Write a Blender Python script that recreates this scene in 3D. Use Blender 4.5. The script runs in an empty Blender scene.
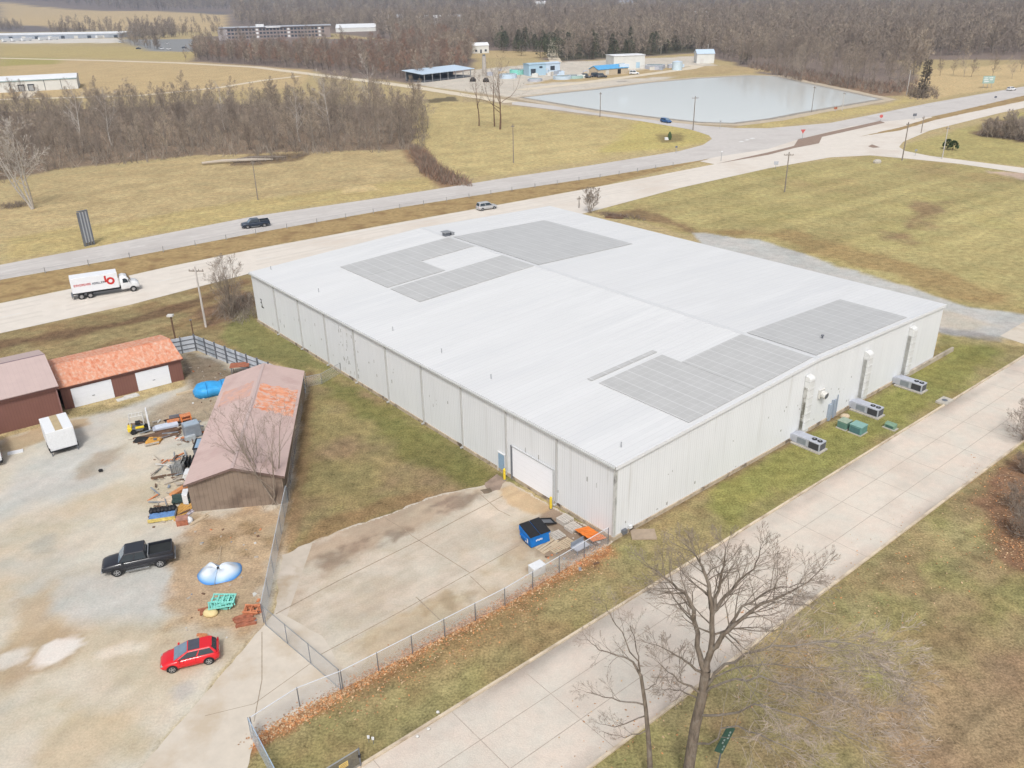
import bpy, bmesh, math, random
import numpy as np
from mathutils import Vector, Matrix
rnd = random.Random(7)
S = bpy.context.scene
COL = S.collection
# ------------------------------------------------------------------ camera
H = 44.0
F_PX, PITCH, ROLL = 834.6, .4396, .0205
cd = bpy.data.cameras.new('camera'); cam = bpy.data.objects.new('camera', cd); COL.objects.link(cam)
S.camera = cam
cd.sensor_fit = 'HORIZONTAL'; cd.sensor_width = 36.0; cd.lens = 36.0*F_PX/1024
cd.clip_start = .5; cd.clip_end = 20000
_c, _s = math.cos(PITCH), math.sin(PITCH)
_r0 = Vector((1, 0, 0)); _u0 = Vector((0, _s, _c)); _f = Vector((0, _c, -_s))
_cr, _sr = math.cos(ROLL), math.sin(ROLL)
_R = _r0*_cr - _u0*_sr; _U = _r0*_sr + _u0*_cr
cam.matrix_world = Matrix(((_R.x, _U.x, -_f.x, 0), (_R.y, _U.y, -_f.y, 0), (_R.z, _U.z, -_f.z, H), (0, 0, 0, 1)))
# ------------------------------------------------------------------ light
W = bpy.data.worlds.new('World'); S.world = W; W.use_nodes = True
nt = W.node_tree; nt.nodes.clear()
sky = nt.nodes.new('ShaderNodeTexSky'); sky.sky_type = 'NISHITA'; sky.sun_disc = False
SUN_EL, SUN_AZ = math.radians(50), math.atan2(-.02, -1.0)          # azimuth clockwise from +Y
sky.sun_elevation = SUN_EL; sky.sun_rotation = SUN_AZ
sky.air_density = 1.0; sky.dust_density = 4.0; sky.ozone_density = 1.0
hsv = nt.nodes.new('ShaderNodeHueSaturation'); hsv.inputs['Saturation'].default_value = .42
bg = nt.nodes.new('ShaderNodeBackground'); bg.inputs['Strength'].default_value = .10
wo = nt.nodes.new('ShaderNodeOutputWorld')
nt.links.new(sky.outputs[0], hsv.inputs['Color']); nt.links.new(hsv.outputs[0], bg.inputs[0]); nt.links.new(bg.outputs[0], wo.inputs[0])
sl = bpy.data.lights.new('sun', 'SUN'); sl.energy = 1.4; sl.angle = math.radians(11); sl.color = (1, .985, .96)
so = bpy.data.objects.new('sun', sl); COL.objects.link(so)
_d = Vector((math.cos(SUN_EL)*math.sin(SUN_AZ), math.cos(SUN_EL)*math.cos(SUN_AZ), math.sin(SUN_EL)))
so.rotation_euler = _d.to_track_quat('Z', 'Y').to_euler(); so.location = _d*200
S.view_settings.view_transform = 'Standard'; S.view_settings.look = 'None'; S.view_settings.gamma = 1.0
S.view_settings.use_curve_mapping = False
S.view_settings.exposure = 0.70
S.cycles.volume_bounces = 0; S.cycles.max_bounces = 6; S.cycles.transparent_max_bounces = 24
# ------------------------------------------------------------------ survey: photo pixel -> place on the ground
def ray(px, py):
    return _R*((px-512)/F_PX) + _U*((384-py)/F_PX) + _f
def G(px, py, z=0.0):
    r = ray(px, py); t = (z-H)/r.z
    return Vector((r.x*t, r.y*t, z))
def V(px, py, base, off=0.0):                       # on the upright plane that faces the camera through base
    n = Vector((base.x, base.y, 0)).normalized(); r = ray(px, py)
    t = (base.dot(n)+off)/r.dot(n)
    return Vector((r.x*t, r.y*t, H+r.z*t))
KEXP = 1.32
def C(r, g, b, k=1.0):                              # surface colour
    f = lambda c: (c/255/12.92 if c/255 <= .04045 else ((c/255+.055)/1.055)**2.4)
    return tuple(min(.85, f(c)*k/KEXP) for c in (r, g, b))
# ------------------------------------------------------------------ mesh helpers
class MB:
    def __init__(s): s.v = []; s.f = []; s.m = []
    def add(s, vs, fs, m=0):
        o = len(s.v); s.v += [tuple(v) for v in vs]; s.f += [tuple(i+o for i in f) for f in fs]; s.m += [m]*len(fs); return s
    def obox(s, o, a, b, c, m=0):
        o, a, b, c = map(Vector, (o, a, b, c))
        vs = [o, o+a, o+a+b, o+b, o+c, o+a+c, o+a+b+c, o+b+c]
        return s.add(vs, [(0, 3, 2, 1), (4, 5, 6, 7), (0, 1, 5, 4), (1, 2, 6, 5), (2, 3, 7, 6), (3, 0, 4, 7)], m)
    def box(s, c, d, rz=0, m=0, tilt=0):
        R_ = Matrix.Rotation(rz, 3, 'Z') @ Matrix.Rotation(tilt, 3, 'Y')
        ax, ay, az = R_ @ Vector((d[0], 0, 0)), R_ @ Vector((0, d[1], 0)), R_ @ Vector((0, 0, d[2]))
        return s.obox(Vector(c)-(ax+ay+az)/2, ax, ay, az, m)
    def tube(s, pts, rads, n=6, m=0, cap=True):
        pts = [Vector(p) for p in pts]; o = len(s.v)
        up = None
        for i, p in enumerate(pts):
            t = (pts[min(i+1, len(pts)-1)]-pts[max(i-1, 0)])
            if t.length < 1e-9: t = Vector((0, 0, 1))
            t.normalize()
            if up is None: up = t.orthogonal().normalized()
            up = (up - t*up.dot(t))
            if up.length < 1e-6: up = t.orthogonal()
            up.normalize(); w = t.cross(up)
            for k in range(n):
                a = 2*math.pi*k/n
                s.v.append(tuple(p+(up*math.cos(a)+w*math.sin(a))*rads[i]))
        for i in range(len(pts)-1):
            for k in range(n):
                k2 = (k+1) % n
                s.f.append((o+i*n+k, o+i*n+k2, o+(i+1)*n+k2, o+(i+1)*n+k)); s.m.append(m)
        if cap and n > 2:
            s.f.append(tuple(o+k for k in reversed(range(n)))); s.f.append(tuple(o+(len(pts)-1)*n+k for k in range(n))); s.m += [m, m]
        return s
    def cyl(s, a, b, r, n=10, m=0, r2=None): return s.tube([a, b], [r, r if r2 is None else r2], n, m)
    def prism(s, poly, h, m=0):                     # poly: 3-D loop, h: extrusion vector
        n = len(poly); poly = [Vector(p) for p in poly]; h = Vector(h)
        return s.add(poly+[p+h for p in poly], [tuple(reversed(range(n))), tuple(range(n, 2*n))]+[(i, (i+1) % n, n+(i+1) % n, n+i) for i in range(n)], m)
    def loft(s, rings, m=0, cap=True):
        n = len(rings[0]); o = len(s.v)
        for r in rings: s.v += [tuple(p) for p in r]
        for i in range(len(rings)-1):
            for k in range(n):
                s.f.append((o+i*n+k, o+i*n+(k+1) % n, o+(i+1)*n+(k+1) % n, o+(i+1)*n+k)); s.m.append(m)
        if cap:
            s.f.append(tuple(o+k for k in reversed(range(n)))); s.f.append(tuple(o+(len(rings)-1)*n+k for k in range(n))); s.m += [m, m]
        return s
    def build(s, name, mats, parent=None, smooth=False, bevel=0, label=None):
        me = bpy.data.meshes.new(name); me.from_pydata(s.v, [], s.f)
        if not isinstance(mats, (list, tuple)): mats = [mats]
        for x in mats: me.materials.append(x)
        if len(mats) > 1: me.polygons.foreach_set('material_index', s.m)
        if smooth: me.polygons.foreach_set('use_smooth', [True]*len(s.f))
        bm = bmesh.new(); bm.from_mesh(me); bmesh.ops.recalc_face_normals(bm, faces=bm.faces); bm.to_mesh(me); bm.free()
        o = bpy.data.objects.new(name, me); COL.objects.link(o)
        if parent is not None: o.parent = parent
        if bevel:
            b = o.modifiers.new('bevel', 'BEVEL'); b.width = bevel; b.segments = 2; b.limit_method = 'ANGLE'
        if label: o['label'] = label
        return o
def tag(o, label, cat, group=None):
    o['label'] = label; o['category'] = cat
    if group: o['group'] = group
    return o
def thing(name, label, cat, loc=(0, 0, 0), rz=0, group=None):
    o = bpy.data.objects.new(name, None); COL.objects.link(o); o.empty_display_size = .3
    o.location = loc; o.rotation_euler = (0, 0, rz)
    return tag(o, label, cat, group)
def struct(o, kind='structure'): o['kind'] = kind; return o
# ------------------------------------------------------------------ materials
def mat(name, base, var=.12, scale=2.0, rough=.8, bump=0.0, metal=0.0, st=(1, 1, 1), world=False, c2=None, c2scale=.3, c2lo=.5, c2hi=.65, c2st=(1, 1, 1), stripes=None, spec=.3, coat=0):
    """two-octave noise over a base colour, an optional second colour in patches, optional ribs (axis expr, pitch, width, depth)"""
    m = bpy.data.materials.new(name); m.use_nodes = True; t = m.node_tree; N = t.nodes; Lk = t.links
    b = N['Principled BSDF']; b.inputs['Roughness'].default_value = rough; b.inputs['Metallic'].default_value = metal
    b.inputs['Specular IOR Level'].default_value = spec
    if coat: b.inputs['Coat Weight'].default_value = coat; b.inputs['Coat Roughness'].default_value = .08
    if world: co = N.new('ShaderNodeNewGeometry').outputs['Position']
    else: co = N.new('ShaderNodeTexCoord').outputs['Object']
    def noise(sc, stt, det=5):
        mp = N.new('ShaderNodeMapping'); mp.inputs['Scale'].default_value = stt; Lk.new(co, mp.inputs[0])
        n = N.new('ShaderNodeTexNoise'); n.inputs['Scale'].default_value = sc; n.inputs['Detail'].default_value = det; n.inputs['Roughness'].default_value = .6
        Lk.new(mp.outputs[0], n.inputs['Vector']); return n.outputs['Fac']
    def ramp(f, lo, hi):
        r = N.new('ShaderNodeMapRange'); r.inputs['From Min'].default_value = lo; r.inputs['From Max'].default_value = hi; Lk.new(f, r.inputs['Value']); return r.outputs[0]
    def mix(f, a, c):
        x = N.new('ShaderNodeMix'); x.data_type = 'RGBA'
        if hasattr(f, 'links'): Lk.new(f, x.inputs[0])
        else: x.inputs[0].default_value = f
        for v, i in ((a, 6), (c, 7)):
            if hasattr(v, 'links'): Lk.new(v, x.inputs[i])
            else: x.inputs[i].default_value = (*v, 1)
        return x.outputs[2]
    nf = noise(scale, st)
    col = mix(ramp(nf, .3, .7), tuple(c*(1-var) for c in base), tuple(min(.9, c*(1+var)) for c in base))
    if c2 is not None:
        cc = [c2] if not isinstance(c2, list) else c2
        for i, q in enumerate(cc): col = mix(ramp(noise(c2scale*(1+i*.7), c2st, 6), c2lo, c2hi), col, q)
    hgt = nf
    if stripes:
        for (ax, pitch, wid, dark) in (stripes if isinstance(stripes, list) else [stripes]):
            d = N.new('ShaderNodeVectorMath'); d.operation = 'DOT_PRODUCT'; d.inputs[1].default_value = ax; Lk.new(co, d.inputs[0])
            a = N.new('ShaderNodeMath'); a.operation = 'DIVIDE'; a.inputs[1].default_value = pitch; Lk.new(d.outputs['Value'], a.inputs[0])
            fr = N.new('ShaderNodeMath'); fr.operation = 'FRACT'; Lk.new(a.outputs[0], fr.inputs[0])
            lt = N.new('ShaderNodeMath'); lt.operation = 'LESS_THAN'; lt.inputs[1].default_value = wid/pitch; Lk.new(fr.outputs[0], lt.inputs[0])
            sc_ = N.new('ShaderNodeMath'); sc_.operation = 'MULTIPLY'; sc_.inputs[1].default_value = 1; Lk.new(lt.outputs[0], sc_.inputs[0])
            if dark < 0: col = mix(sc_.outputs[0], col, mix(-dark, col, (.8, .8, .8)))
            else: col = mix(sc_.outputs[0], col, mix(dark, col, (.02, .02, .02)))
    Lk.new(col, b.inputs['Base Color'])
    if bump:
        bp = N.new('ShaderNodeBump'); bp.inputs['Strength'].default_value = min(1, bump); bp.inputs['Distance'].default_value = .05
        Lk.new(hgt, bp.inputs['Height']); Lk.new(bp.outputs[0], b.inputs['Normal'])
    return m
def plain(name, c, rough=.5, metal=0, var=.06, **k): return mat(name, c, var=var, scale=4, rough=rough, metal=metal, **k)
M = {}
M['white'] = plain('white_paint', (.66, .67, .68), .45)
M['offwhite'] = mat('dirty_white', (.56, .55, .52), var=.1, scale=3, c2=(.36, .34, .30), c2scale=1.2, c2lo=.55, c2hi=.8)
M['black'] = plain('black_plastic', (.018, .018, .02), .55)
M['rubber'] = plain('rubber', (.02, .02, .021), .85)
M['glass'] = plain('dark_glass', (.03, .04, .05), .06, spec=.6)
M['steel'] = plain('galvanised_steel', (.38, .39, .40), .45, .6)
M['greysteel'] = plain('grey_steel', (.16, .17, .19), .5, .3)
M['rim'] = plain('wheel_rim', (.45, .45, .46), .35, .7)
M['red'] = plain('red_car_paint', (.62, .012, .02), .3, coat=.6, var=.03)
M['bpaint'] = plain('black_car_paint', (.02, .021, .027), .3, coat=.5, var=.03)
M['navy'] = plain('navy_car_paint', (.02, .03, .05), .3, coat=.5)
M['silver'] = plain('silver_car_paint', (.5, .5, .5), .3, .4)
M['bluecar'] = plain('blue_car_paint', (.03, .10, .25), .3)
M['lamp'] = plain('lamp_lens', (.34, .34, .34), .15)
M['signred'] = plain('sign_red', (.50, .11, .10), .5)
M['taillamp'] = plain('tail_lens', (.45, .02, .03), .25)
M['yellow'] = plain('yellow_paint', (.68, .50, .04), .5)
M['orange'] = mat('orange_panel', (.66, .19, .035), var=.2, scale=2)
M['rustor'] = mat('rusty_orange', (.52, .20, .09), var=.35, scale=5)
M['rustred'] = mat('rust_red', (.32, .12, .07), var=.35, scale=4)
M['blue'] = mat('blue_paint', (.01, .15, .48), var=.15, scale=2)
M['tarp'] = mat('blue_tarp', (.04, .30, .62), var=.18, scale=1.5, rough=.45, bump=.3)
M['teal'] = mat('teal_paint', (.22, .58, .50), var=.15, scale=3)
M['wood'] = mat('grey_wood', (.40, .35, .29), var=.25, scale=3, st=(1, 6, 6))
M['palewood'] = mat('pale_wood', (.50, .40, .28), var=.2, scale=3, st=(1, 6, 6))
M['darkwood'] = mat('dark_wood', (.14, .085, .055), var=.3, scale=3)
M['greygreen'] = mat('green_cabinet', (.12, .22, .18), var=.12, scale=2, rough=.5)
M['tancab'] = mat('tan_cabinet', (.27, .33, .26), var=.15, scale=2)
M['greymetal'] = mat('grey_panel', (.26, .29, .33), var=.12, scale=2, rough=.45, metal=.3)
M['hvac'] = mat('hvac_grey', (.46, .48, .54), var=.1, scale=2, rough=.45, metal=.25)
M['bluegrey'] = plain('blue_grey', (.25, .36, .48), .5)
M['bark'] = mat('bark', (.165, .134, .106), var=.4, scale=6, st=(1, 1, .25), bump=.6, c2=(.24, .215, .185), c2scale=2, c2lo=.5, c2hi=.75)
M['twig'] = mat('twig', (.25, .205, .165), var=.25, scale=2)
M['twiggrey'] = mat('grey_twig', (.36, .30, .25), var=.3, scale=1)
M['palebark'] = mat('pale_bark', (.40, .365, .325), var=.2, scale=3)
M['leaves'] = mat('dead_leaves', (.40, .20, .09), var=.4, scale=8)
M['evergreen'] = mat('evergreen_needles', (.085, .095, .052), var=.5, scale=.35)
M['shrubgreen'] = mat('shrub_leaves', (.05, .08, .03), var=.4, scale=1.5)
M['pole'] = mat('weathered_pole', (.22, .19, .16), var=.2, scale=3, st=(1, 1, .2))
M['palepole'] = mat('pale_pole', (.46, .43, .40), var=.2, scale=3, st=(1, 1, .2))
M['concrete'] = mat('concrete_block', (.42, .39, .34), var=.15, scale=2)

def objrand(name, cols, rough=.9, var=.25):          # bark/twig colour that differs from one copy to the next
    m = bpy.data.materials.new(name); m.use_nodes = True; t = m.node_tree; N = t.nodes
    b = N['Principled BSDF']; b.inputs['Roughness'].default_value = rough; b.inputs['Specular IOR Level'].default_value = .1
    oi = N.new('ShaderNodeObjectInfo'); cr = N.new('ShaderNodeValToRGB'); e = cr.color_ramp.elements
    while len(e) < len(cols): e.new(.5)
    for i, c in enumerate(cols): e[i].position = i/(len(cols)-1); e[i].color = (*c, 1)
    t.links.new(oi.outputs['Random'], cr.inputs[0])
    nz = N.new('ShaderNodeTexNoise'); nz.inputs['Scale'].default_value = .35; nz.inputs['Detail'].default_value = 3
    tc = N.new('ShaderNodeTexCoord'); t.links.new(tc.outputs['Object'], nz.inputs['Vector'])
    mr = N.new('ShaderNodeMapRange'); mr.inputs['From Min'].default_value = .3; mr.inputs['From Max'].default_value = .7; mr.inputs['To Min'].default_value = 1-var; mr.inputs['To Max'].default_value = 1+var
    t.links.new(nz.outputs['Fac'], mr.inputs['Value'])
    vm = N.new('ShaderNodeVectorMath'); vm.operation = 'SCALE'; t.links.new(cr.outputs[0], vm.inputs[0]); t.links.new(mr.outputs[0], vm.inputs['Scale'])
    t.links.new(vm.outputs[0], b.inputs['Base Color']); return m
M['woodtwig'] = objrand('woods_twigs', [(.225, .18, .145), (.31, .255, .20), (.255, .21, .175), (.39, .325, .25), (.235, .195, .165)])
M['redtwig'] = objrand('russet_twigs', [(.26, .175, .13), (.33, .205, .15), (.24, .185, .15), (.31, .22, .165)])
M['woodtrunk'] = objrand('woods_trunks', [(.13, .11, .09), (.17, .145, .12), (.30, .265, .225), (.15, .125, .105)])
# ------------------------------------------------------------------ ground
def vnoise(x, y, seed=0):
    xi = np.floor(x).astype(np.int64); yi = np.floor(y).astype(np.int64); fx = x-xi; fy = y-yi
    def h(a, b):
        n = (a*374761393 + b*668265263 + seed*982451653) & 0x7fffffff
        n = ((n ^ (n >> 13))*1274126177) & 0x7fffffff
        return ((n ^ (n >> 16)) & 0xffff)/65535.0
    u = fx*fx*(3-2*fx); v = fy*fy*(3-2*fy)
    return (h(xi, yi)*(1-u)+h(xi+1, yi)*u)*(1-v)+(h(xi, yi+1)*(1-u)+h(xi+1, yi+1)*u)*v
def fbm(x, y, seed=0, o=4):
    s = 0; a = .5; t = 0
    for i in range(o): s = s+a*vnoise(x, y, seed+i*17); t += a; a *= .5; x = x*2.03+3.1; y = y*2.03+1.7
    return s/t
def inside_dist(x, y, poly):                          # signed distance, + inside
    d = np.full(x.shape, 1e18); ins = np.zeros(x.shape, bool); n = len(poly)
    for i in range(n):
        ax, ay = poly[i]; bx, by = poly[(i+1) % n]
        ex, ey = bx-ax, by-ay; L2 = ex*ex+ey*ey+1e-12
        t = np.clip(((x-ax)*ex+(y-ay)*ey)/L2, 0, 1)
        d = np.minimum(d, (x-ax-t*ex)**2+(y-ay-t*ey)**2)
        if by != ay:
            c = ((ay > y) != (by > y)) & (x < (bx-ax)*(y-ay)/(by-ay)+ax)
            ins ^= c
    d = np.sqrt(d); return np.where(ins, d, -d)
def hill(x, y):
    r = np.sqrt(x*x+y*y)
    k = np.clip((r-1500)/3500, 0, 1)
    return k*k*(3-2*k)*(30+75*fbm(x/900, y/900, 5, 3)) + np.clip((r-900)/800, 0, 1)*7*(fbm(x/240, y/240, 9, 3)-.35)
def axis(lo0, hi0, step, grow, lim_lo, lim_hi):
    c = list(np.arange(lo0, hi0+1e-6, step)); s = step
    a = c[-1]; up = []
    while a < lim_hi: s *= grow; a += s; up.append(a)
    s = step; a = c[0]; dn = []
    while a > lim_lo: s *= grow; a -= s; dn.append(a)
    return np.array(dn[::-1]+c+up)
gx = axis(-72, 72, .45, 1.021, -7200, 7200); gy = axis(30, 128, .45, 1.0155, -260, 7200)
X, Y = np.meshgrid(gx, gy); XF, YF = X.ravel(), Y.ravel()
ZF = hill(XF, YF)
def PX(*pts): return [tuple(G(*p)[:2]) for p in pts]
COLS = np.zeros((XF.size, 4)); COLS[:, :3] = C(188, 168, 122); COLS[:, 3] = 1
big = fbm(XF/60, YF/60, 3); COLS[:, :3] *= (.9+.2*big)[:, None]
def zone(poly, col, soft=.8, warp=1.2, wscale=3.0, seed=0, amt=1.0, tex=None, var=.0, patch=None):
    """patch=(scale, lo, hi): only where a noise is high"""
    P = np.array(poly); pad = soft+warp+2
    k = np.where((XF > P[:, 0].min()-pad) & (XF < P[:, 0].max()+pad) & (YF > P[:, 1].min()-pad) & (YF < P[:, 1].max()+pad))[0]
    if not len(k): return
    x, y = XF[k], YF[k]
    d = inside_dist(x, y, poly) + warp*2*(fbm(x/wscale, y/wscale, seed+40)-.5)
    w = np.clip(d/soft+.5, 0, 1)*amt
    if patch: w = w*np.clip((fbm(x/patch[0], y/patch[0], seed+77)-patch[1])/(patch[2]-patch[1]), 0, 1)
    c = np.array(C(*col))[None, :]
    if var: c = c*(1+var*2*(fbm(x/4, y/4, seed+11)-.5))[:, None]
    COLS[k, :3] = COLS[k, :3]*(1-w[:, None])+c*w[:, None]
    if tex is not None: COLS[k, 3] = COLS[k, 3]*(1-w)+tex*w
def px_band(line, wid):                                # strip round a polyline of pixels
    p = [G(*q) for q in line]; l = []; r = []
    for i, q in enumerate(p):
        t = (p[min(i+1, len(p)-1)]-p[max(i-1, 0)]).normalized(); n = Vector((-t.y, t.x, 0))*wid/2
        l.append(tuple((q+n)[:2])); r.append(tuple((q-n)[:2]))
    return l+r[::-1]
# far country
zone([(-7200, 1500), (7200, 1500), (7200, 7200), (-7200, 7200)], (128, 118, 114), 60, 120, 300, 1)
zone(PX((0, 27), (230, 33), (232, 19), (150, 17), (0, 16)), (204, 178, 132), 12, 10, 60, 2)
FOREST = [PX((470, 54), (480, 50), (560, 62), (700, 53), (742, 68), (790, 82), (880, 96), (905, 92), (925, 75), (900, 60), (1060, 60), (1400, 40))+[(5500, 6900), (-6000, 6900)]+PX((-60, 18), (228, 17), (228, 26), (300, 30), (390, 40), (470, 34)),
          PX((190, 62), (235, 66), (310, 72), (420, 86), (470, 72), (475, 50), (390, 40), (200, 36))]
for i, f in enumerate(FOREST): zone(f, (140, 124, 114), 6, 8, 25, 3+i, tex=.9)
zone(PX((560, 61), (700, 52), (690, 44), (540, 48)), (105, 100, 82), 6, 6, 20, 8)
STRIP = PX((-120, 215), (-20, 185), (40, 172), (62, 168), (125, 163), (200, 154), (250, 157), (300, 153), (390, 151), (424, 148), (428, 128), (405, 108), (330, 105), (200, 104), (100, 108), (0, 112), (-120, 120))
zone(STRIP, (146, 126, 106), 2.5, 5, 12, 21, tex=1.2)
zone(PX((0, 104), (200, 98), (400, 100), (400, 92), (200, 90), (0, 104)), (190, 168, 120), 4, 4, 12, 22)
zone(PX((0, 58), (200, 62), (310, 70), (300, 88), (0, 100)), (200, 174, 128), 4, 4, 30, 23, var=.15)
zone(PX((0, 46), (140, 47), (200, 52), (190, 60), (0, 56)), (190, 170, 115), 4, 4, 30, 24, var=.1)
zone(PX((0, 57), (60, 58), (60, 64), (0, 66)), (176, 164, 96), 3, 3, 20, 25)
zone(PX((118, 40), (195, 39), (212, 44), (200, 52), (150, 51)), (150, 150, 150), 2, 2, 10, 26, tex=.4)
zone(PX((0, 39), (122, 39), (118, 43.5), (0, 44)), (222, 215, 205), 2, 2, 10, 27, tex=.4)
zone(PX((418, 58), (560, 58), (556, 52), (470, 50)), (196, 172, 126), 4, 4, 25, 28)
# middle fields
zone(PX((0, 262), (0, 206), (60, 176), (200, 156), (425, 150), (440, 186), (256, 212)), (190, 168, 122), 2, 5, 20, 31, var=.22)
zone(PX((0, 262), (0, 238), (256, 200), (430, 178), (440, 190), (256, 215)), (192, 172, 112), 3, 5, 12, 32, amt=.7, var=.2)
zone(PX((340, 187), (372, 184), (380, 190), (345, 193)), (212, 186, 136), 1, 1.5, 4, 33, amt=.8)
zone(PX((418, 100), (520, 104), (690, 128), (712, 134), (690, 146), (512, 172), (446, 182), (418, 150)), (196, 176, 122), 2, 5, 15, 34, var=.2)
zone(PX((640, 120), (712, 131), (705, 142), (660, 150), (600, 152)), (192, 176, 104), 3, 5, 9, 35, amt=.8)
zone(PX((655, 134), (682, 133), (684, 141), (660, 143)), (128, 112, 80), 1.5, 1.5, 3, 36, amt=.7)
zone(PX((400, 148), (425, 152), (445, 176), (470, 186), (440, 188), (415, 168)), (150, 118, 92), 1.5, 2, 5, 37, amt=.85)
zone(PX((425, 100), (455, 96), (458, 101), (430, 103)), (92, 84, 70), 1, 1, 3, 38, amt=.8)
zone(PX((228, 166), (250, 155), (310, 153), (300, 160), (256, 166)), (126, 104, 80), 1, 1.5, 5, 39, amt=.8)
# plant site and its banks
zone(PX((410, 84), (470, 70), (560, 62), (700, 56), (720, 68), (600, 92), (520, 99)), (212, 202, 188), 3, 3, 15, 41, tex=.5, var=.15)
zone(PX((512, 86), (600, 80), (760, 72), (790, 74), (740, 66), (700, 66), (600, 72)), (190, 166, 122), 2, 4, 15, 42, var=.2)
zone(PX((470, 92), (520, 98), (600, 92), (750, 76), (790, 76), (900, 100), (900, 104), (728, 128), (600, 117), (500, 104)), (184, 166, 138), 2, 2, 9, 43, tex=.6, var=.15)
zone(PX((735, 127), (770, 118), (880, 104), (905, 98), (900, 92), (930, 98), (870, 113), (768, 128)), (196, 176, 118), 1.5, 2, 8, 44, var=.2)
zone(PX((790, 74), (800, 79), (880, 97), (925, 94), (880, 82)), (150, 124, 100), 2, 3, 9, 45)
zone(PX((905, 98), (925, 70), (1100, 58), (1100, 80), (1024, 84), (925, 100)), (208, 182, 134), 3, 4, 25, 46, var=.12)
# right of the highway
zone(PX((600, 213), (640, 192), (768, 168), (870, 155), (1024, 171), (1300, 200), (1500, 520), (1024, 330), (960, 305), (870, 275), (700, 236)), (180, 165, 110), 1.2, 2, 8, 51, var=.18)
FIELD = PX((600, 213), (640, 192), (768, 168), (870, 155), (1024, 171), (1300, 200), (1500, 520), (1024, 330), (960, 305), (870, 275), (700, 236))
zone(FIELD, (164, 136, 96), 1, 2, 8, 52, amt=.45, patch=(16, .58, .75))
zone(FIELD, (168, 160, 96), 1, 2, 8, 53, amt=.3, patch=(11, .55, .8))
zone(PX((888, 238), (905, 214), (945, 196), (955, 204), (925, 222), (912, 242)), (146, 118, 90), 2.5, 5, 6, 54, amt=.75)
zone(PX((690, 230), (760, 236), (870, 268), (960, 300), (1024, 312), (1024, 296), (900, 258), (800, 232)), (160, 132, 88), 3, 4, 7, 55, amt=.7)
zone(PX((600, 213), (640, 218), (700, 236), (690, 224), (640, 208)), (140, 112, 84), 1.5, 2.5, 5, 56, amt=.8)
zone(PX((900, 152), (903, 145), (1024, 112), (1200, 90), (1200, 180), (1024, 166), (930, 156)), (182, 168, 108), 1.5, 2, 9, 57, var=.18)
zone(PX((975, 136), (985, 120), (1100, 118), (1100, 158), (1024, 142)), (126, 104, 84), 2, 3, 6, 58)
zone(PX((990, 172), (1024, 172), (1100, 182), (1100, 190), (1024, 180)), (206, 180, 160), 1, 1.5, 5, 59, tex=.5)
# between the highway and the yards
NEARV = PX((-200, 380), (0, 334), (130, 306), (256, 268), (300, 262), (262, 322), (310, 372), (200, 350), (180, 350), (60, 372), (0, 370), (-200, 430))
zone(NEARV, (158, 140, 98), 1, 2, 5, 61, var=.25)
zone(NEARV, (146, 118, 84), 1, 2, 5, 62, amt=.7, patch=(4, .5, .7))
zone(px_band([(-100, 372), (0, 345), (60, 335), (130, 322), (200, 300), (250, 280)], 3.2), (124, 98, 74), 1.2, 1.6, 4, 63, amt=.85)
zone(PX((200, 316), (222, 296), (252, 290), (258, 318), (215, 324)), (124, 96, 78), 1.2, 2, 3, 64, amt=.8)
zone(PX((246, 305), (258, 322), (620, 545), (600, 520), (500, 478), (330, 384), (240, 352), (218, 338)), (134, 130, 80), .8, 1.2, 4, 65, var=.2)
# triangle lawn
TRI = PX((306, 366), (335, 372), (420, 422), (500, 474), (498, 486), (470, 494), (420, 510), (360, 532), (283, 568), (288, 470))
zone(TRI, (152, 138, 92), .6, .8, 3, 71, var=.22)
zone(TRI, (152, 126, 98), .6, .8, 3, 72, amt=.8, patch=(6, .45, .7))
zone(PX((330, 372), (420, 424), (500, 476), (470, 486), (400, 458), (340, 410), (315, 380)), (122, 121, 66), 1.8, 2.2, 4, 73, amt=.85, var=.2)
zone(PX((300, 375), (312, 372), (312, 440), (300, 520), (284, 549), (288, 470)), (136, 108, 78), .8, 1, 2.5, 74, amt=.75)
zone(PX((284, 556), (338, 532), (386, 516), (431, 498), (420, 490), (330, 516)), (150, 120, 84), 1, 1.2, 2.5, 75, amt=.7)
# lawn round the street side
LAWN = PX((600, 556), (614, 541), (770, 452), (930, 358), (945, 330), (1010, 345), (1060, 350), (1024, 358), (768, 514), (511, 674), (361, 770), (200, 860), (240, 742), (340, 684), (520, 584))
zone(LAWN, (160, 146, 100), .5, .4, 2, 81, var=.25)
zone(LAWN, (144, 141, 84), .5, .4, 2, 82, amt=.5, patch=(5, .45, .68))
zone(LAWN, (158, 132, 92), .5, .4, 2, 83, amt=.7, patch=(3.5, .55, .75))
zone(PX((700, 492), (770, 452), (930, 358), (945, 336), (1000, 348), (978, 380), (800, 490), (730, 520)), (140, 140, 72), 2, 2.5, 4, 84, amt=.8, var=.2)
zone(px_band([(200, 770), (250, 742), (340, 690), (430, 640), (520, 590), (610, 548)], 1.7), (188, 124, 80), .7, .7, 1.0, 85, amt=.9, var=.3)
zone(px_band([(330, 700), (430, 652), (520, 604), (600, 562)], 2.2), (150, 118, 78), 1.4, 1.4, 2, 86, amt=.6)
zone(px_band([(614, 543), (700, 493), (780, 447), (930, 361)], .7), (136, 116, 86), .4, .5, 1.2, 87, amt=.9)
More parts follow.
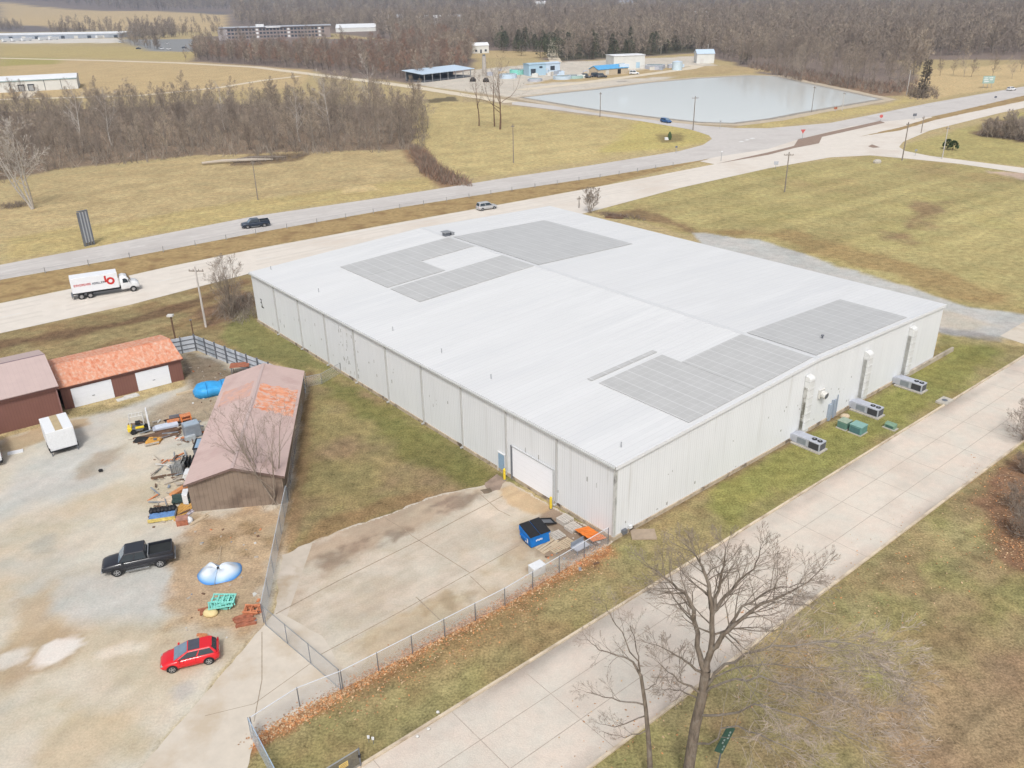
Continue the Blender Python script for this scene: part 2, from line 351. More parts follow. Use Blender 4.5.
# front right lawn
FRONT = PX((540, 800), (580, 770), (768, 627), (830, 578), (1023, 435), (1400, 190), (1500, 900), (1000, 1000), (540, 900))
zone(FRONT, (158, 145, 100), .4, .3, 2, 91, var=.22)
zone(FRONT, (156, 128, 96), .5, .5, 2, 92, amt=.55, patch=(5, .48, .68))
zone(FRONT, (146, 144, 84), .5, .5, 2, 93, amt=.55, patch=(4.3, .52, .7))
zone(FRONT, (182, 160, 112), .5, .5, 2, 94, amt=.35, patch=(1.6, .6, .8))
zone(PX((985, 480), (1010, 455), (1060, 440), (1200, 520), (1100, 620), (1000, 560), (975, 520)), (140, 100, 80), 1.5, 2, 3, 95, amt=.8)
zone(PX((860, 700), (940, 660), (1060, 640), (1060, 768), (900, 800)), (160, 130, 104), 3, 3, 4, 96, amt=.65)
# gravel yard
YARD = PX((-300, 470), (0, 440), (62, 420), (120, 408), (186, 386), (182, 350), (200, 352), (222, 360), (306, 388), (290, 470), (282, 560), (264, 626), (137, 772), (60, 870), (-300, 900))
zone(YARD, (214, 204, 187), .6, .7, 2.5, 101, tex=.27, var=.08)
zone(YARD, (198, 178, 146), .6, .7, 2.5, 102, amt=.6, patch=(7, .5, .72))
zone(YARD, (200, 199, 195), .6, .7, 2.5, 103, amt=.8, patch=(9, .5, .7))
zone(PX((182, 352), (200, 352), (240, 372), (225, 385), (200, 392), (188, 386)), (124, 106, 82), 1, 1.2, 2.5, 104, amt=.85, tex=1)
zone(PX((150, 410), (190, 388), (222, 384), (210, 420), (180, 432), (130, 436)), (164, 140, 106), 1.5, 2, 3, 105, amt=.7, tex=.8)
zone(PX((186, 512), (285, 504), (282, 540), (268, 600), (240, 640), (225, 640), (190, 640), (160, 610), (170, 560)), (184, 152, 112), 1.5, 2.5, 2.5, 106, amt=.8, tex=.8, var=.25)
zone(PX((190, 520), (285, 506), (275, 560), (230, 548), (200, 556)), (146, 120, 84), 1.2, 2, 2, 107, amt=.65, tex=1, patch=(2.2, .42, .6))
zone(PX((66, 412), (100, 405), (150, 395), (150, 402), (100, 414), (70, 420)), (158, 142, 98), .8, 1, 2, 108, amt=.7, tex=1, patch=(2, .4, .55))
zone(PX((5, 440), (50, 424), (84, 418), (88, 424), (20, 450), (0, 452)), (190, 160, 118), .6, .8, 2, 109, amt=.75)
zone(PX((70, 470), (100, 452), (125, 446), (110, 462), (80, 480)), (160, 140, 110), 1, 1.2, 2, 110, amt=.55)
zone(PX((0, 640), (20, 600), (50, 590), (55, 620), (20, 660), (0, 690)), (192, 164, 122), 1.5, 2, 3, 111, amt=.6)
zone(PX((40, 730), (60, 700), (140, 700), (150, 740), (100, 780), (40, 800)), (196, 172, 132), 1.5, 2.5, 3, 112, amt=.55)
zone(PX((-20, 664), (0, 650), (36, 636), (84, 630), (90, 650), (66, 668), (30, 680), (-20, 690)), (184, 160, 128), 1, 1.2, 2, 119, amt=.7)
zone(PX((-10, 662), (0, 655), (26, 648), (30, 656), (0, 672)), (238, 230, 222), .4, .5, 1.0, 120, amt=.7, tex=.2)
zone(PX((31, 664), (42, 646), (60, 638), (80, 636), (80, 645), (62, 660), (36, 670)), (238, 230, 223), .3, .35, 1.0, 113, amt=.9, tex=.12)
zone(PX((95, 652), (130, 642), (150, 644), (145, 652), (100, 660)), (228, 217, 202), .5, .5, 1.5, 114, amt=.7, tex=.3)
zone(PX((30, 545), (50, 535), (55, 550), (35, 556)), (178, 174, 164), .8, .8, 2, 115, amt=.6)
zone(PX((175, 690), (195, 680), (200, 692), (180, 705)), (190, 186, 182), .6, .6, 1.5, 116, amt=.7)
# gravel lot behind
zone(PX((690, 232), (760, 240), (870, 276), (960, 306), (1024, 316), (1060, 322), (1040, 346), (1000, 340), (945, 332), (930, 326), (800, 280), (700, 246)), (196, 194, 190), 1, 1.8, 5, 121, tex=.5, var=.12)
zone(PX((900, 300), (960, 312), (1000, 326), (960, 330), (920, 322)), (206, 192, 170), 1.5, 2, 4, 122, amt=.6, tex=.5)
zone(PX((930, 326), (1000, 336), (1010, 344), (945, 334)), (150, 146, 144), .8, 1, 2, 123, amt=.7, tex=.6)
def streak(poly, a, q, along, across, amp, seed):          # mowing lines, worn strips
    P = np.array(poly); k = np.where((XF > P[:, 0].min()) & (XF < P[:, 0].max()) & (YF > P[:, 1].min()) & (YF < P[:, 1].max()))[0]
    d = (G(*q)-G(*a)).normalized(); u = XF[k]*d.x+YF[k]*d.y; v = -XF[k]*d.y+YF[k]*d.x
    w = np.clip(inside_dist(XF[k], YF[k], poly)/3, 0, 1); n = fbm(u/along, v/across, seed, 3)-.5
    COLS[k, :3] *= (1+amp*2*w*n)[:, None]
streak(FIELD, (700, 215), (900, 165), 90, 2.2, .22, 5); streak(FIELD, (700, 215), (900, 165), 20, 6, .10, 6)
streak(PX((0, 262), (0, 206), (60, 176), (200, 156), (425, 150), (440, 186), (256, 212)), (0, 230), (256, 188), 50, 4, .16, 8)
streak(PX((418, 100), (520, 104), (690, 128), (712, 134), (690, 146), (512, 172), (446, 182), (418, 150)), (450, 160), (640, 140), 50, 5, .16, 9)
streak(FRONT, (800, 700), (1000, 560), 9, .7, .22, 10); streak(TRI, (320, 380), (490, 475), 12, .8, .2, 12); streak(LAWN, (400, 740), (800, 460), 12, .7, .16, 13)
streak(NEARV, (0, 345), (250, 280), 25, 1.2, .25, 14); streak(YARD, (100, 500), (220, 420), 9, 1.0, .07, 15); streak(YARD, (20, 700), (180, 640), 12, 1.4, .07, 16)
lum = COLS[:, :3] @ np.array([.3, .59, .11]); COLS[:, :3] = (COLS[:, :3]*.91+(lum*.09)[:, None])*1.02
nx, ny = len(gx), len(gy)
me = bpy.data.meshes.new('ground')
idx = np.arange(nx*ny).reshape(ny, nx)
quads = np.stack([idx[:-1, :-1], idx[:-1, 1:], idx[1:, 1:], idx[1:, :-1]], -1).reshape(-1, 4)
def np_mesh(me, co, faces):
    k = faces.shape[1]
    me.vertices.add(len(co)); me.vertices.foreach_set('co', co.astype(np.float32).ravel())
    me.loops.add(faces.size); me.loops.foreach_set('vertex_index', faces.astype(np.int32).ravel())
    me.polygons.add(len(faces)); me.polygons.foreach_set('loop_start', np.arange(0, faces.size, k, dtype=np.int32))
    me.polygons.foreach_set('loop_total', np.full(len(faces), k, np.int32)); me.update(calc_edges=True); me.validate()
np_mesh(me, np.stack([XF, YF, ZF], -1), quads)
at = me.color_attributes.new('soil', 'FLOAT_COLOR', 'POINT'); at.data.foreach_set('color', COLS.astype(np.float32).ravel())
def ground_mat(name, fine=5.5, mid=.9, strength=.55):
    m = bpy.data.materials.new(name); m.use_nodes = True; t = m.node_tree; N = t.nodes; L = t.links
    b = N['Principled BSDF']; b.inputs['Roughness'].default_value = .95; b.inputs['Specular IOR Level'].default_value = .1
    a = N.new('ShaderNodeVertexColor'); a.layer_name = 'soil'; g = N.new('ShaderNodeNewGeometry')
    def nz(sc, det, ro=.65):
        n = N.new('ShaderNodeTexNoise'); n.inputs['Scale'].default_value = sc; n.inputs['Detail'].default_value = det; n.inputs['Roughness'].default_value = ro; L.new(g.outputs['Position'], n.inputs['Vector']); return n
    def mr(v, lo, hi, tlo, thi):
        r = N.new('ShaderNodeMapRange'); r.inputs[1].default_value = lo; r.inputs[2].default_value = hi; r.inputs[3].default_value = tlo; r.inputs[4].default_value = thi; L.new(v, r.inputs[0]); return r.outputs[0]
    n1 = nz(fine, 5, .7); n2 = nz(mid, 6); n3 = nz(mid*.27, 4)
    s = N.new('ShaderNodeMath'); s.operation = 'ADD'; L.new(mr(n1.outputs['Fac'], .28, .72, -strength, strength), s.inputs[0]); L.new(mr(n2.outputs['Fac'], .3, .7, -strength*.55, strength*.55), s.inputs[1])
    s2 = N.new('ShaderNodeMath'); s2.operation = 'MULTIPLY_ADD'; L.new(s.outputs[0], s2.inputs[0]); L.new(a.outputs['Alpha'], s2.inputs[1]); s2.inputs[2].default_value = 1
    v = N.new('ShaderNodeVectorMath'); v.operation = 'SCALE'; L.new(a.outputs['Color'], v.inputs[0]); L.new(s2.outputs[0], v.inputs['Scale'])
    # drifts of hue: strawy against green
    tint = N.new('ShaderNodeMix'); tint.data_type = 'RGBA'; tint.inputs[6].default_value = (1.035, .995, .96, 1); tint.inputs[7].default_value = (.97, 1.0, .985, 1); L.new(mr(n3.outputs['Fac'], .35, .65, 0, 1), tint.inputs[0])
    mu = N.new('ShaderNodeVectorMath'); mu.operation = 'MULTIPLY'; L.new(v.outputs[0], mu.inputs[0]); L.new(tint.outputs[2], mu.inputs[1])
    L.new(mu.outputs[0], b.inputs['Base Color'])
    bp = N.new('ShaderNodeBump'); bp.inputs['Strength'].default_value = .5; bp.inputs['Distance'].default_value = .06; L.new(n1.outputs['Fac'], bp.inputs['Height']); L.new(bp.outputs[0], b.inputs['Normal'])
    return m
me.materials.append(ground_mat('ground_cover'))
me.polygons.foreach_set('use_smooth', np.ones(len(quads), bool))
go = bpy.data.objects.new('ground', me); COL.objects.link(go); struct(go)
# ------------------------------------------------------------------ haze
hz = MB().box((0, 3400, 130), (14000, 7400, 262))
hm = bpy.data.materials.new('haze_air'); hm.use_nodes = True; t = hm.node_tree; t.nodes.clear()
pv = t.nodes.new('ShaderNodeVolumePrincipled'); pv.inputs['Color'].default_value = (.60, .76, 1.0, 1); pv.inputs['Density'].default_value = .00013; pv.inputs['Anisotropy'].default_value = .2
ou = t.nodes.new('ShaderNodeOutputMaterial'); t.links.new(pv.outputs[0], ou.inputs['Volume'])
struct(hz.build('haze', hm), 'stuff')
# ------------------------------------------------------------------ roads, paths, water (sheets a few mm to cm above the ground)
def sheet(name, loop, m, z, rag=0, step=1.0, seed=0):
    loop = [Vector((p[0], p[1], 0)) for p in loop]
    if rag:
        out = []; rr = random.Random(seed)
        for i, p in enumerate(loop):
            q = loop[(i+1) % len(loop)]; n = max(1, min(220, int((q-p).length/step))); d = (q-p); nn = Vector((-d.y, d.x, 0)).normalized()
            for k in range(n):
                out.append(p+d*(k/n)+nn*(rr.uniform(-rag, rag) if k else 0))
        loop = out
    bm = bmesh.new(); vs = [bm.verts.new((p.x, p.y, z)) for p in loop]
    es = [bm.edges.new((vs[i], vs[(i+1) % len(vs)])) for i in range(len(vs))]
    bmesh.ops.triangle_fill(bm, use_beauty=True, use_dissolve=False, edges=es)
    for f in bm.faces:
        if f.normal.z < 0: f.normal_flip()
    me = bpy.data.meshes.new(name); bm.to_mesh(me); bm.free(); me.materials.append(m)
    o = bpy.data.objects.new(name, me); COL.objects.link(o); return struct(o)
asph = mat('grey_asphalt', C(213, 207, 201), var=.06, scale=.6, world=True, rough=.9, c2=C(203, 196, 190), c2scale=.08, c2st=(1, 1, 1))
conc_hw = mat('highway_concrete', C(232, 223, 211), var=.05, scale=.5, world=True, rough=.9, c2=C(224, 212, 198), c2scale=.07)
pale = mat('pale_lane', C(222, 208, 188), var=.08, scale=.4, world=True, rough=.95)
med = mat('median_grass', C(176, 150, 104), var=.3, scale=1.2, world=True, rough=.95, c2=C(150, 122, 84), c2scale=.3)
medbr = mat('brown_median', C(160, 138, 122), var=.12, scale=.8, world=True, rough=.95)
FAR_UP = [(-260, 316), (0, 265), (130, 240.5), (256, 216), (390, 196.5), (512, 177), (590, 165.5), (680, 151), (703, 145), (712, 139), (709, 135.5), (700, 132.5)]
FAR_LO = [(-260, 334), (0, 280), (130, 257), (256, 233), (400, 207.5), (512, 190), (600, 177), (700, 160.5), (716, 157)]
sheet('far_carriageway', PX(*FAR_UP, (690, 129.5), (640, 121), (560, 110.5), (512, 104.5), (512, 101), (560, 106.5), (640, 116), (700, 125.5), (735, 128.2), (768, 128.3), (830, 123), (868, 115.5), (930, 103), (1024, 86.5), (1200, 54), (1200, 60), (1024, 97), (930, 117), (885, 121.5), (850, 126.5), (800, 139), (768, 149), *FAR_LO[::-1]), asph, .03)
NEAR_UP = [(-260, 364), (0, 303.5), (66, 290), (170, 266.5), (256, 249), (400, 222.5), (490, 206.5), (600, 186.5), (716, 164), (768, 153)]
sheet('near_carriageway', PX(*NEAR_UP, (820, 144), (884, 126), (935, 118), (1024, 99), (1200, 66), (1200, 76), (1024, 108), (1000, 113), (930, 130.5), (903, 142), (899, 147), (905, 151), (930, 156), (1024, 168), (1300, 200), (1300, 210), (1024, 173.5), (960, 164), (905, 158.5), (870, 155.5), (830, 157.5), (768, 168.5), (680, 188), (590, 212), (400, 258), (256, 272), (130, 305), (0, 333.5), (-260, 398)), conc_hw, .034)
sheet('grass_median', PX(*[(x, y+.4) for x, y in FAR_LO[:-1]], (712, 158.5), *[(x, y-.6) for x, y in NEAR_UP[:-2][::-1]]), med, .045, .25, 1.5, 3)
sheet('crossing_concrete', PX((700, 161.5), (716, 156.5), (768, 148.5), (800, 138.5), (850, 126), (885, 121), (930, 116.5), (935, 118.5), (884, 126.5), (820, 144.5), (768, 153.5), (716, 164.5)), conc_hw, .027)
sheet('brown_median', PX((716, 164), (768, 152.5), (794, 146), (798, 139.5), (830, 132), (880, 121), (885, 122.8), (822, 137), (819, 143.5), (795, 148), (768, 155)), medbr, .05)
sheet('median_strip', PX((860, 136.5), (900, 127.5), (935, 116.5), (1024, 95.5), (1200, 58), (1200, 62), (1024, 101), (935, 120), (900, 130.5)), med, .05, .2, 2, 4)
sheet('traffic_island', PX((868, 146.5), (872, 144.5), (880, 147.5), (873, 148)), medbr, .055)
farm = mat('pale_track', C(228, 214, 190), var=.06, scale=.3, world=True, rough=.95)
for nm, ln, wd in (('dirt_track', [(-80, 57), (0, 58.2), (100, 60.5), (180, 63), (256, 67.2), (310, 74), (380, 82.5), (420, 88), (470, 96), (512, 102.5)], 7.5), ('dirt_track', [(-80, 100), (0, 99.5), (75, 97.5), (140, 95.5), (220, 87.5), (262, 80.5), (300, 76)], 4.5), ('dirt_track', [(556, 62), (552, 55), (553, 46), (553, 40)], 8),
                   ('dirt_track', [(520, 90), (590, 82), (650, 74), (690, 68.5), (698, 66.5), (690, 65.5), (676, 66)], 8), ('dirt_track', [(24, 98), (32, 90)], 7)):
    sheet(nm, px_band(ln, wd), farm, .02+.003*wd, .3, 6, 5)
wtr = bpy.data.materials.new('pond_water'); wtr.use_nodes = True; b = wtr.node_tree.nodes['Principled BSDF']
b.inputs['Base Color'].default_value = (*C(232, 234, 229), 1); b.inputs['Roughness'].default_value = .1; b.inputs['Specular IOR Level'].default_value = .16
nz = wtr.node_tree.nodes.new('ShaderNodeTexNoise'); nz.inputs['Scale'].default_value = .8; bp = wtr.node_tree.nodes.new('ShaderNodeBump'); bp.inputs['Strength'].default_value = .12; bp.inputs['Distance'].default_value = .05
wtr.node_tree.links.new(nz.outputs['Fac'], bp.inputs['Height']); wtr.node_tree.links.new(bp.outputs[0], b.inputs['Normal'])
stone = mat('bank_stone', C(166, 158, 146), var=.3, scale=.8, world=True)
paleb = mat('pale_bank', C(206, 190, 166), var=.12, scale=.3, world=True)
POND = PX((524, 97.6), (562, 93.4), (600, 89.4), (650, 83), (700, 78.6), (750, 75.8), (772, 76.3), (800, 82.5), (840, 91), (878, 99.2), (840, 105.6), (800, 112.4), (768, 118.6), (732, 123), (700, 122), (650, 116.5), (600, 110), (560, 103.5))
def grow_loop(loop, d):
    c = Vector((sum(p[0] for p in loop)/len(loop), sum(p[1] for p in loop)/len(loop), 0)); n = len(loop); out = []
    for i in range(n):
        a, q, b_ = (Vector((*loop[(i+j) % n], 0)) for j in (-1, 0, 1))
        t = (b_-a).normalized(); nn = Vector((-t.y, t.x, 0))
        if nn.dot(q-c) < 0: nn = -nn
        out.append(tuple((q+nn*d)[:2]))
    return out
sheet('pond_bank', grow_loop(POND, 7), paleb, .037, .4, 4, 1)
sheet('pond_bank', grow_loop(POND, 2.6), stone, .053, .3, 3, 2)
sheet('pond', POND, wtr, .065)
# painted road markings
pm = plain('road_paint', (.62, .62, .60), .8)
def dash(line, L_, gap, wid, z, name, m=pm, off=0):
    b_ = MB(); p = [G(*q) for q in line]; s = off
    for a, q in zip(p, p[1:]):
        d = (q-a); ln = d.length; d.normalize(); nn = Vector((-d.y, d.x, 0))*wid/2; u = 0
        while u+L_ < ln:
            o = a+d*u; o.z = z; e = o+d*L_
            b_.add([o-nn, e-nn, e+nn, o+nn], [(0, 1, 2, 3)]); u += L_+gap
    return struct(b_.build(name, m))
dash([(0, 318), (256, 259.5), (400, 237), (600, 198), (760, 164)], 3, 9, .16, .045, 'lane_marking')
dash([(0, 272.5), (130, 248.5), (256, 224.5), (400, 202), (512, 184), (690, 156)], 3, 9, .16, .04, 'lane_marking')
dash([(-100, 325), (0, 305.3), (66, 291.6), (256, 250.4), (490, 208)], 40, .1, .18, .044, 'edge_line')
dash([(740, 142), (758, 137)], 2.0, 1.6, 1.2, .04, 'chevron_paint')
dash([(770, 128.9), (830, 124), (868, 116.5), (1024, 88)], 30, .1, .3, .04, 'edge_line')
tyre = mat('tyre_wear', C(225, 216, 204), var=.05, scale=.4, world=True, rough=.9); tyre2 = mat('tyre_wear_asphalt', C(206, 200, 195), var=.05, scale=.4, world=True, rough=.9)
def between(a, b_, f): return [(x, y*(1-f)+yy*f) for (x, y), yy in zip(a, b_)]
NXS = [(-260, 364), (0, 303.5), (66, 290), (170, 266.5), (256, 249), (400, 222.5), (490, 206.5), (600, 186.5), (700, 167)]; NYS = [398, 333.5, 319, 292, 272, 240, 222, 200, 183]
FXS = [(-260, 316), (0, 265), (130, 240.5), (256, 216), (390, 196.5), (512, 177), (590, 165.5), (680, 151)]; FYS = [334, 280, 257, 233, 209, 190, 178.5, 164]
for f in (.16, .30, .56, .70): dash(between(NXS, NYS, f), 5.9, .02, .75, .0385, 'tyre_track', tyre)
for f in (.22, .36, .62, .76): dash(between(FXS, FYS, f), 5.9, .02, .7, .0345, 'tyre_track', tyre2)
# front street: a slab with its own staining
A0, A1 = Vector((-9.987, 37.296, 0)), Vector((66.27, 98.57, 0)); dS = (A1-A0).normalized(); nS = Vector((dS.y, -dS.x, 0))
SW = 9.15
def street_pt(u, v): return A0+dS*u+nS*v
us = np.arange(-60, 330, .45); vsn = np.linspace(0, SW, 31)
U_, V_ = np.meshgrid(us, vsn)
SX = A0.x+dS.x*U_+nS.x*V_; SY = A0.y+dS.y*U_+nS.y*V_
sc = np.ones((U_.size, 4)); u, v = U_.ravel(), V_.ravel()
sc[:, :3] = C(226, 215, 203)
sc[:, :3] *= (.95+.1*fbm(u/5, v/5, 2))[:, None]
slab = vnoise(np.floor(u/6.1)*7.3+.5, np.floor(v/3.05)*3.7+.5, 12); sc[:, :3] *= (.965+.06*slab)[:, None]
gut = np.clip(1-(v-.1)/1.5, 0, 1)*np.clip(fbm(u/7, v/2, 6)*2.4-.55, 0, 1)+np.clip(1-(SW-v)/1.1, 0, 1)*np.clip(fbm(u/6, v/2, 8)*2.6-.9, 0, 1)
sc[:, :3] *= (1-.42*np.clip(gut, 0, 1))[:, None]*np.where(gut[:, None] > 0, np.array([[1, .985, .985]]), 1)
st_ = np.clip((fbm(u/4, v/3, 31)-.6)/.2, 0, 1); sc[:, :3] *= (1-.10*st_)[:, None]
sc[:, 3] = .28
me = bpy.data.meshes.new('street'); iy = np.arange(U_.size).reshape(U_.shape)
np_mesh(me, np.stack([SX.ravel(), SY.ravel(), np.full(SX.size, .02)], -1), np.stack([iy[:-1, :-1], iy[1:, :-1], iy[1:, 1:], iy[:-1, 1:]], -1).reshape(-1, 4)[:, ::-1])
a = me.color_attributes.new('soil', 'FLOAT_COLOR', 'POINT'); a.data.foreach_set('color', sc.astype(np.float32).ravel()); me.materials.append(ground_mat('street_concrete', 9, 1.2, .35))
so_ = bpy.data.objects.new('street', me); COL.objects.link(so_); struct(so_)
jm = mat('joint_tar', C(186, 172, 158), var=.2, scale=1.5, world=True)
b_ = MB()
def strip_on(b_, u0, v0, u1, v1, w, z):
    p, q = street_pt(u0, v0), street_pt(u1, v1); d = (q-p).normalized(); n = Vector((-d.y, d.x, 0))*w/2; p.z = q.z = z
    b_.add([p-n, q-n, q+n, p+n], [(0, 1, 2, 3)])
for vv in (SW/3+.1, 2*SW/3): strip_on(b_, -60, vv, 330, vv, .055, .025)
k = -54.0
while k < 320:
    strip_on(b_, k, .02, k+.15, SW-.02, .05, .0246); k += 6.1
struct(b_.build('street_joints', jm))
kc = mat('kerb_concrete', C(226, 209, 184), var=.12, scale=1.5, world=True, c2=C(190, 172, 150), c2scale=.5)
for v0 in (-.22, SW+.02):
    b_ = MB(); k = -60.0
    while k < 320:
        p = street_pt(k, v0); b_.obox(p, dS*2.98, nS*.2, Vector((0, 0, .15))); k += 3.0
    struct(b_.build('kerb', kc))
# concrete apron in front of the roll-up door and its driveway
pad = mat('apron_concrete', C(208, 196, 180), var=.07, scale=1.3, world=True, rough=.95, c2=[C(188, 168, 142), C(222, 210, 196)], c2scale=.22, c2lo=.52, c2hi=.68)
sheet('concrete_apron', PX((274, 612), (282, 555), (310, 543), (338, 531), (386, 515), (431, 497), (463, 489.5), (482, 486), (497, 478), (510, 482), (613.5, 541.5), (598, 551), (520, 592), (430, 642), (340, 692), (310, 640)), pad, .012, .16, .5, 4)
drv = mat('driveway_concrete', C(220, 209, 193), var=.06, scale=1.1, world=True, rough=.95, c2=C(208, 192, 170), c2scale=.25)
sheet('driveway', PX((265, 624), (276, 611), (322, 636), (352, 684), (341, 690), (256, 738), (246, 772), (200, 900), (20, 900), (137, 772), (200, 700)), drv, .016, .05, .6, 5)
crk = mat('crack_soil', C(166, 150, 130), var=.3, scale=3, world=True)
b_ = MB()
def crack(pts, w, z):
    p = [G(*q) for q in pts]
    for a, q in zip(p, p[1:]):
        d = (q-a).normalized(); n = Vector((-d.y, d.x, 0))*w/2; a = Vector((a.x, a.y, z)); e = Vector((q.x, q.y, z))
        b_.add([a-n, e-n, e+n, a+n], [(0, 1, 2, 3)])
crack([(276, 614), (340, 580), (420, 540), (470, 513), (503, 496)], .10, .0165)
crack([(320, 655), (400, 612), (470, 573), (520, 545)], .07, .0165)
crack([(385, 518), (405, 530), (412, 536), (470, 573)], .07, .017)
crack([(480, 494), (498, 510), (510, 516)], .07, .017)
crack([(470, 576), (487, 592)], .06, .017)
crack([(416, 597), (442, 622)], .08, .0165)
crack([(254, 722), (262, 680), (262, 632)], .06, .0205)
crack([(310, 664), (254, 704)], .05, .0205); crack([(205, 716), (254, 704)], .04, .0205)
struct(b_.build('slab_cracks', crk))
def stain(pts, col, z, rag=.25, seed=0, name='stain'):
    sheet(name, PX(*pts), mat('stain_'+str(seed), C(*col), var=.14, scale=1.2, world=True, rough=.95, c2=C(*[min(255, c*1.14) for c in col]), c2scale=.8, c2lo=.42, c2hi=.6), z, rag, .35, seed)
stain([(485, 483), (497, 474), (506, 480), (500, 490), (488, 492)], (150, 132, 118), .0146, .12, 16)
stain([(480, 490), (490, 488), (492, 492), (484, 494)], (120, 106, 90), .0152, .1, 17)
# worn dirt and damp on the apron: a fine grid lying on the slab, coloured by where the dirt lies
APR = PX((274, 612), (282, 555), (310, 543), (338, 531), (386, 515), (431, 497), (463, 489.5), (482, 486), (497, 478), (510, 482), (613.5, 541.5), (598, 551), (520, 592), (430, 642), (340, 692), (310, 640))
ax_, ay_ = np.meshgrid(np.arange(-18, 11, .22), np.arange(41, 73, .22)); shp = ax_.shape
XF, YF = ax_.ravel(), ay_.ravel(); keep = inside_dist(XF, YF, APR) > .0
COLS = np.zeros((XF.size, 4)); COLS[:, :3] = C(206, 194, 178); COLS[:, 3] = .30
COLS[:, :3] *= (.95+.1*fbm(XF/3, YF/3, 61))[:, None]
ang_ = math.atan2((G(503, 496)-G(276, 614)).y, (G(503, 496)-G(276, 614)).x)
ALL = [(-40, 20), (40, 20), (40, 90), (-40, 90)]
zone(PX((276, 612), (284, 550), (362, 511), (430, 496), (482, 488), (470, 508), (400, 532), (330, 572)), (186, 165, 143), .8, 1.2, 1.6, 201, amt=.8, var=.2)
zone(PX((282, 590), (300, 560), (345, 545), (410, 522), (414, 530), (340, 566), (300, 585)), (150, 131, 114), .5, .9, 1.2, 202, amt=.75, patch=(1.5, .38, .55))
zone(PX((415, 512), (440, 500), (484, 490), (486, 497), (440, 516)), (146, 128, 114), .5, .7, 1.0, 203, amt=.75, patch=(1.4, .36, .5))
zone(PX((322, 655), (400, 614), (470, 576), (520, 547), (600, 549), (520, 592), (430, 642), (340, 690)), (200, 182, 154), .6, .8, 1.4, 204, amt=.8, var=.16)
zone(PX((330, 650), (385, 625), (450, 588), (480, 572), (470, 590), (400, 628), (340, 660)), (178, 156, 126), .4, .8, 1.0, 205, amt=.65, patch=(1.3, .42, .6))
zone(PX((440, 600), (470, 580), (490, 585), (470, 605), (448, 615)), (160, 142, 116), .5, .6, 1.0, 206, amt=.6, patch=(1.1, .4, .55))
zone(PX((505, 515), (540, 512), (530, 545), (545, 560), (520, 585), (490, 590), (500, 560), (520, 535)), (190, 170, 146), .8, 1, 1.4, 208, amt=.7, var=.15)
zone(ALL, (196, 180, 158), .5, .5, 1, 209, amt=.45, patch=(2.2, .5, .7))
zone(ALL, (224, 212, 197), .5, .5, 1, 210, amt=.6, patch=(3.1, .5, .66))
zone(PX((546, 506), (556, 506), (611, 541), (597, 550), (572, 563), (548, 556), (540, 548), (552, 535), (540, 520)), (146, 127, 110), .5, .6, 1.2, 207, amt=.9, var=.25)
zone(PX((500, 489), (512, 484), (552, 507), (542, 514), (520, 512), (506, 502)), (202, 174, 138), .5, .6, 1.2, 211, amt=.85, var=.12)
zone(PX((528, 548), (555, 540), (580, 552), (545, 572), (525, 572)), (162, 142, 122), .8, .8, 1.0, 212, amt=.6, patch=(1.2, .38, .55))
u_ = XF*math.cos(ang_)+YF*math.sin(ang_); v_ = -XF*math.sin(ang_)+YF*math.cos(ang_)
COLS[:, :3] *= (1+.22*(fbm(u_/4.5, v_/.55, 70, 3)-.5))[:, None]
COLS[:, :3] *= (.97+.05*vnoise(np.floor(u_/4.6)*3.3+.5, np.floor(v_/3.9)*5.7+.5, 71))[:, None]
ii = np.arange(XF.size).reshape(shp); q_ = np.stack([ii[:-1, :-1], ii[:-1, 1:], ii[1:, 1:], ii[1:, :-1]], -1).reshape(-1, 4); q_ = q_[keep[q_].all(1)]
used = np.unique(q_); rem = np.full(XF.size, -1); rem[used] = np.arange(len(used))
me = bpy.data.meshes.new('apron_dirt'); np_mesh(me, np.stack([XF[used], YF[used], np.full(len(used), .0135)], -1), rem[q_])
a = me.color_attributes.new('soil', 'FLOAT_COLOR', 'POINT'); a.data.foreach_set('color', COLS[used].astype(np.float32).ravel()); me.materials.append(ground_mat('apron_dirt', 6, 1.0, .4)); struct(bpy.data.objects.new('apron_dirt', me)); COL.objects.link(bpy.data.objects['apron_dirt'])
sheet('lot_apron', PX((1000, 336), (1024, 322), (1060, 330), (1060, 352), (1024, 344)), drv, .012)
# ------------------------------------------------------------------ the warehouse (local x across the gable, y back from the street)
NC = Vector((8.6416, 60.7112, 0)); WROT = math.radians(39.3333)
WW, WL, WH, WA, WM = 58.80, 73.25, 7.58, 8.655, 30.14
wh = thing('warehouse', 'huge low white metal warehouse with grey solar arrays on its roof', 'warehouse', NC, WROT)
def WD(x, y, z=0): c, s = math.cos(WROT), math.sin(WROT); return NC+Vector((x*c-y*s, x*s+y*c, z))
def roofz(x): return WH+(WA-WH)*(x/WM if x < WM else (WW-x)/(WW-WM))
wallm = mat('white_wall_cladding', (.685, .70, .71), var=.03, scale=.5, rough=.55, st=(1, 1, .3), c2=[(.55, .55, .535), (.63, .64, .64)], c2scale=.55, c2lo=.60, c2hi=.80, c2st=(1.6, 1.6, .10), stripes=[((1, 1, 0), .3, .045, .12), ((1, 1, 0), .9, .04, .10)])
roofm = mat('white_metal_roof', (.605, .606, .602), var=.015, scale=.12, rough=.6, st=(1, 3, 1), c2=[(.585, .588, .588), (.625, .626, .622)], c2scale=.06, c2lo=.5, c2hi=.62, c2st=(.5, 4, 1), stripes=[((0, 1, 0), .61, .08, .085)])
trimm = plain('white_trim', (.66, .67, .68), .5)
b = MB()
prof = [(0, 0), (0, WH), (WM, WA), (WW, WH), (WW, 0)]
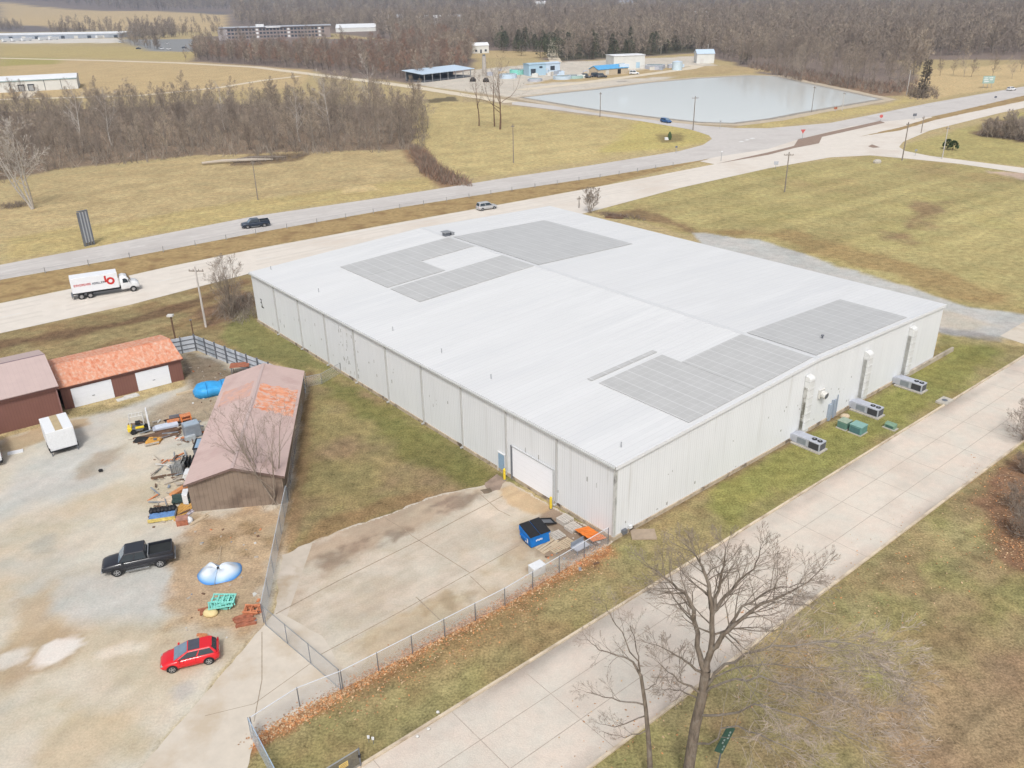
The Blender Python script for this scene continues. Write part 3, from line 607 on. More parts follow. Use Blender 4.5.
b.prism([(x, 0, z) for x, z in prof], (0, .22, 0)); b.prism([(x, WL-.22, z) for x, z in prof], (0, .22, 0))
b.box((.11, WL/2, WH/2), (.22, WL-.45, WH)); b.box((WW-.11, WL/2, WH/2), (.22, WL-.45, WH))
wall = b.build('wall', wallm, wh)
b = MB(); ov = .18
for x0, x1, z0, z1 in ((-ov, WM, WH+.0, WA+.006), (WM, WW+ov, WA+.006, WH)):
    b.prism([(x0, -ov, z0), (x0, WL+ov, z0), (x1, WL+ov, z1), (x1, -ov, z1)], (0, 0, .11))
rf = b.build('roof', roofm, wh)
b = MB(); b.prism([(WM-.35, -ov-.01, WA+.108), (WM-.35, WL+ov, WA+.108), (WM, WL+ov, WA+.125), (WM, -ov-.01, WA+.125)], (0, 0, .03)); b.prism([(WM, -ov-.01, WA+.125), (WM, WL+ov, WA+.125), (WM+.35, WL+ov, WA+.108), (WM+.35, -ov-.01, WA+.108)], (0, 0, .03))
b.build('ridge_cap', plain('ridge_grey', (.56, .565, .565), .5), wh)
b = MB()                                            # white rake trim along the gable top, gutter along the eave
b.prism([(-.2, -.24, WH-.22), (WM, -.24, WA-.21), (WM, -.24, WA+.135), (-.2, -.24, WH+.13)], (0, .055, 0)); b.prism([(WM, -.24, WA-.21), (WW+.2, -.24, WH-.22), (WW+.2, -.24, WH+.13), (WM, -.24, WA+.135)], (0, .055, 0))
b.build('rake_trim', trimm, wh)
MB().obox((-.34, -.1, WH-.16), (.15, 0, 0), (0, WL+.2, 0), (0, 0, .17)).build('gutter', plain('gutter_grey', (.50, .51, .50), .5), wh)
# corrugated seams of the roof, raised
b = MB(); y = .6
while y < WL:
    for x0, x1 in ((0, WM-.4), (WM+.4, WW)):
        z0, z1 = roofz(x0)+.11, roofz(x1)+.116
        b.prism([(x0, y, z0), (x0, y+.05, z0), (x1, y+.05, z1), (x1, y, z1)], (0, 0, .012))
    y += 1.22
b.build('roof_seams', roofm, wh)['kind'] = 'stuff'
plm = mat('foundation', C(196, 180, 158), var=.2, scale=1.6, c2=C(96, 84, 72), c2scale=.7, c2lo=.52, c2hi=.66)
b = MB(); b.box((-.02, WL/2, .19), (.2, WL+.3, .38)); b.box((WW/2, -.02, .19), (WW-.2, .2, .38)); b.box((WW+.02, WL/2, .19), (.2, WL+.3, .38))
b.build('foundation', plm, wh)
dsm = plain('downspout_grey', (.44, .44, .43), .6)
for k in range(1, 10):
    b = MB(); y = k*7.31; b.box((-.1, y, WH/2+.1), (.16, .13, WH-.3)); b.box((-.26, y, .22), (.4, .16, .14)); b.build('downspout', dsm, wh)
b = MB(); b.box((-.03, .06, WH/2), (.1, .2, WH-.3)); b.box((.12, -.04, WH/2), (.12, .08, WH-.3)); b.build('corner_trim', mat('corner_trim', (.50, .50, .48), var=.1, c2=(.2, .2, .19), c2scale=.7, c2lo=.5, c2hi=.65, c2st=(1, 1, .8)), wh)
# roll-up door, service door
MB().box((-.03, 10.75, 1.85), (.10, 5.9, 3.7)).build('roll_up_door', mat('door_white', (.78, .79, .82), var=.02, scale=1, stripes=((0, 0, 1), .55, .03, .08)), wh)
b = MB(); b.box((-.08, 13.82, 1.9), (.14, .2, 3.85)); b.build('door_frame', plain('door_track', (.16, .17, .19), .5), wh)
b = MB(); b.box((-.08, 7.72, 1.9), (.12, .16, 3.85)); b.box((-.08, 10.75, 3.78), (.12, 6.05, .14)); b.build('door_frame', plain('door_jamb', (.50, .51, .52), .5), wh)
d = MB().box((-.06, 15.45, 1.08), (.1, .95, 2.15)).build('service_door', M['bluegrey'], wh, label='blue-grey steel service door')
MB().box((-.13, 15.12, 1.02), (.05, .12, .05)).build('handle', M['steel'], d)
b = MB(); b.box((-.07, 14.9, 1.12), (.12, .1, 2.25)); b.box((-.07, 16.0, 1.12), (.12, .1, 2.25)); b.box((-.07, 15.45, 2.2), (.12, 1.2, .1)); b.build('door_frame', M['white'], wh)
# black mark on the far bay of the long wall
b = MB(); mk = [(70.95, 4.1, .5, .12), (70.8, 3.85, .14, .5), (70.95, 3.6, .45, .12), (70.75, 3.25, .14, .6), (70.5, 2.95, .5, .13), (70.9, 3.0, .12, .3)]
for i, (y, z, dy, dz) in enumerate(mk): b.box((-.012-.004*i, y, z), (.02, dy, dz))
b.build('wall_marking', M['black'], wh)
b = MB(); rr = random.Random(4)
for i in range(70):
    if i < 34: y, z = rr.choice((44.6, 46, 47.4, 43.2))+rr.uniform(-.5, .5), rr.uniform(.6, 6.6)
    else: y, z = rr.uniform(2, 70), rr.uniform(.6, 5)
    b.box((-.006-.0004*i, y, z), (.012, rr.uniform(.04, .16), rr.uniform(.1, .55)))
for i in range(26): b.box((rr.uniform(1, 40), -.006-.0004*i, rr.uniform(.5, 4.6)), (rr.uniform(.05, .2), .012, rr.uniform(.06, .3)))
o = b.build('wall_scuff', mat('scuff', (.36, .355, .34), var=.15), wh); o['kind'] = 'stuff'
# solar arrays lying flush on the roof
sol = mat('solar_array_face', (.435, .432, .42), var=.05, scale=.5, rough=.4, spec=.4, stripes=[((1, 0, 0), .99, .07, -.16), ((1, 0, 0), 1.98, .16, -.16), ((0, 1, 0), 1.0, .09, -.13)])  # sky reflection on the glass is put into the light grey base colour
def array(x0, x1, y0, y1):
    z0, z1 = roofz(x0)+.16, roofz(x1)+.16
    return [(x0, y0, z0), (x0, y1, z0), (x1, y1, z1), (x1, y0, z1)]
for rects in ([(10.3, 29.9, 58.45, 65.2), (10.3, 19.9, 52.3, 58.4)], [(10.3, 29.8, 44.5, 51.55)], [(30.56, 50.0, 44.4, 64.9)], [(9.9, 19.4, .35, 11.85), (19.45, 29.7, .35, 9.2)], [(30.56, 50.0, .4, 9.1)], [(9.7, 19.6, 12.7, 13.35)]):
    b = MB()
    for r in rects: b.prism(array(*r), (0, 0, .05))
    b.build('solar_array', sol, wh)
for x, y in ((2.9, 57.84), (2.6, 38.9), (2.6, 71.9), (2.8, 20.45), (2.4, 1.7), (3.0, 29.5)):
    b = MB(); z = roofz(x)+.1; b.cyl((x, y, z), (x, y, z+.5), .04, 8); b.cyl((x, y, z+.48), (x, y, z+.55), .06, 8); b.build('vent_pipe', M['steel'], wh)
b = MB(); z = roofz(30.6)+.15; b.box((30.2, 66.3, z+.3), (.9, .9, .55)); b.box((30.2, 66.3, z+.66), (1.25, 1.25, .14), m=1); b.box((31.3, 66.3, z+.2), (.6, .6, .4), m=1); b.build('roof_vent', [M['greysteel'], M['steel']], wh)
b = MB(); z = roofz(35.5)+.2; b.cyl((35.56, 2.75, z), (35.56, 2.75, z+.3), .1, 10); b.cyl((35.56, 2.75, z+.3), (35.56, 2.75, z+.4), .17, 10); b.build('vent_pipe', M['greysteel'], wh)
# ducts up the street wall, exhaust fan, meter pipes
ductm = mat('duct_metal', (.62, .625, .615), var=.06, scale=1, rough=.45, metal=.0, stripes=((0, 0, 1), .95, .05, .3), c2=(.34, .33, .29), c2scale=.5, c2lo=.58, c2hi=.72, c2st=(1, 1, .2))
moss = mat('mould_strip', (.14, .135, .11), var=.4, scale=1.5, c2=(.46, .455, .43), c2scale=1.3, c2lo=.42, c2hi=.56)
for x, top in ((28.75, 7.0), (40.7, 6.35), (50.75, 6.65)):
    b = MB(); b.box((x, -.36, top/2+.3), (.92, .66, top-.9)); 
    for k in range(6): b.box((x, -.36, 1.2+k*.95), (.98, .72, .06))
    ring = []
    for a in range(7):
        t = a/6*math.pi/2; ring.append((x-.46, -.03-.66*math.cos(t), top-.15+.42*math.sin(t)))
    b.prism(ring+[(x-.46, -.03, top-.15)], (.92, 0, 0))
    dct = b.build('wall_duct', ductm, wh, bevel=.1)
    MB().box((x-.475, -.30, 3.3), (.04, .36, top-1.6)).build('mould_shade_strip', moss if x < 30 else mat('duct_side_shade', (.30, .30, .28), var=.2), dct)  # mould on the first duct; left-side shade painted as grey strips on the others
b = MB(); b.box((31.9, -.12, 4.1), (1.0, .2, 1.0)); b.cyl((31.9, -.2, 4.1), (31.9, -.75, 4.0), .42, 14); fan = b.build('exhaust_fan', M['offwhite'], wh)
MB().cyl((31.9, -.74, 4.0), (31.9, -.78, 3.995), .33, 14).build('fan_louvre', M['greysteel'], fan)
b = MB(); b.box((34.2, -.16, 1.05), (.5, .24, 2.0)); b.box((35.1, -.14, 1.2), (.4, .2, 2.2)); b.cyl((35.7, -.12, .1), (35.7, -.12, 2.7), .06, 8); b.cyl((34.6, -.1, .1), (34.6, -.1, 2.4), .05, 8); b.build('electric_meter_box', plain('meter_grey', (.30, .35, .42), .5), wh)
b = MB(); b.box((1.2, -.2, .5), (.5, .3, .4)); b.box((2.0, -.17, .62), (.35, .2, .3), m=1); b.build('gas_meter', [M['greysteel'], M['white']], wh)
# low concrete wall running out past the street corner
ret = tag(MB().obox(WD(49.5, -.35), (WD(1, 0)-WD(0, 0))*14.4, (WD(0, 1)-WD(0, 0))*.28-Vector((0, 0, 0)), (0, 0, .55)).build('retaining_wall', mat('old_concrete', C(196, 184, 166), var=.2, scale=1.2, c2=C(120, 108, 96), c2scale=.6)), 'low weathered concrete wall running out from the far street corner of the warehouse', 'low wall')
# air-conditioning units on the street side
def hvac(x, y0, label):
    t = thing('air_conditioner', label, 'air conditioner', WD(x, y0-1.6), WROT, 'packaged air conditioners along the street wall'); t.scale = (.95, .95, .9)
    b = MB(); b.box((0, -.05, .1), (1.7, 3.6, .16)); b.build('concrete_base', M['concrete'], t)
    b = MB(); b.box((0, .75, .72), (1.25, 1.9, 1.0)); b.prism([(-.55, 1.7, .25), (-.55, 1.7, 1.18), (-.55, 2.15, .95), (-.55, 2.15, .1)], (1.1, 0, 0)); cab = b.build('cabinet', M['hvac'], t, bevel=.03)
    MB().box((-.635, .55, .7), (.02, 1.1, .7)).build('access_panel', M['greymetal'], cab)
    b = MB(); b.box((0, -.95, .72), (1.3, 1.45, 1.05)); con = b.build('condenser', M['hvac'], t, bevel=.03)
    MB().box((-.66, -.95, .7), (.02, 1.2, .8)).build('coil_grille', mat('coil', (.05, .05, .055), var=.3, scale=8, st=(1, 1, 8)), con)
    MB().box((0, -1.685, .7), (1.1, .02, .8)).build('coil_grille', mat('coil', (.10, .10, .11), var=.3, scale=8), con)
    for yy in (-.62, -1.28):
        b = MB(); b.cyl((0, yy, 1.245), (0, yy, 1.30), .29, 18); f = b.build('fan_guard', M['black'], con)
        MB().cyl((0, yy, 1.30), (0, yy, 1.335), .1, 10).build('fan_hub', M['steel'], f)
    return t
hvac(27.45, -.35, 'grey air conditioner on the lawn below the mould-streaked wall duct')
hvac(39.1, -.4, 'grey air conditioner beside the green electrical cabinets')
hvac(48.9, -.5, 'grey air conditioner farthest along the wall, beside the low concrete wall')
t = thing('transformer_cabinet', 'tan-topped green electrical cabinet nearer the warehouse wall', 'electrical cabinet', WD(34.0, -2.2), WROT); t.scale = (.72, .72, .68)
MB().box((0, 0, .08), (1.9, 1.7, .15)).build('pad', M['concrete'], t); b = MB().box((0, 0, .72), (1.65, 1.5, 1.15)).build('cabinet', M['greygreen'], t, bevel=.04); MB().box((0, 0, 1.33), (1.72, 1.56, .08)).build('lid', M['tancab'], t); MB().box((-.84, 0, .68), (.03, 1.1, .85)).build('door', mat('cab_door', (.10, .19, .16)), b)
t = thing('transformer_cabinet', 'larger teal-green electrical cabinet on the lawn side of its twin', 'electrical cabinet', WD(34.1, -3.75), WROT); t.scale = (.72, .72, .68)
MB().box((0, 0, .08), (2.1, 2.1, .15)).build('pad', M['concrete'], t); b = MB().box((0, 0, .78), (1.85, 1.9, 1.3)).build('cabinet', mat('teal_cabinet', (.115, .24, .22), rough=.45), t, bevel=.05); MB().box((0, 0, 1.46), (1.9, 1.95, .07)).build('lid', mat('teal_lid', (.20, .34, .31)), t); MB().box((-.94, 0, .72), (.03, 1.5, .95)).build('door', mat('cab_door2', (.07, .15, .16)), b)
t = thing('utility_box', 'small low green utility box near the street kerb', 'utility box', WD(37.6, -5.6), WROT); t.scale = (.75, .75, .75)
MB().box((0, 0, .06), (1.2, 1.9, .12)).build('pad', M['concrete'], t); b = MB(); b.prism([(-.42, -.75, .12), (-.42, -.75, .62), (-.2, -.75, .85), (.42, -.75, .85), (.42, -.75, .12)], (0, 1.5, 0)); b.build('cabinet', mat('utility_green', (.17, .27, .19), rough=.5), t, bevel=.03); MB().box((-.435, 0, .4), (.03, 1.1, .35)).build('door', mat('cab_door3', (.06, .12, .10)), t)
tag(MB().loft([[(0.55*math.cos(a)*s+.05*math.sin(3*a), .4*math.sin(a)*s, z) for a in [k*math.pi/4 for k in range(8)]] for s, z in ((1, 0), (1.05, .2), (.8, .38), (.3, .46))]).build('boulder', M['palewood'], smooth=True), 'tan boulder between the meter box and the green cabinets', 'rock').location = WD(36.2, -1.0)
tag(MB().box((0, 0, .06), (2.2, 1.5, .12)).build('concrete_pad', mat('brownish_pad', C(176, 158, 138))), 'bare concrete pad in the grass by the near warehouse corner', 'concrete pad').location = WD(2.6, -1.2)
for (x, y), lb in (((-.75, 14.2), 'yellow bollard between the blue service door and the roll-up door'), ((-.75, 7.35), 'yellow bollard at the dumpster side of the roll-up door')):
    t = thing('bollard', lb, 'bollard', WD(x, y), 0, 'yellow bollards at the roll-up door')
    b = MB(); b.cyl((0, 0, 0), (0, 0, 1.2), .13, 12); b.tube([(0, 0, 1.2), (0, 0, 1.26), (0, 0, 1.3)], [.13, .1, .02], 12); b.build('post', M['yellow'], t, smooth=False)
    MB().cyl((0, 0, 0), (0, 0, .05), .2, 12).build('base_plate', M['greysteel'], t)
# ------------------------------------------------------------------ dumpster corner
dl_ = G(523.5, 541.5); t = thing('dumpster', 'blue steel dumpster with black lids on the warehouse apron', 'dumpster', G(535, 541), math.radians(30)); t.scale = (.92, .92, .95)
b = MB(); b.prism([(-1.0, -.95, .16), (-1.0, .95, .16), (-1.15, .98, 1.15), (-1.15, -.98, 1.15)], (2.1, 0, 0)); b.box((0, 0, .08), (1.9, 1.6, .12), m=1)
body = b.build('bin_body', [M['blue'], M['black']], t, bevel=.02)
b = MB(); b.prism([(-1.18, -1.0, 1.15), (-1.18, -1.0, 1.30), (-1.18, 1.0, 1.62), (-1.18, 1.0, 1.15)], (2.3, 0, 0)); b.build('bin_hood', M['blue'], t)
for x in (-.6, .56):
    b = MB(); b.prism([(x-.55, -1.06, 1.33), (x+.55, -1.06, 1.33), (x+.55, 1.02, 1.67), (x-.55, 1.02, 1.67)], (0, 0, .06)); b.build('lid', M['black'], t, bevel=.015)
for s in (-1, 1): MB().box((s*1.13 if s > 0 else -1.2, .1, .85), (.14, 1.2, .2)).build('lift_pocket', M['blue'], t)
b = MB()
for i, (y, z, w, h_) in enumerate(((-.55, .78, .22, .42), (-.22, .70, .10, .38), (.1, .74, .34, .12))): b.box((-1.235-.002*i if False else -1.19, y, z), (.02, w, h_))
b.build('white_lettering', M['white'], body); b = MB()
for i in range(5): b.box((-.45+i*.15, -1.0, .80+(.03 if i % 2 else 0)), (.10, .03, .16))
b.build('white_lettering', M['white'], body)
M['palletgrey'] = mat('pallet_grey', (.50, .46, .41), var=.25, scale=3, st=(1, 6, 6))
def pallet(px, py, rz, label, n=1, m=None):
    t = thing('pallet', label, 'pallet', G(px, py), rz, 'wooden pallets at the dumpster corner'); m = m or M['palletgrey']
    for k in range(n):
        z = k*.15; b = MB()
        for i in range(6): b.box((0, -.5+i*.2, z+.135), (1.2, .13, .025))
        b.build('deck', m, t)
        for i in range(3): MB().box((-.54+i*.54, 0, z+.06), (.1, 1.1, .11)).build('runner', m, t)
    return t
pallet(565, 522, .7, 'grey wooden pallet stack of three against the warehouse wall', 3)
pallet(573, 529, .65, 'grey pallet between the pallet stack and the orange sheet', 2)
pallet(557, 536, .6, 'weathered pallet lying beside the dumpster', 1)
pallet(556, 549, .65, 'single pallet by the fence, nearest the street', 1, M['palewood'])
pallet(567, 544, .7, 'pale pallet lying between the fence and the orange sheet', 1, M['palewood'])
pl = MB(); 
for i in range(4): pl.box((0, .34*i, .03+.02*i), (2.3, .26, .05), rz=.04*i)
o = tag(pl.build('plank_stack', M['palewood']), 'loose pale planks on the apron between dumpster and fence', 'planks'); o.location = G(552, 548); o.rotation_euler.z = .75
t = thing('orange_sheet', 'bright orange corrugated sheet leaning at the warehouse corner', 'sheet', G(591, 537), WROT+math.pi/2)
b = MB()
for i in range(8): b.obox((-1.15+i*.29, -.8, .12+.04*(i % 2)), (.29, 0, 0), (0, 1.7, .42), (0, 0, .04))
b.build('panel', M['orange'], t); MB().box((-.2, .5, .1), (2.2, .3, .2)).build('timber_bearer', M['darkwood'], t)
t = thing('metal_cart', 'grey metal cart with a pale tray behind the chain-link fence', 'cart', G(580, 550), .7)
MB().box((0, 0, .45), (1.5, .9, .08)).build('tray', M['hvac'], t); b = MB(); b.box((0, .35, .7), (1.5, .06, .45)); b.build('side_rail', M['greymetal'], t)
for x, y in ((-.65, -.35), (.65, -.35), (-.65, .35), (.65, .35)): MB().cyl((x, y, 0), (x, y, .42), .06, 8).build('leg', M['greysteel'], t)
t = thing('chest_freezer', 'white chest freezer box standing by the fence', 'freezer', G(537, 573), .62); t.scale = (.82, .85, .85)
MB().box((0, 0, .48), (1.5, .95, .9)).build('body', M['offwhite'], t, bevel=.04); MB().box((0, 0, .99), (1.54, .99, .1)).build('lid', M['white'], t, bevel=.03); MB().box((-.0, -.5, .92), (.3, .05, .06)).build('handle', M['greysteel'], t)
t = thing('scrap_frame', 'dark metal frame leaning behind the dumpster', 'scrap', G(549, 528), .5)
b = MB(); b.box((0, 0, .5), (1.7, .1, .1), tilt=.3); b.box((0, .9, .5), (1.7, .1, .1), tilt=.3); b.box((-.7, .45, .65), (.1, .9, .1)); b.box((.7, .45, .3), (.1, .9, .1)); b.build('frame', M['black'], t); MB().box((0, .45, .42), (1.4, .85, .05), tilt=.3).build('panel', M['greysteel'], t)
# ------------------------------------------------------------------ sheds of the left yard
def shed(name, label, cat, o, ang, length, depth, eave, ridge, wm_, rm_, ov_=.25, doors=(), rsplit=None, gable_front=False):
    """o: front-left corner, x along the front, y to the back; the ridge runs along x (or along y when gable_front)"""
    t = thing(name, label, cat, o, ang)
    b = MB()
    if not gable_front:
        p = [(0, 0), (0, eave), (depth/2, ridge), (depth, eave), (depth, 0)]
        b.prism([(0, y, z) for y, z in p], (length, 0, 0))
    else:
        p = [(0, 0), (0, eave), (length/2, ridge), (length, eave), (length, 0)]
        b.prism([(x, 0, z) for x, z in p], (0, depth, 0))
    b.build('wall', wm_, t)
    b = MB(); k = ov_*(ridge-eave)/((length if gable_front else depth)/2)
    if not gable_front:
        for y0, y1, z0, z1 in ((-ov_, depth/2, eave-k, ridge), (depth/2, depth+ov_, ridge, eave-k)):
            b.prism([(-ov_, y0, z0+.012), (length+ov_, y0, z0+.012), (length+ov_, y1, z1+.012), (-ov_, y1, z1+.012)], (0, 0, .09))
    else:
        for x0, x1, z0, z1 in ((-ov_, length/2, eave-k, ridge), (length/2, length+ov_, ridge, eave-k)):
            b.prism([(x0, -ov_, z0+.012), (x0, depth+ov_, z0+.012), (x1, depth+ov_, z1+.012), (x1, -ov_, z1+.012)], (0, 0, .09))
    r = b.build('roof', rm_, t)
    return t, r
brownw = mat('brown_cladding', C(136, 96, 86), var=.05, scale=.8, rough=.6, stripes=((1, 1, 0), .3, .045, .18))
tanw = mat('taupe_cladding', C(150, 133, 118), var=.06, scale=.6, rough=.6, stripes=((1, 1, 0), .42, .05, .28), c2=C(122, 106, 94), c2scale=.4)
rust = mat('rusted_roof', C(232, 164, 132), var=.12, scale=2.2, rough=.8, c2=[C(220, 132, 94), C(232, 196, 174)], c2scale=1.5, c2lo=.48, c2hi=.66, c2st=(1.3, .5, 1), stripes=((1, 0, 0), .55, .05, .10))
pinkr = mat('faded_pink_roof', C(214, 188, 180), var=.04, scale=.7, rough=.75, stripes=((0, 1, 0), .5, .05, .07), c2=C(204, 176, 168), c2scale=.3)
pinkr2 = mat('faded_mauve_roof', C(206, 184, 178), var=.04, scale=.7, rough=.75, stripes=((1, 0, 0), .5, .05, .06))
gd = mat('garage_door_white', (.70, .72, .76), var=.02, stripes=((0, 0, 1), .52, .03, .07))
ga = math.radians(35.4); g0 = G(65.6, 410)
gar, gr = shed('garage', 'low brown garage with rust-orange roof and two white doors', 'garage', g0, ga, 13.9, 9.6, 2.95, 3.95, brownw, rust)
for x0, x1 in ((1.05, 5.55), (8.35, 12.3)):
    d = MB().obox((x0, -.05, .02), (x1-x0, 0, 0), (0, .045, 0), (0, 0, 2.45)).build('garage_door', gd, gar); MB().box(((x0+x1)/2, -.075, 1.0), (.3, .05, .05)).build('handle', M['greysteel'], d)
MB().obox((-.26, -.30, 2.77), (14.42, 0, 0), (0, .09, 0), (0, 0, .13)).build('gutter', mat('gutter_brown', C(110, 74, 66)), gar)
bn, br = shed('storage_barn', 'tall brown metal barn with faded mauve roof at the left edge', 'barn', G(64.5, 417.5)-Vector((math.cos(ga), math.sin(ga), 0))*24, ga, 24, 13, 4.1, 5.7, brownw, pinkr2)
MB().obox((-.25, 6.42, 5.80), (24.5, 0, 0), (0, .16, 0), (0, 0, .03)).build('ridge_cap', plain('ridge_mauve', C(140, 122, 130)), bn)
b = MB(); b.box((23.92, -.1, 1.95), (.14, .14, 3.9)); b.build('downspout', mat('downspout_pink', C(158, 122, 116)), bn)
MB().obox((-.26, -.36, 3.86), (24.5, 0, 0), (0, .1, 0), (0, 0, .14)).build('gutter', mat('gutter_brown2', C(104, 72, 66)), bn)
cb = G(193, 512); cba = math.radians(7.9)
barn, brf = shed('pole_barn', 'taupe metal barn with pink roof patched by rust in mid yard', 'barn', cb, cba, 8.6, 24.0, 3.12, 4.42, tanw, pinkr, .3, gable_front=True)
# rusted stretches of its roof: sheets lying on the slopes
def roofpatch(x0, x1, y0, y1, name='rust_patch', m=None):
    f = lambda x: 3.12+(4.42-3.12)*(x/4.3 if x < 4.3 else (8.6-x)/4.3)+.108
    b = MB(); pts = []
    rr = random.Random(int(x0*100+y0)); n = 14
    for i in range(n+1): pts.append((x0+(x1-x0)*i/n, y0+rr.uniform(-.35, .35)))
    for i in range(n+1): pts.append((x1-(x1-x0)*i/n, y1+rr.uniform(-.25, .25)))
    b.prism([(x, y, f(x)) for x, y in pts], (0, 0, .006)); return b.build(name, m or rust, brf)
rust2 = mat('rust_streaks', C(240, 170, 134), var=.10, scale=1.2, rough=.8, c2=[C(234, 146, 102), C(230, 192, 176)], c2scale=.9, c2lo=.47, c2hi=.58, c2st=(1.2, 1.2, 1), stripes=((0, 1, 0), .9, .12, .12))
roofpatch(4.6, 8.6, 12.2, 18.6, m=rust2); roofpatch(.2, 3.8, 15.5, 19.6, m=mat('rust_light', C(222, 176, 156), var=.1, c2=C(206, 176, 168), c2scale=.8, c2lo=.45, c2hi=.6))
MB().obox((4.15, -.3, 4.52), (.3, 0, 0), (0, 24.6, 0), (0, 0, .025)).build('ridge_cap', plain('ridge_pink', C(206, 184, 178)), barn)
b = MB(); b.prism([(-.32, -.34, 2.93), (4.3, -.34, 4.33), (4.3, -.34, 4.55), (-.32, -.34, 3.14)], (0, .04, 0)); b.prism([(4.3, -.34, 4.33), (8.92, -.34, 2.93), (8.92, -.34, 3.14), (4.3, -.34, 4.55)], (0, .04, 0)); b.build('rake_trim', mat('trim_taupe', C(120, 100, 92)), barn)
# ------------------------------------------------------------------ fences
def chain_mat(name, col, wire, pitch):
    m = bpy.data.materials.new(name); m.use_nodes = True; t = m.node_tree; N = t.nodes; L = t.links; b = N['Principled BSDF']
    b.inputs['Base Color'].default_value = (*col, 1); b.inputs['Roughness'].default_value = .5
    tc = N.new('ShaderNodeTexCoord'); masks = []
    for sgn in (1, -1):
        d = N.new('ShaderNodeVectorMath'); d.operation = 'DOT_PRODUCT'; d.inputs[1].default_value = (1, 0, sgn); L.new(tc.outputs['Object'], d.inputs[0])
        a = N.new('ShaderNodeMath'); a.operation = 'DIVIDE'; a.inputs[1].default_value = pitch; L.new(d.outputs['Value'], a.inputs[0])
        f = N.new('ShaderNodeMath'); f.operation = 'FRACT'; L.new(a.outputs[0], f.inputs[0])
        l = N.new('ShaderNodeMath'); l.operation = 'LESS_THAN'; l.inputs[1].default_value = wire; L.new(f.outputs[0], l.inputs[0]); masks.append(l)
    mx = N.new('ShaderNodeMath'); mx.operation = 'MAXIMUM'; L.new(masks[0].outputs[0], mx.inputs[0]); L.new(masks[1].outputs[0], mx.inputs[1])
    L.new(mx.outputs[0], b.inputs['Alpha']); return m
chain = chain_mat('chain_link', (.56, .57, .59), .12, .085)
slat = chain_mat('slatted_chain_link', (.46, .51, .56), .36, .11)
def fence(name, label, cat, pts, h=1.75, step=2.9, mesh=chain, postm=None, rail=True, rails=(), r=.035, railm=None, close=True):
    postm = postm or M['greysteel']
    pts = [Vector(p) for p in pts]; t = thing(name, label, cat, pts[0]); o0 = pts[0]
    rl = []
    for si, (a, q) in enumerate(zip(pts, pts[1:])):
        a, q = a-o0, q-o0; d = q-a; n = max(1, round(d.length/step)); ang = math.atan2(d.y, d.x)
        for k in range(n+(1 if si == len(pts)-2 else 0)):
            p = a+d*k/n; MB().cyl((p.x, p.y, 0), (p.x, p.y, h+.03), r, 8).build('post', postm, t)
        nn = Vector((-d.y, d.x, 0)).normalized()
        o = MB().add([(0, -.045, .04), (d.length, -.045, .04), (d.length, -.045, h-.01), (0, -.045, h-.01)], [(0, 1, 2, 3)]).build('mesh', mesh, t); o.location = a; o.rotation_euler.z = ang
        if rail: rl.append((a+Vector((0, 0, h)), q+Vector((0, 0, h))))
        for z in rails: rl.append((a+Vector((0, 0, z)), q+Vector((0, 0, z))))
    for a, q in rl: MB().cyl(a, q, .032, 8).build('rail', railm or M['steel'], t)
    return t
fence('chain_link_fence', 'long chain-link fence between the apron and the street lawn', 'fence', [G(608, 544), G(505, 606), G(343, 690), G(300, 707), G(254, 737)], railm=plain('bright_rail', (.58, .60, .64), .4))
fence('chain_link_fence', 'short blue-tinted chain-link fence going down to the bottom edge', 'fence', [G(252, 738), G(262, 757), G(284, 800)], 1.8, 2.5, mesh=slat, railm=plain('blue_rail', (.36, .46, .58), .4))
t = fence('sliding_gate', 'chain-link gate standing across the driveway', 'gate', [G(266, 625.5), G(311, 664), G(341, 690)], 1.9, 2.6, railm=M['steel'], rails=(.08,))
fence('slatted_fence', 'blue-grey slatted fence between the gravel yard and the apron', 'fence', [G(264, 623), G(278, 551), G(288, 502)], 1.85, 3.0, mesh=slat, railm=plain('slat_rail', (.42, .46, .50), .5))
fence('chain_link_fence', 'rusty chain-link fence close along the long side of the pink-roofed barn', 'fence', [G(288.5, 500), G(297, 440), G(306.5, 384)], 1.5, 3.0, railm=plain('tan_rail', (.40, .34, .28), .6))
fence('chain_link_fence', 'chain-link fence linking the barn yard to the warehouse wall', 'fence', [G(307, 387), G(322, 384), G(341, 373)], 1.4, 2.5, railm=M['steel'])
t = thing('gate_panel', 'dark gate panel with a yellow sign lying at the street kerb', 'gate', G(318, 794))
ga_, gb_ = Vector((0, 0, 0)), G(361, 767)-G(318, 794)
MB().cyl(ga_+Vector((0, 0, 1.6)), gb_+Vector((0, 0, 1.6)), .04, 8).build('rail', M['steel'], t); MB().cyl(ga_+Vector((0, 0, .1)), gb_+Vector((0, 0, .1)), .04, 8).build('rail', M['greysteel'], t)
for q in (ga_, gb_): MB().cyl(q, q+Vector((0, 0, 1.65)), .05, 8).build('post', M['greysteel'], t)
an = math.atan2(gb_.y, gb_.x)
o = MB().add([(0, 0, .1), (gb_.length, 0, .1), (gb_.length, 0, 1.6), (0, 0, 1.6)], [(0, 1, 2, 3)]).build('mesh', chain_mat('dark_mesh', (.12, .12, .12), .35, .1), t); o.rotation_euler.z = an
b = MB(); b.box((gb_.length*.62, -.05, 1.05), (.62, .02, .42)); sg = b.build('sign_plate', mat('sign_yellow', (.66, .48, .16), var=.05), t); sg.rotation_euler.z = an
b = MB()
for i, w in enumerate((.44, .5, .4)): b.box((gb_.length*.62, -.064, 1.17-.12*i), (w, .008, .05))
o = b.build('sign_lettering', plain('sign_ink', (.30, .20, .08)), sg)
b = MB(); b.box((gb_.x, gb_.y, 1.0), (.16, .16, .2)); b.build('latch', M['black'], t)
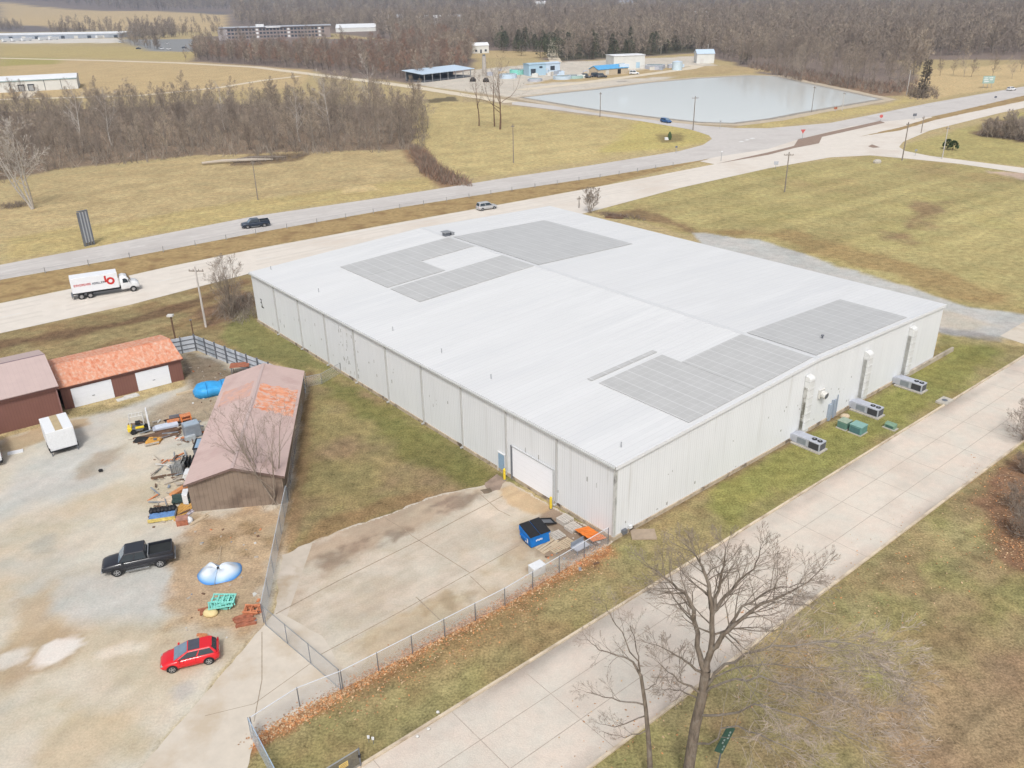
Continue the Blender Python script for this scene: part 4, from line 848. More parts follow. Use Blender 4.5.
# white panel fence behind the barn
whp = mat('white_panel', C(206, 212, 220), var=.08, scale=.7, c2=C(170, 180, 190), c2scale=.5)
def panelfence(pts, label):
    pts = [Vector(p) for p in pts]; t = thing('panel_fence', label, 'fence', pts[0]); o0 = pts[0]; h = 2.25
    for si, (a, q) in enumerate(zip(pts, pts[1:])):
        a, q = a-o0, q-o0; d = q-a; n = max(1, round(d.length/2.3)); dn = d.normalized(); nn = Vector((dn.y, -dn.x, 0)); 
        for k in range(n):
            p = a+d*(k/n); MB().obox(p+dn*.06, d/n-dn*.12, nn*-.05, Vector((0, 0, h))).build('panel', whp, t)
            w_ = .12 if k % 3 else .2; MB().obox(p-dn*w_/2, dn*w_, nn*.16, Vector((0, 0, h+.25))).build('post', M['greysteel'], t)
        for z in (.45, 1.1, 1.75): MB().obox(a+nn*.012+Vector((0, 0, z)), d, nn*.06, Vector((0, 0, .08))).build('rail', M['greysteel'], t)
panelfence([G(168, 356), G(197, 350.5), G(228, 363), G(306, 393)], 'white panel fence with dark posts and rails around the back yard')
# ------------------------------------------------------------------ vehicles
def bilerp(q, u, v): a, b, c, d = [Vector(x) for x in q]; return (a*(1-u)+b*u)*(1-v)+(d*(1-u)+c*u)*v
def pane(q, u0, u1, v0, v1, off):                     # a window pane proud of the cabin face q (a,b bottom; d,c top)
    n = (Vector(q[1])-Vector(q[0])).cross(Vector(q[3])-Vector(q[0])).normalized()*off
    pts = [bilerp(q, u0, v0)+n, bilerp(q, u1, v0)+n, bilerp(q, u1, v1)+n, bilerp(q, u0, v1)+n]
    return MB().prism(pts, n*.6)
def body_loft(prof, hw, zb, m=0):
    """prof: (x, top z, half width, bottom z) from tail to nose -> rounded lower body"""
    rings = []
    for x, zt, w, z0 in prof:
        hgt = zt-z0
        r = [(x, -w*.86, z0), (x, -w, z0+.10*hgt+.03), (x, -w*1.0, z0+.55*hgt), (x, -w*.965, z0+.82*hgt), (x, -w*.86, z0+.96*hgt), (x, -w*.55, zt), (x, 0, zt+.015)]
        rings.append(r+[(x, -y, z) for _, y, z in r[-2::-1]])
    return MB().loft(rings)
def wheels(t, xs, hw, R_, wid, spokes=5, rimr=.66):
    for x in xs:
        for s in (-1, 1):
            b = MB(); y0, y1 = s*(hw-wid), s*(hw+.012)
            ring = lambda r, y: [(x+r*math.cos(a), y, R_+r*math.sin(a)) for a in [k*2*math.pi/20 for k in range(20)]]
            b.loft([ring(R_*.62, y0), ring(R_*.94, y0), ring(R_, y0+s*.03), ring(R_, y1-s*.03), ring(R_*.94, y1), ring(R_*rimr, y1-s*.005)])
            w = b.build('wheel', M['rubber'], t, smooth=False)
            b = MB(); b.cyl((x, y1-s*.02, R_), (x, y1+s*.004, R_), R_*.17, 10)
            for k in range(spokes):
                a = k*2*math.pi/spokes+.3; ca, sa = math.cos(a), math.sin(a); p = Vector((x, y1-s*.004, R_)); d = Vector((ca, 0, sa)); n = Vector((-sa, 0, ca))
                b.prism([p-n*R_*.11+d*R_*.1, p+n*R_*.11+d*R_*.1, p+n*R_*.09+d*R_*rimr*.98, p-n*R_*.09+d*R_*rimr*.98], (0, s*.015, 0))
            b.loft([ring(R_*rimr, y1-s*.03), ring(R_*rimr, y1+s*.002), ring(R_*rimr*.88, y1+s*.002), ring(R_*rimr*.88, y1-s*.03)])
            b.build('rim', M['rim'], w)
def arches(t, xs, hw, R_, paint_m=None):
    b = MB()
    for x in xs:
        for s in (-1, 1):
            pts = [(x+R_*1.16*math.cos(a), s*(hw-.012), R_+R_*1.16*math.sin(a)) for a in [(-.1+k*(1.2/14))*math.pi for k in range(15)]]
            b.prism(pts, (0, s*.015, 0))
    return b.build('wheel_arch', M['black'], t)
def cabin(t, cb, paint, roofm=None, wins=True, dark_front=0.0):
    """cb: xbr, xbf (bottom rear/front), xtr, xtf, wb, wt, zs, zr"""
    xbr, xbf, xtr, xtf, wb, wt, zs, zr = cb
    A = [(xbr, -wb, zs), (xbf, -wb, zs), (xbf, wb, zs), (xbr, wb, zs)]; B = [(xtr, -wt, zr), (xtf, -wt, zr), (xtf, wt, zr), (xtr, wt, zr)]
    b = MB().add(A+B, [(0, 3, 2, 1), (4, 5, 6, 7), (0, 1, 5, 4), (1, 2, 6, 5), (2, 3, 7, 6), (3, 0, 4, 7)])
    o = b.build('cabin', paint, t, bevel=.09)
    right = [A[0], A[1], B[1], B[0]]; left = [A[2], A[3], B[3], B[2]]; front = [A[1], A[2], B[2], B[1]]; rear = [A[3], A[0], B[0], B[3]]
    pane(front, .06, .94, .04, .93, .006).build('windshield', mat('windshield', (.16, .22, .28), rough=.08, spec=.6), t)
    pane(rear, .08, .92, .12, .88, .006).build('rear_window', M['glass'], t)
    for q in (right, left):
        r = q is right
        for u0, u1 in ((.06, .46), (.5, .93)):
            if not r: u0, u1 = 1-u1, 1-u0
            pane(q, u0, u1, .1, .84, .006).build('side_window', M['glass'], t)
    return o
def door_lines(t, hw, xs, z0, z1, paint):
    b = MB()
    for x in xs:
        for s in (-1, 1): b.box((x, s*(hw+.001), (z0+z1)/2), (.015, .012, z1-z0))
    return b.build('door_gap', M['black'], t)
def car(name, label, cat, pos, rz, paint, L_=4.3, W_=1.8, hh=1.45, style='hatch', sc=1.0, group=None):
    t = thing(name, label, cat, pos, rz, group); hw = W_/2*sc; L_ *= sc; x0 = -L_/2; R_ = .33*sc if style != 'pickup' else .40*sc
    f = lambda u: x0+u*L_
    if style == 'hatch':
        prof = [(f(0), .80, hw*.80, .42), (f(.02), .92, hw*.90, .30), (f(.10), .98, hw*.98, .24), (f(.3), .97, hw, .22), (f(.6), .93, hw, .22), (f(.72), .92, hw*.99, .22), (f(.86), .84, hw*.95, .24), (f(.95), .73, hw*.86, .28), (f(.985), .62, hw*.74, .34), (f(1), .52, hw*.62, .40)]
        cb = (f(.025), f(.765), f(.13), f(.50), hw*.94, hw*.70, .93, hh); ax = (f(.19), f(.805))
    elif style == 'suv':
        prof = [(f(0), .92, hw*.88, .45), (f(.02), 1.02, hw*.95, .34), (f(.1), 1.05, hw, .28), (f(.5), 1.04, hw, .26), (f(.74), 1.02, hw, .26), (f(.9), .95, hw*.95, .3), (f(.98), .82, hw*.86, .36), (f(1), .65, hw*.8, .42)]
        cb = (f(.02), f(.76), f(.07), f(.58), hw*.94, hw*.74, 1.02, hh); ax = (f(.19), f(.81))
    else:
        prof = [(f(.0), 1.12, hw*.95, .58), (f(.015), 1.2, hw*.98, .50), (f(.36), 1.22, hw, .45), (f(.5), 1.22, hw, .42), (f(.73), 1.22, hw, .42), (f(.80), 1.19, hw*.99, .45), (f(.90), 1.13, hw*.95, .48), (f(.96), 1.06, hw*.90, .5), (f(.99), .96, hw*.84, .54), (f(1), .80, hw*.80, .58)]
        cb = (f(.36), f(.765), f(.385), f(.655), hw*.96, hw*.82, 1.2, hh); ax = (f(.21), f(.80))
    prof = [(x, z*sc, w, b_*sc) for x, z, w, b_ in prof]
    cb = cb[:6]+(cb[6]*sc, cb[7]*sc)
    bd = body_loft(prof, hw, 0).build('body', paint, t, smooth=True)
    cabin(t, cb, paint); arches(t, ax, hw, R_); wheels(t, ax, hw, R_, .22*sc)
    door_lines(t, hw*.985, (f(.40), f(.60)), .38*sc, .86*sc, paint)
    nose = prof[-1]; tail = prof[0]
    for s in (-1, 1):
        MB().box((f(.955), s*hw*.66, prof[-3][1]-.10), (.22*sc, .26*sc, .09*sc), rz=-s*.35).build('headlight', M['lamp'], t, bevel=.02)
        MB().box((f(.012), s*hw*.80, .86*sc), (.10*sc, .22*sc, .22*sc)).build('tail_light', M['taillamp'], t, bevel=.02)
        m_ = MB().box((cb[1]-.35*sc, s*(hw+.08), cb[6]+.06), (.14, .18, .14)); m_.build('mirror', paint, t, bevel=.03)
    MB().box((f(.992), 0, .46*sc), (.06, hw*1.2, .16*sc)).build('grille', M['black'], t); MB().box((f(-.002), 0, .62*sc), (.02, .5, .13)).build('number_plate', M['white'], t)
    if style == 'hatch':
        b = MB(); zr = cb[7]; b.box(((cb[2]+cb[3])/2+.36*sc, 0, zr+.004), ((cb[3]-cb[2])*.52, cb[5]*1.8, .012)); b.build('sunroof', mat('roof_glass', (.07, .07, .09), rough=.1, spec=.6), t)
        b = MB(); b.box((f(.115), 0, cb[7]-.025), (.14, cb[5]*1.7, .03)); b.build('spoiler', paint, t, bevel=.02)
    if style == 'pickup':
        bx = MB(); xa, xb = f(.02), f(.345); w = hw*.80
        bx.box(((xa+xb)/2, 0, 1.2*sc+.03), (xb-xa-.05, 2*w, .05)); bx.build('bed_floor', mat('bed_liner', (.022, .024, .024), var=.2), t)
        for s in (-1, 1): MB().box(((xa+xb)/2, s*hw*.90, 1.32*sc), (xb-xa, .12, .28*sc)).build('bed_side', paint, t, bevel=.02)
        MB().box((xa, 0, 1.30*sc), (.08, hw*1.75, .26*sc)).build('tailgate', paint, t, bevel=.02)
        MB().box((xb+.03, 0, 1.36*sc), (.07, hw*1.7, .34*sc)).build('bed_rail', M['steel'], t)
        for s in (-1, 1): MB().box((f(.52), s*(hw+.06), .42*sc), (L_*.32, .12, .05)).build('running_board', M['steel'], t)
        MB().box((f(1.0), 0, .62*sc), (.12, hw*1.8, .18)).build('bumper', M['steel'], t, bevel=.03); MB().box((f(-.005), 0, .60*sc), (.12, hw*1.8, .16)).build('bumper', M['steel'], t, bevel=.03)
    return t
def placed(rear, front, near, hw):                   # ground points of the near-side wheels -> centre, heading
    a, q = G(*rear), G(*front); d = (q-a).normalized(); n = Vector((-d.y, d.x, 0))
    if n.y < 0: n = -n
    return (a+q)/2+n*hw*.92, math.atan2(d.y, d.x)
p, r = placed((210.5, 664), (172, 673), 1, .9); car('parked_car', 'bright red hatchback with dark sunroof parked on the gravel yard', 'car', p, r, M['red'], 4.1, 1.8, 1.45, 'hatch')
p, r = placed((163, 566.5), (117, 576.5), 1, .98); car('pickup_truck', 'black crew-cab pickup with open bed parked on the gravel yard', 'pickup truck', p, r, M['bpaint'], 5.75, 2.0, 1.98, 'pickup')
p, r = placed((265, 227), (248, 229), 1, 1.0); car('pickup_truck', 'dark blue pickup driving left along the far carriageway', 'pickup truck', p, r, M['navy'], 5.8, 2.0, 1.85, 'pickup')
p, r = placed((481, 211.3), (496, 209), 1, .95); car('sport_utility_vehicle', 'silver sport utility vehicle driving along the near carriageway', 'car', p, r, M['silver'], 4.7, 1.9, 1.75, 'suv')
p, r = placed((661, 122.3), (667, 123.4), 1, .95); car('moving_car', 'blue car driving on the pale lane beside the pond', 'car', p, r, M['bluecar'], 4.8, 1.85, 1.6, 'suv')
p, r = placed((1008, 91.3), (1018, 90), 1, .95); car('moving_car', 'white car far along the highway at the right edge', 'car', p, r, M['white'], 5, 1.9, 1.6, 'suv')
# box truck on the near carriageway
p, r = placed((77, 300.5), (136.5, 291.2), 1, 1.2)
t = thing('box_truck', 'white box truck with red lettering on the near carriageway', 'box truck', p, r)
MB().box((-1.35, 0, 2.42), (7.0, 2.5, 2.5)).build('cargo_box', mat('box_white', (.66, .67, .69), var=.03), t, bevel=.05)
cbx = t.children[0]
b = MB(); b.box((-1.35, 0, 1.05), (7.0, 2.3, .18)); b.box((1.0, 0, .8), (6.4, .9, .25)); b.build('chassis', M['black'], t)
b = MB()
rings = []
for x, zt, w in ((2.35, 2.75, 1.12), (2.9, 2.9, 1.15), (3.45, 2.75, 1.13), (3.95, 1.95, 1.10), (4.6, 1.75, 1.05), (5.05, 1.5, .95), (5.15, 1.1, .9)):
    z0 = .62; rings.append([(x, -w*.9, z0), (x, -w, z0+.2), (x, -w, z0+(zt-z0)*.6), (x, -w*.9, zt-.05), (x, -w*.6, zt), (x, w*.6, zt), (x, w*.9, zt-.05), (x, w, z0+(zt-z0)*.6), (x, w, z0+.2), (x, w*.9, z0)])
b.loft(rings).build('cab', M['white'], t, smooth=True)
for s in (-1, 1):
    b = MB(); b.prism([(2.75, s*1.14, 1.75), (3.55, s*1.14, 1.75), (3.5, s*1.10, 2.2), (3.2, s*1.08, 2.45), (2.8, s*1.08, 2.45)], (0, s*.03, 0)); b.build('side_window', M['glass'], t)
    MB().box((3.7, s*1.32, 2.1), (.12, .16, .5)).build('mirror', M['black'], t); MB().box((5.08, s*.7, 1.15), (.2, .3, .2)).build('headlight', M['lamp'], t)
b = MB(); b.prism([(3.5, -.95, 2.7), (3.5, .95, 2.7), (3.95, .98, 2.0), (3.95, -.98, 2.0)], (.05, 0, .03)); b.build('windshield', M['glass'], t)
wheels(t, (-3.7, -2.4, 4.15), 1.18, .5, .5, 8, .55)
b = MB(); b.box((-4.98, 0, .75), (.3, 2.3, .12)); b.box((-5.05, 0, .45), (.1, 2.2, .1)); b.build('rear_bumper', M['greysteel'], t)
b = MB(); b.box((-4.87, 0, 2.4), (.02, 2.2, 2.3)); b.build('rear_door', mat('rear_door_grey', (.58, .59, .60), stripes=((0, 0, 1), .4, .03, .1)), t)
# livery on the side that faces the yard: letter-like red and dark strokes, a red ring emblem
yl = -1.256; redm = plain('livery_red', (.50, .035, .03), .5); drkm = plain('livery_dark', (.03, .035, .06), .5)
glyph = {'E': [(0, 0, .25, 1), (0, 0, 1, .2), (0, .4, .8, .2), (0, .8, 1, .2)], 'R': [(0, 0, .25, 1), (0, .8, 1, .2), (.7, .5, .3, .4), (.2, .42, .6, .16), (.6, 0, .3, .42)], 'H': [(0, 0, .25, 1), (.75, 0, .25, 1), (.2, .4, .6, .2)], 'O': [(0, 0, .25, 1), (.75, 0, .25, 1), (.2, 0, .6, .2), (.2, .8, .6, .2)], 'L': [(0, 0, .25, 1), (0, 0, 1, .2)]}
def strokes(word, x, z, h, m, nm):
    b = MB(); w = h*.62
    for i, ch in enumerate(word):
        for gx_, gz_, gw, gh in glyph[ch]: b.obox((x+i*w*1.28+gx_*w, yl-.012, z+gz_*h), (gw*w, 0, 0), (0, .011, 0), (0, 0, gh*h))
    return b.build(nm, m, cbx)
strokes('ERHOREHRE', -4.45, 2.25, .36, redm, 'red_lettering'); strokes('HORELERH', -1.75, 2.25, .33, drkm, 'dark_lettering')
b = MB(); c0 = Vector((1.0, yl, 2.45))
for k in range(20):
    a0, a1 = k*2*math.pi/20, (k+1)*2*math.pi/20
    q = [c0+Vector((r_*math.cos(a), -.012, r_*math.sin(a))) for a, r_ in ((a0, .62), (a1, .62), (a1, .30), (a0, .30))]; b.prism(q, (0, .011, 0))
b.obox(c0+Vector((-.85, -.012, -.1)), (.28, 0, 0), (0, .0105, 0), (0, 0, 1.05)); b.build('emblem', redm, cbx)
# white trailer nosed up to the barn, and a white truck at the left edge
tp = G(56, 444); u0, u1 = G(66, 449), G(44.5, 419)
a_, q_ = G(53, 456), G(78, 449); fr = (q_-a_).normalized(); bk = Vector((-fr.y, fr.x, 0)); o_ = (a_+q_)/2
wdt = (q_-a_).length
t = thing('cargo_trailer', 'white enclosed trailer with a tan strip along its roof', 'trailer', o_+Vector((0, 0, 0)), math.atan2(fr.y, fr.x))
wdt *= 1.1
MB().box((0, 2.15, 1.62), (wdt, 4.3, 2.24)).build('trailer_box', mat('trailer_white', (.67, .68, .69), var=.02), t, bevel=.05)
MB().box((0, 2.15, 2.752), (.75, 4.15, .02)).build('roof_strip', mat('tan_strip', C(196, 176, 140)), t)
b = MB(); b.box((0, -.06, .48), (wdt*1.02, .12, .12)); b.box((0, 2.1, .42), (1.6, 4.2, .12)); b.build('bumper', M['black'], t)
MB().box((0, -.012, 1.5), (wdt*.92, .02, 1.85)).build('rear_door', M['white'], t)
for s in (-1, 1):
    for y in (1.5, 2.35):
        b = MB(); b.cyl((s*(wdt/2-.22), y, .34), (s*(wdt/2+.02), y, .34), .34, 16); b.build('wheel', M['rubber'], t)
    MB().box((s*(wdt/2+.02), -.05, .75), (.08, .1, .45)).build('jack_post', M['black'], t); MB().cyl((s*(wdt/2-.1), -.1, 0), (s*(wdt/2-.1), -.1, .5), .05, 8).build('stabiliser', M['greysteel'], t)
b = MB(); b.prism([(-.6, 4.3, .45), (.6, 4.3, .45), (.08, 5.6, .45), (-.08, 5.6, .45)], (0, 0, .12)); b.build('tow_hitch', M['greysteel'], t); MB().box((.35, 4.62, 1.9), (1.0, .55, .5)).build('nose_box', M['white'], t, bevel=.05)
t = thing('white_van', 'white truck cut off by the left edge, beside the white board', 'truck', G(-4, 466), math.atan2(fr.y, fr.x))
MB().box((-.3, 2.6, 1.5), (2.1, 5.2, 1.9)).build('cargo_body', M['white'], t, bevel=.12); MB().box((-.3, .2, .75), (2.0, 1.0, .6)).build('bonnet', M['white'], t, bevel=.1)
MB().box((-.3, .02, 1.65), (1.7, .04, .7)).build('rear_window', M['glass'], t)
for y in (.9, 4.2): MB().cyl((.52, y, .38), (.78, y, .38), .38, 16).build('wheel', M['rubber'], t)
MB().box((-.3, -.35, .5), (2.0, .16, .2)).build('bumper', M['black'], t); MB().box((.74, .4, .95), (.06, .3, .2)).build('tail_light', M['taillamp'], t)
o = tag(MB().box((0, 0, .05), (1.5, .7, .1)).build('white_board', M['white']), 'white board lying flat on the gravel near the left edge', 'board'); o.location = G(15.5, 452.5); o.rotation_euler.z = math.radians(28)
o = tag(MB().box((0, 0, .06), (2.6, .75, .1), m=0).box((.4, .25, .14), (1.5, .6, .06)).build('white_slab', M['offwhite']), 'pale slab lying on the grass between the garage doors', 'slab'); o.location = G(128, 398); o.rotation_euler.z = math.radians(38)
# ------------------------------------------------------------------ junk of the yard
def lay(o, px, py, rz=0, z=0): o.location = G(px, py)+Vector((0, 0, z)); o.rotation_euler.z = rz; return o
t = thing('forklift', 'yellow forklift with pale mast and roll cage in the junk row', 'forklift', G(143, 431), math.radians(22))
MB().box((-.55, 0, .5), (1.5, .9, .45)).build('chassis', M['greysteel'], t, bevel=.06); MB().box((-1.25, 0, .6), (.5, 1.0, .6)).build('counterweight', M['yellow'], t, bevel=.12); MB().box((-.2, -.4, .72), (.9, .2, .25)).build('side_cover', M['yellow'], t, bevel=.05)
MB().box((-.35, 0, 1.12), (.5, .55, .32)).build('seat', M['black'], t, bevel=.05)
b = MB()
for x, y in ((-1.1, -.48), (-1.1, .48), (.3, -.48), (.3, .48)): b.cyl((x, y, 1), (x*(1.0), y, 2.15), .045, 6)
for y in (-.48, .48): b.cyl((-1.1, y, 2.15), (.3, y, 2.15), .045, 6)
for x in (-1.1, -.75, -.4, -.05, .3): b.cyl((x, -.48, 2.15), (x, .48, 2.15), .035, 6)
b.build('roll_cage', M['offwhite'], t)
b = MB()
for y in (-.4, .4): b.box((.75, y, 1.35), (.14, .12, 2.5))
for z in (.5, 1.4, 2.5): b.box((.75, 0, z), (.1, .9, .12))
b.build('mast', M['white'], t)
for y in (-.28, .28): MB().box((1.35, y, .1), (1.1, .12, .06)).build('fork', M['greysteel'], t)
for x in (-.95, .35):
    for y in (-.5, .5): b = MB(); b.cyl((x, y-.12, .3), (x, y+.12, .3), .3, 14); b.build('wheel', M['rubber'], t)
def planks(n, L_, w, h, seed, m=0, jit=.12):
    b = MB(); rr = random.Random(seed)
    for i in range(n): b.box((rr.uniform(-.2, .2), (i-n/2)*w*1.1, h/2+rr.uniform(0, .06)), (L_*rr.uniform(.8, 1.1), w, h), rz=rr.uniform(-jit, jit), m=m)
    return b
lay(tag(planks(7, 4.6, .22, .14, 3).build('timber_pile', M['darkwood']), 'pile of dark brown timbers in front of the white sheets', 'timber'), 158, 436, math.radians(28))
t = thing('sheet_stack', 'stack of blue-white sheets on the timbers beside the forklift', 'sheet stack', G(166, 429.5), math.radians(25))
for k in range(4): MB().box((.05*k, .03*k, .35+.05*k), (2.7-.1*k, 1.1, .04), rz=.03*k).build('sheet', M['hvac'] if k < 3 else mat('sheet_pale', (.52, .56, .64)), t)
MB().box((0, 0, .17), (2.4, 1.0, .3)).build('bearer', M['darkwood'], t)
t = thing('machine_base', 'flat black and orange machine base lying in front of the timbers', 'machine part', G(148, 441.5), math.radians(-8))
MB().box((.75, 0, .16), (1.5, 1.2, .28), rz=.1).build('orange_plate', mat('yellow_orange', (.52, .27, .06), var=.45, scale=3), t, bevel=.03); MB().box((-.75, .1, .12), (1.5, 1.1, .2), rz=.1).build('black_tray', M['black'], t); MB().cyl((.9, 0, .3), (.9, 0, .42), .2, 10).build('hub', M['greysteel'], t)
t = thing('metal_tank', 'blue-grey metal bin standing at the right end of the junk row', 'bin', G(193, 436), math.radians(35))
MB().box((0, 0, .85), (1.7, 1.3, 1.5)).build('body', M['greymetal'], t, bevel=.05); MB().box((.86, 0, .8), (.03, 1.1, 1.2)).build('side_panel', M['greysteel'], t); MB().box((0, 0, 1.63), (1.6, 1.2, .06)).build('lid', mat('bin_lid', (.30, .36, .42)), t); MB().box((-.5, -.85, .3), (1.1, .5, .55)).build('step', mat('bin_step', (.36, .39, .41)), t)
t = thing('orange_rack', 'rusty orange rack standing behind the blue-grey bin', 'rack', G(187, 424), math.radians(30))
for x in (-.5, .5):
    for y in (-.35, .35): MB().box((x, y, .6), (.12, .12, 1.2)).build('post', M['orange'], t)
for z in (.3, .75, 1.15): MB().box((0, 0, z), (1.2, .85, .07)).build('shelf', M['rustor'], t)
t = thing('scrap_frame', 'dark steel frame with rusty plates beside the orange rack', 'scrap', G(175, 424.5), math.radians(25))
b = MB(); b.box((0, -.5, .35), (2.2, .1, .12)); b.box((0, .5, .55), (2.2, .1, .12)); b.box((-.9, 0, .45), (.1, 1.1, .12)); b.box((.9, 0, .45), (.1, 1.1, .12)); b.build('frame', M['black'], t); MB().box((-.1, .05, .52), (1.3, .8, .06)).build('plate', M['rustor'], t); MB().box((.2, .6, .75), (1.3, .25, .3)).build('box', M['greysteel'], t)
lay(tag(MB().box((0, 0, .04), (1.5, .9, .06)).box((.5, .3, .09), (.9, .7, .04), rz=.5).build('grey_plate', M['steel']), 'flat grey plates on the dirt below the blue-grey bin', 'metal plates'), 188, 438.5, .5)
t = thing('dark_container', 'dark open container half hidden by the barn roof edge', 'container', G(203, 452), math.radians(100))
b = MB(); b.box((0, 0, .55), (2.3, 1.4, 1.0)); b.build('body', M['greysteel'], t, bevel=.03); b = MB(); b.box((0, 0, 1.07), (2.4, 1.5, .08)); b.build('rim', M['black'], t); MB().box((0, 0, 1.115), (2.0, 1.1, .02)).build('contents', M['bluegrey'], t)
t = thing('cage_crate', 'grey wire cage crate by the barn wall', 'crate', G(180, 472), math.radians(95))
for x in (-.75, .75):
    for y in (-.55, .55): MB().box((x, y, .65), (.08, .08, 1.3)).build('post', M['greysteel'], t)
b = MB()
for k in range(7):
    for y in (-.55, .55): b.box((-.75+.25*k, y, .65), (.03, .03, 1.2))
    for x in (-.75, .75): b.box((x, -.55+.18*k, .65), (.03, .03, 1.2))
b.build('wire_sides', M['steel'], t); MB().box((0, 0, .5), (1.4, 1.0, .8)).build('load', mat('cage_load', (.20, .20, .19), var=.4, scale=3), t)
t = thing('black_rack', 'black slatted rack next to the grey cage crate', 'rack', G(189, 467), math.radians(98))
for k in range(4): MB().box((0, -.5+.33*k, .55), (1.5, .1, .9)).build('slat', M['black'], t)
MB().box((0, 0, .12), (1.5, 1.2, .12)).build('base', M['darkwood'], t)
t = thing('white_cabinet', 'white metal cabinet lying against the barn wall', 'cabinet', G(190, 477.5), math.radians(98)); MB().box((0, 0, .4), (1.1, .85, .75)).build('body', M['white'], t, bevel=.03); MB().box((-.56, 0, .4), (.02, .7, .6)).build('door', M['offwhite'], t); MB().box((0, 0, .02), (1.2, .95, .05)).build('skid', M['black'], t)
b = MB(); b.box((0, 0, .2), (2.7, .42, .3)); b.box((0, .38, .16), (2.4, .2, .2)); lay(tag(b.build('orange_beam', mat('beam_orange', (.55, .24, .10), var=.2, scale=2)), 'long orange beam pointing at the barn corner', 'beam'), 182.5, 491, math.radians(62))
b = MB(); b.box((0, 0, .55), (.5, 1.0, 1.05)); b.box((0, .1, 1.1), (.56, 1.1, .06)); lay(tag(b.build('white_appliance', M['white'], bevel=.03), 'upright white appliance at the near barn corner', 'appliance'), 187, 502, .2)
t = thing('green_bench', 'dark green upholstered bench by the near barn corner', 'bench', G(182, 503.5), math.radians(12)); t.scale = (.85, .8, .8)
MB().box((0, 0, .5), (2.0, .75, .3)).build('seat', mat('dark_green', (.035, .06, .055)), t, bevel=.06); MB().box((0, .4, .85), (2.0, .18, .6)).build('backrest', mat('dark_green2', (.05, .075, .07)), t, bevel=.06)
for x in (-.85, .85): MB().box((x, 0, .18), (.1, .6, .36)).build('leg', M['black'], t)
b = MB(); b.box((0, 0, .06), (1.6, 1.2, .1)); b.box((.1, .1, .14), (1.3, 1.0, .06), rz=.2); lay(tag(b.build('beige_boards', mat('beige', C(224, 204, 180))), 'beige boards lying left of the green bench', 'boards'), 166.5, 501, .35)
t = thing('loading_tray', 'blue-topped tray with a yellow edge and dark tarp left of the barn corner', 'tray', G(163, 517), math.radians(14))
MB().box((0, 0, .26), (2.3, 1.6, .16)).build('deck', mat('deck_blue', (.12, .23, .44), var=.3, scale=3), t); MB().box((0, -.82, .26), (2.4, .14, .3)).build('front_rail', mat('rail_yellow', (.56, .44, .14), var=.3, scale=3), t); MB().box((1.2, 0, .3), (.12, 1.6, .3)).build('side_rail', M['greysteel'], t)
b = MB(); rr = random.Random(5)
for k in range(7): b.loft([[(-1.0+k*.33+.26*s*math.cos(a), .55+.34*s*math.sin(a)+.1*rr.random(), rr.uniform(.25, .4)+z) for a in [j*math.pi/4 for j in range(8)]] for s, z in ((1, 0), (1, .22), (.6, .36))])
b.build('tarp', M['black'], t, smooth=True)
for x in (-.7, .7): MB().box((x, 0, .09), (.14, 1.5, .18)).build('runner', M['darkwood'], t)
b = planks(6, 2.5, .24, .16, 8, jit=.05); lay(tag(b.build('lumber_stack', mat('amber_lumber', (.50, .28, .08), var=.25, scale=3)), 'stack of amber planks between the blue tray and the barn', 'lumber'), 181, 511.5, math.radians(72))
b = planks(5, 2.3, .17, .12, 9, jit=.1); lay(tag(b.build('lumber_stack', mat('striped_lumber', (.48, .44, .40), var=.35, scale=4)), 'grey striped planks left of the amber planks', 'lumber'), 175.5, 512, math.radians(70))
b = planks(5, 2.0, .17, .12, 10, jit=.15); lay(tag(b.build('lumber_stack', mat('mauve_lumber', (.46, .42, .46), var=.4, scale=4)), 'pale mauve boards tight against the barn corner', 'lumber'), 188, 512, math.radians(68))
t = thing('red_crate', 'dark red crate with a white sack at the barn corner', 'crate', G(183, 523.5), math.radians(15)); MB().box((0, 0, .3), (1.0, .8, .6)).build('box', M['rustred'], t); MB().box((0, 0, .62), (1.06, .86, .05)).build('lid', mat('crate_lid', (.38, .2, .15), var=.3), t)
b = MB(); b.loft([[(.45*s*math.cos(a), .35*s*math.sin(a), z) for a in [j*math.pi/4 for j in range(8)]] for s, z in ((.8, 0), (1, .25), (.8, .5), (.3, .62))]); lay(tag(b.build('white_sack', M['white'], smooth=True), 'white sack between the red crate and the barn', 'sack'), 189, 522.5)
b = planks(3, 1.9, .12, .1, 12, jit=.08); lay(tag(b.build('lumber_stack', M['palewood']), 'three pale posts on the ground below the barn gable', 'lumber'), 199, 520, math.radians(55))
# blue and white ribbed canopy lying on the ground
t = thing('canopy_cover', 'blue and white ribbed canopy cover lying on the ground', 'canopy', G(219, 572), .1)
rings = []; nseg = 32
for j in range(7):
    s = max(.02, 1-j/6.0); ring = []
    for k in range(nseg):
        a = k*2*math.pi/nseg; q = (1-.46*max(0, math.sin(a))**7)*(1-.10*max(0, -math.cos(a))); x = 1.95*s*math.cos(a)*q; y = 1.75*s*math.sin(a)*q-.1*s
        ring.append((x, y, .06+(1-s**2.4)*(.30+.42*min(1, abs(x)/.75))+.10*(1-s*s)*math.cos(5*a+.5)))
    rings.append(ring)
from mathutils import noise as mnoise
rings = [[(x*(1+.16*mnoise.noise(Vector((x*.7, y*.7, 3)))), y*(1+.16*mnoise.noise(Vector((x*.7, y*.7, 9)))), max(.04, z*(1+.45*mnoise.noise(Vector((x*.9, y*.9, 5)))))) for x, y, z in r_] for r_ in rings]
b = MB().loft(rings, cap=False)
cvm = bpy.data.materials.new('canopy_cloth'); cvm.use_nodes = True; n_ = cvm.node_tree.nodes; l_ = cvm.node_tree.links
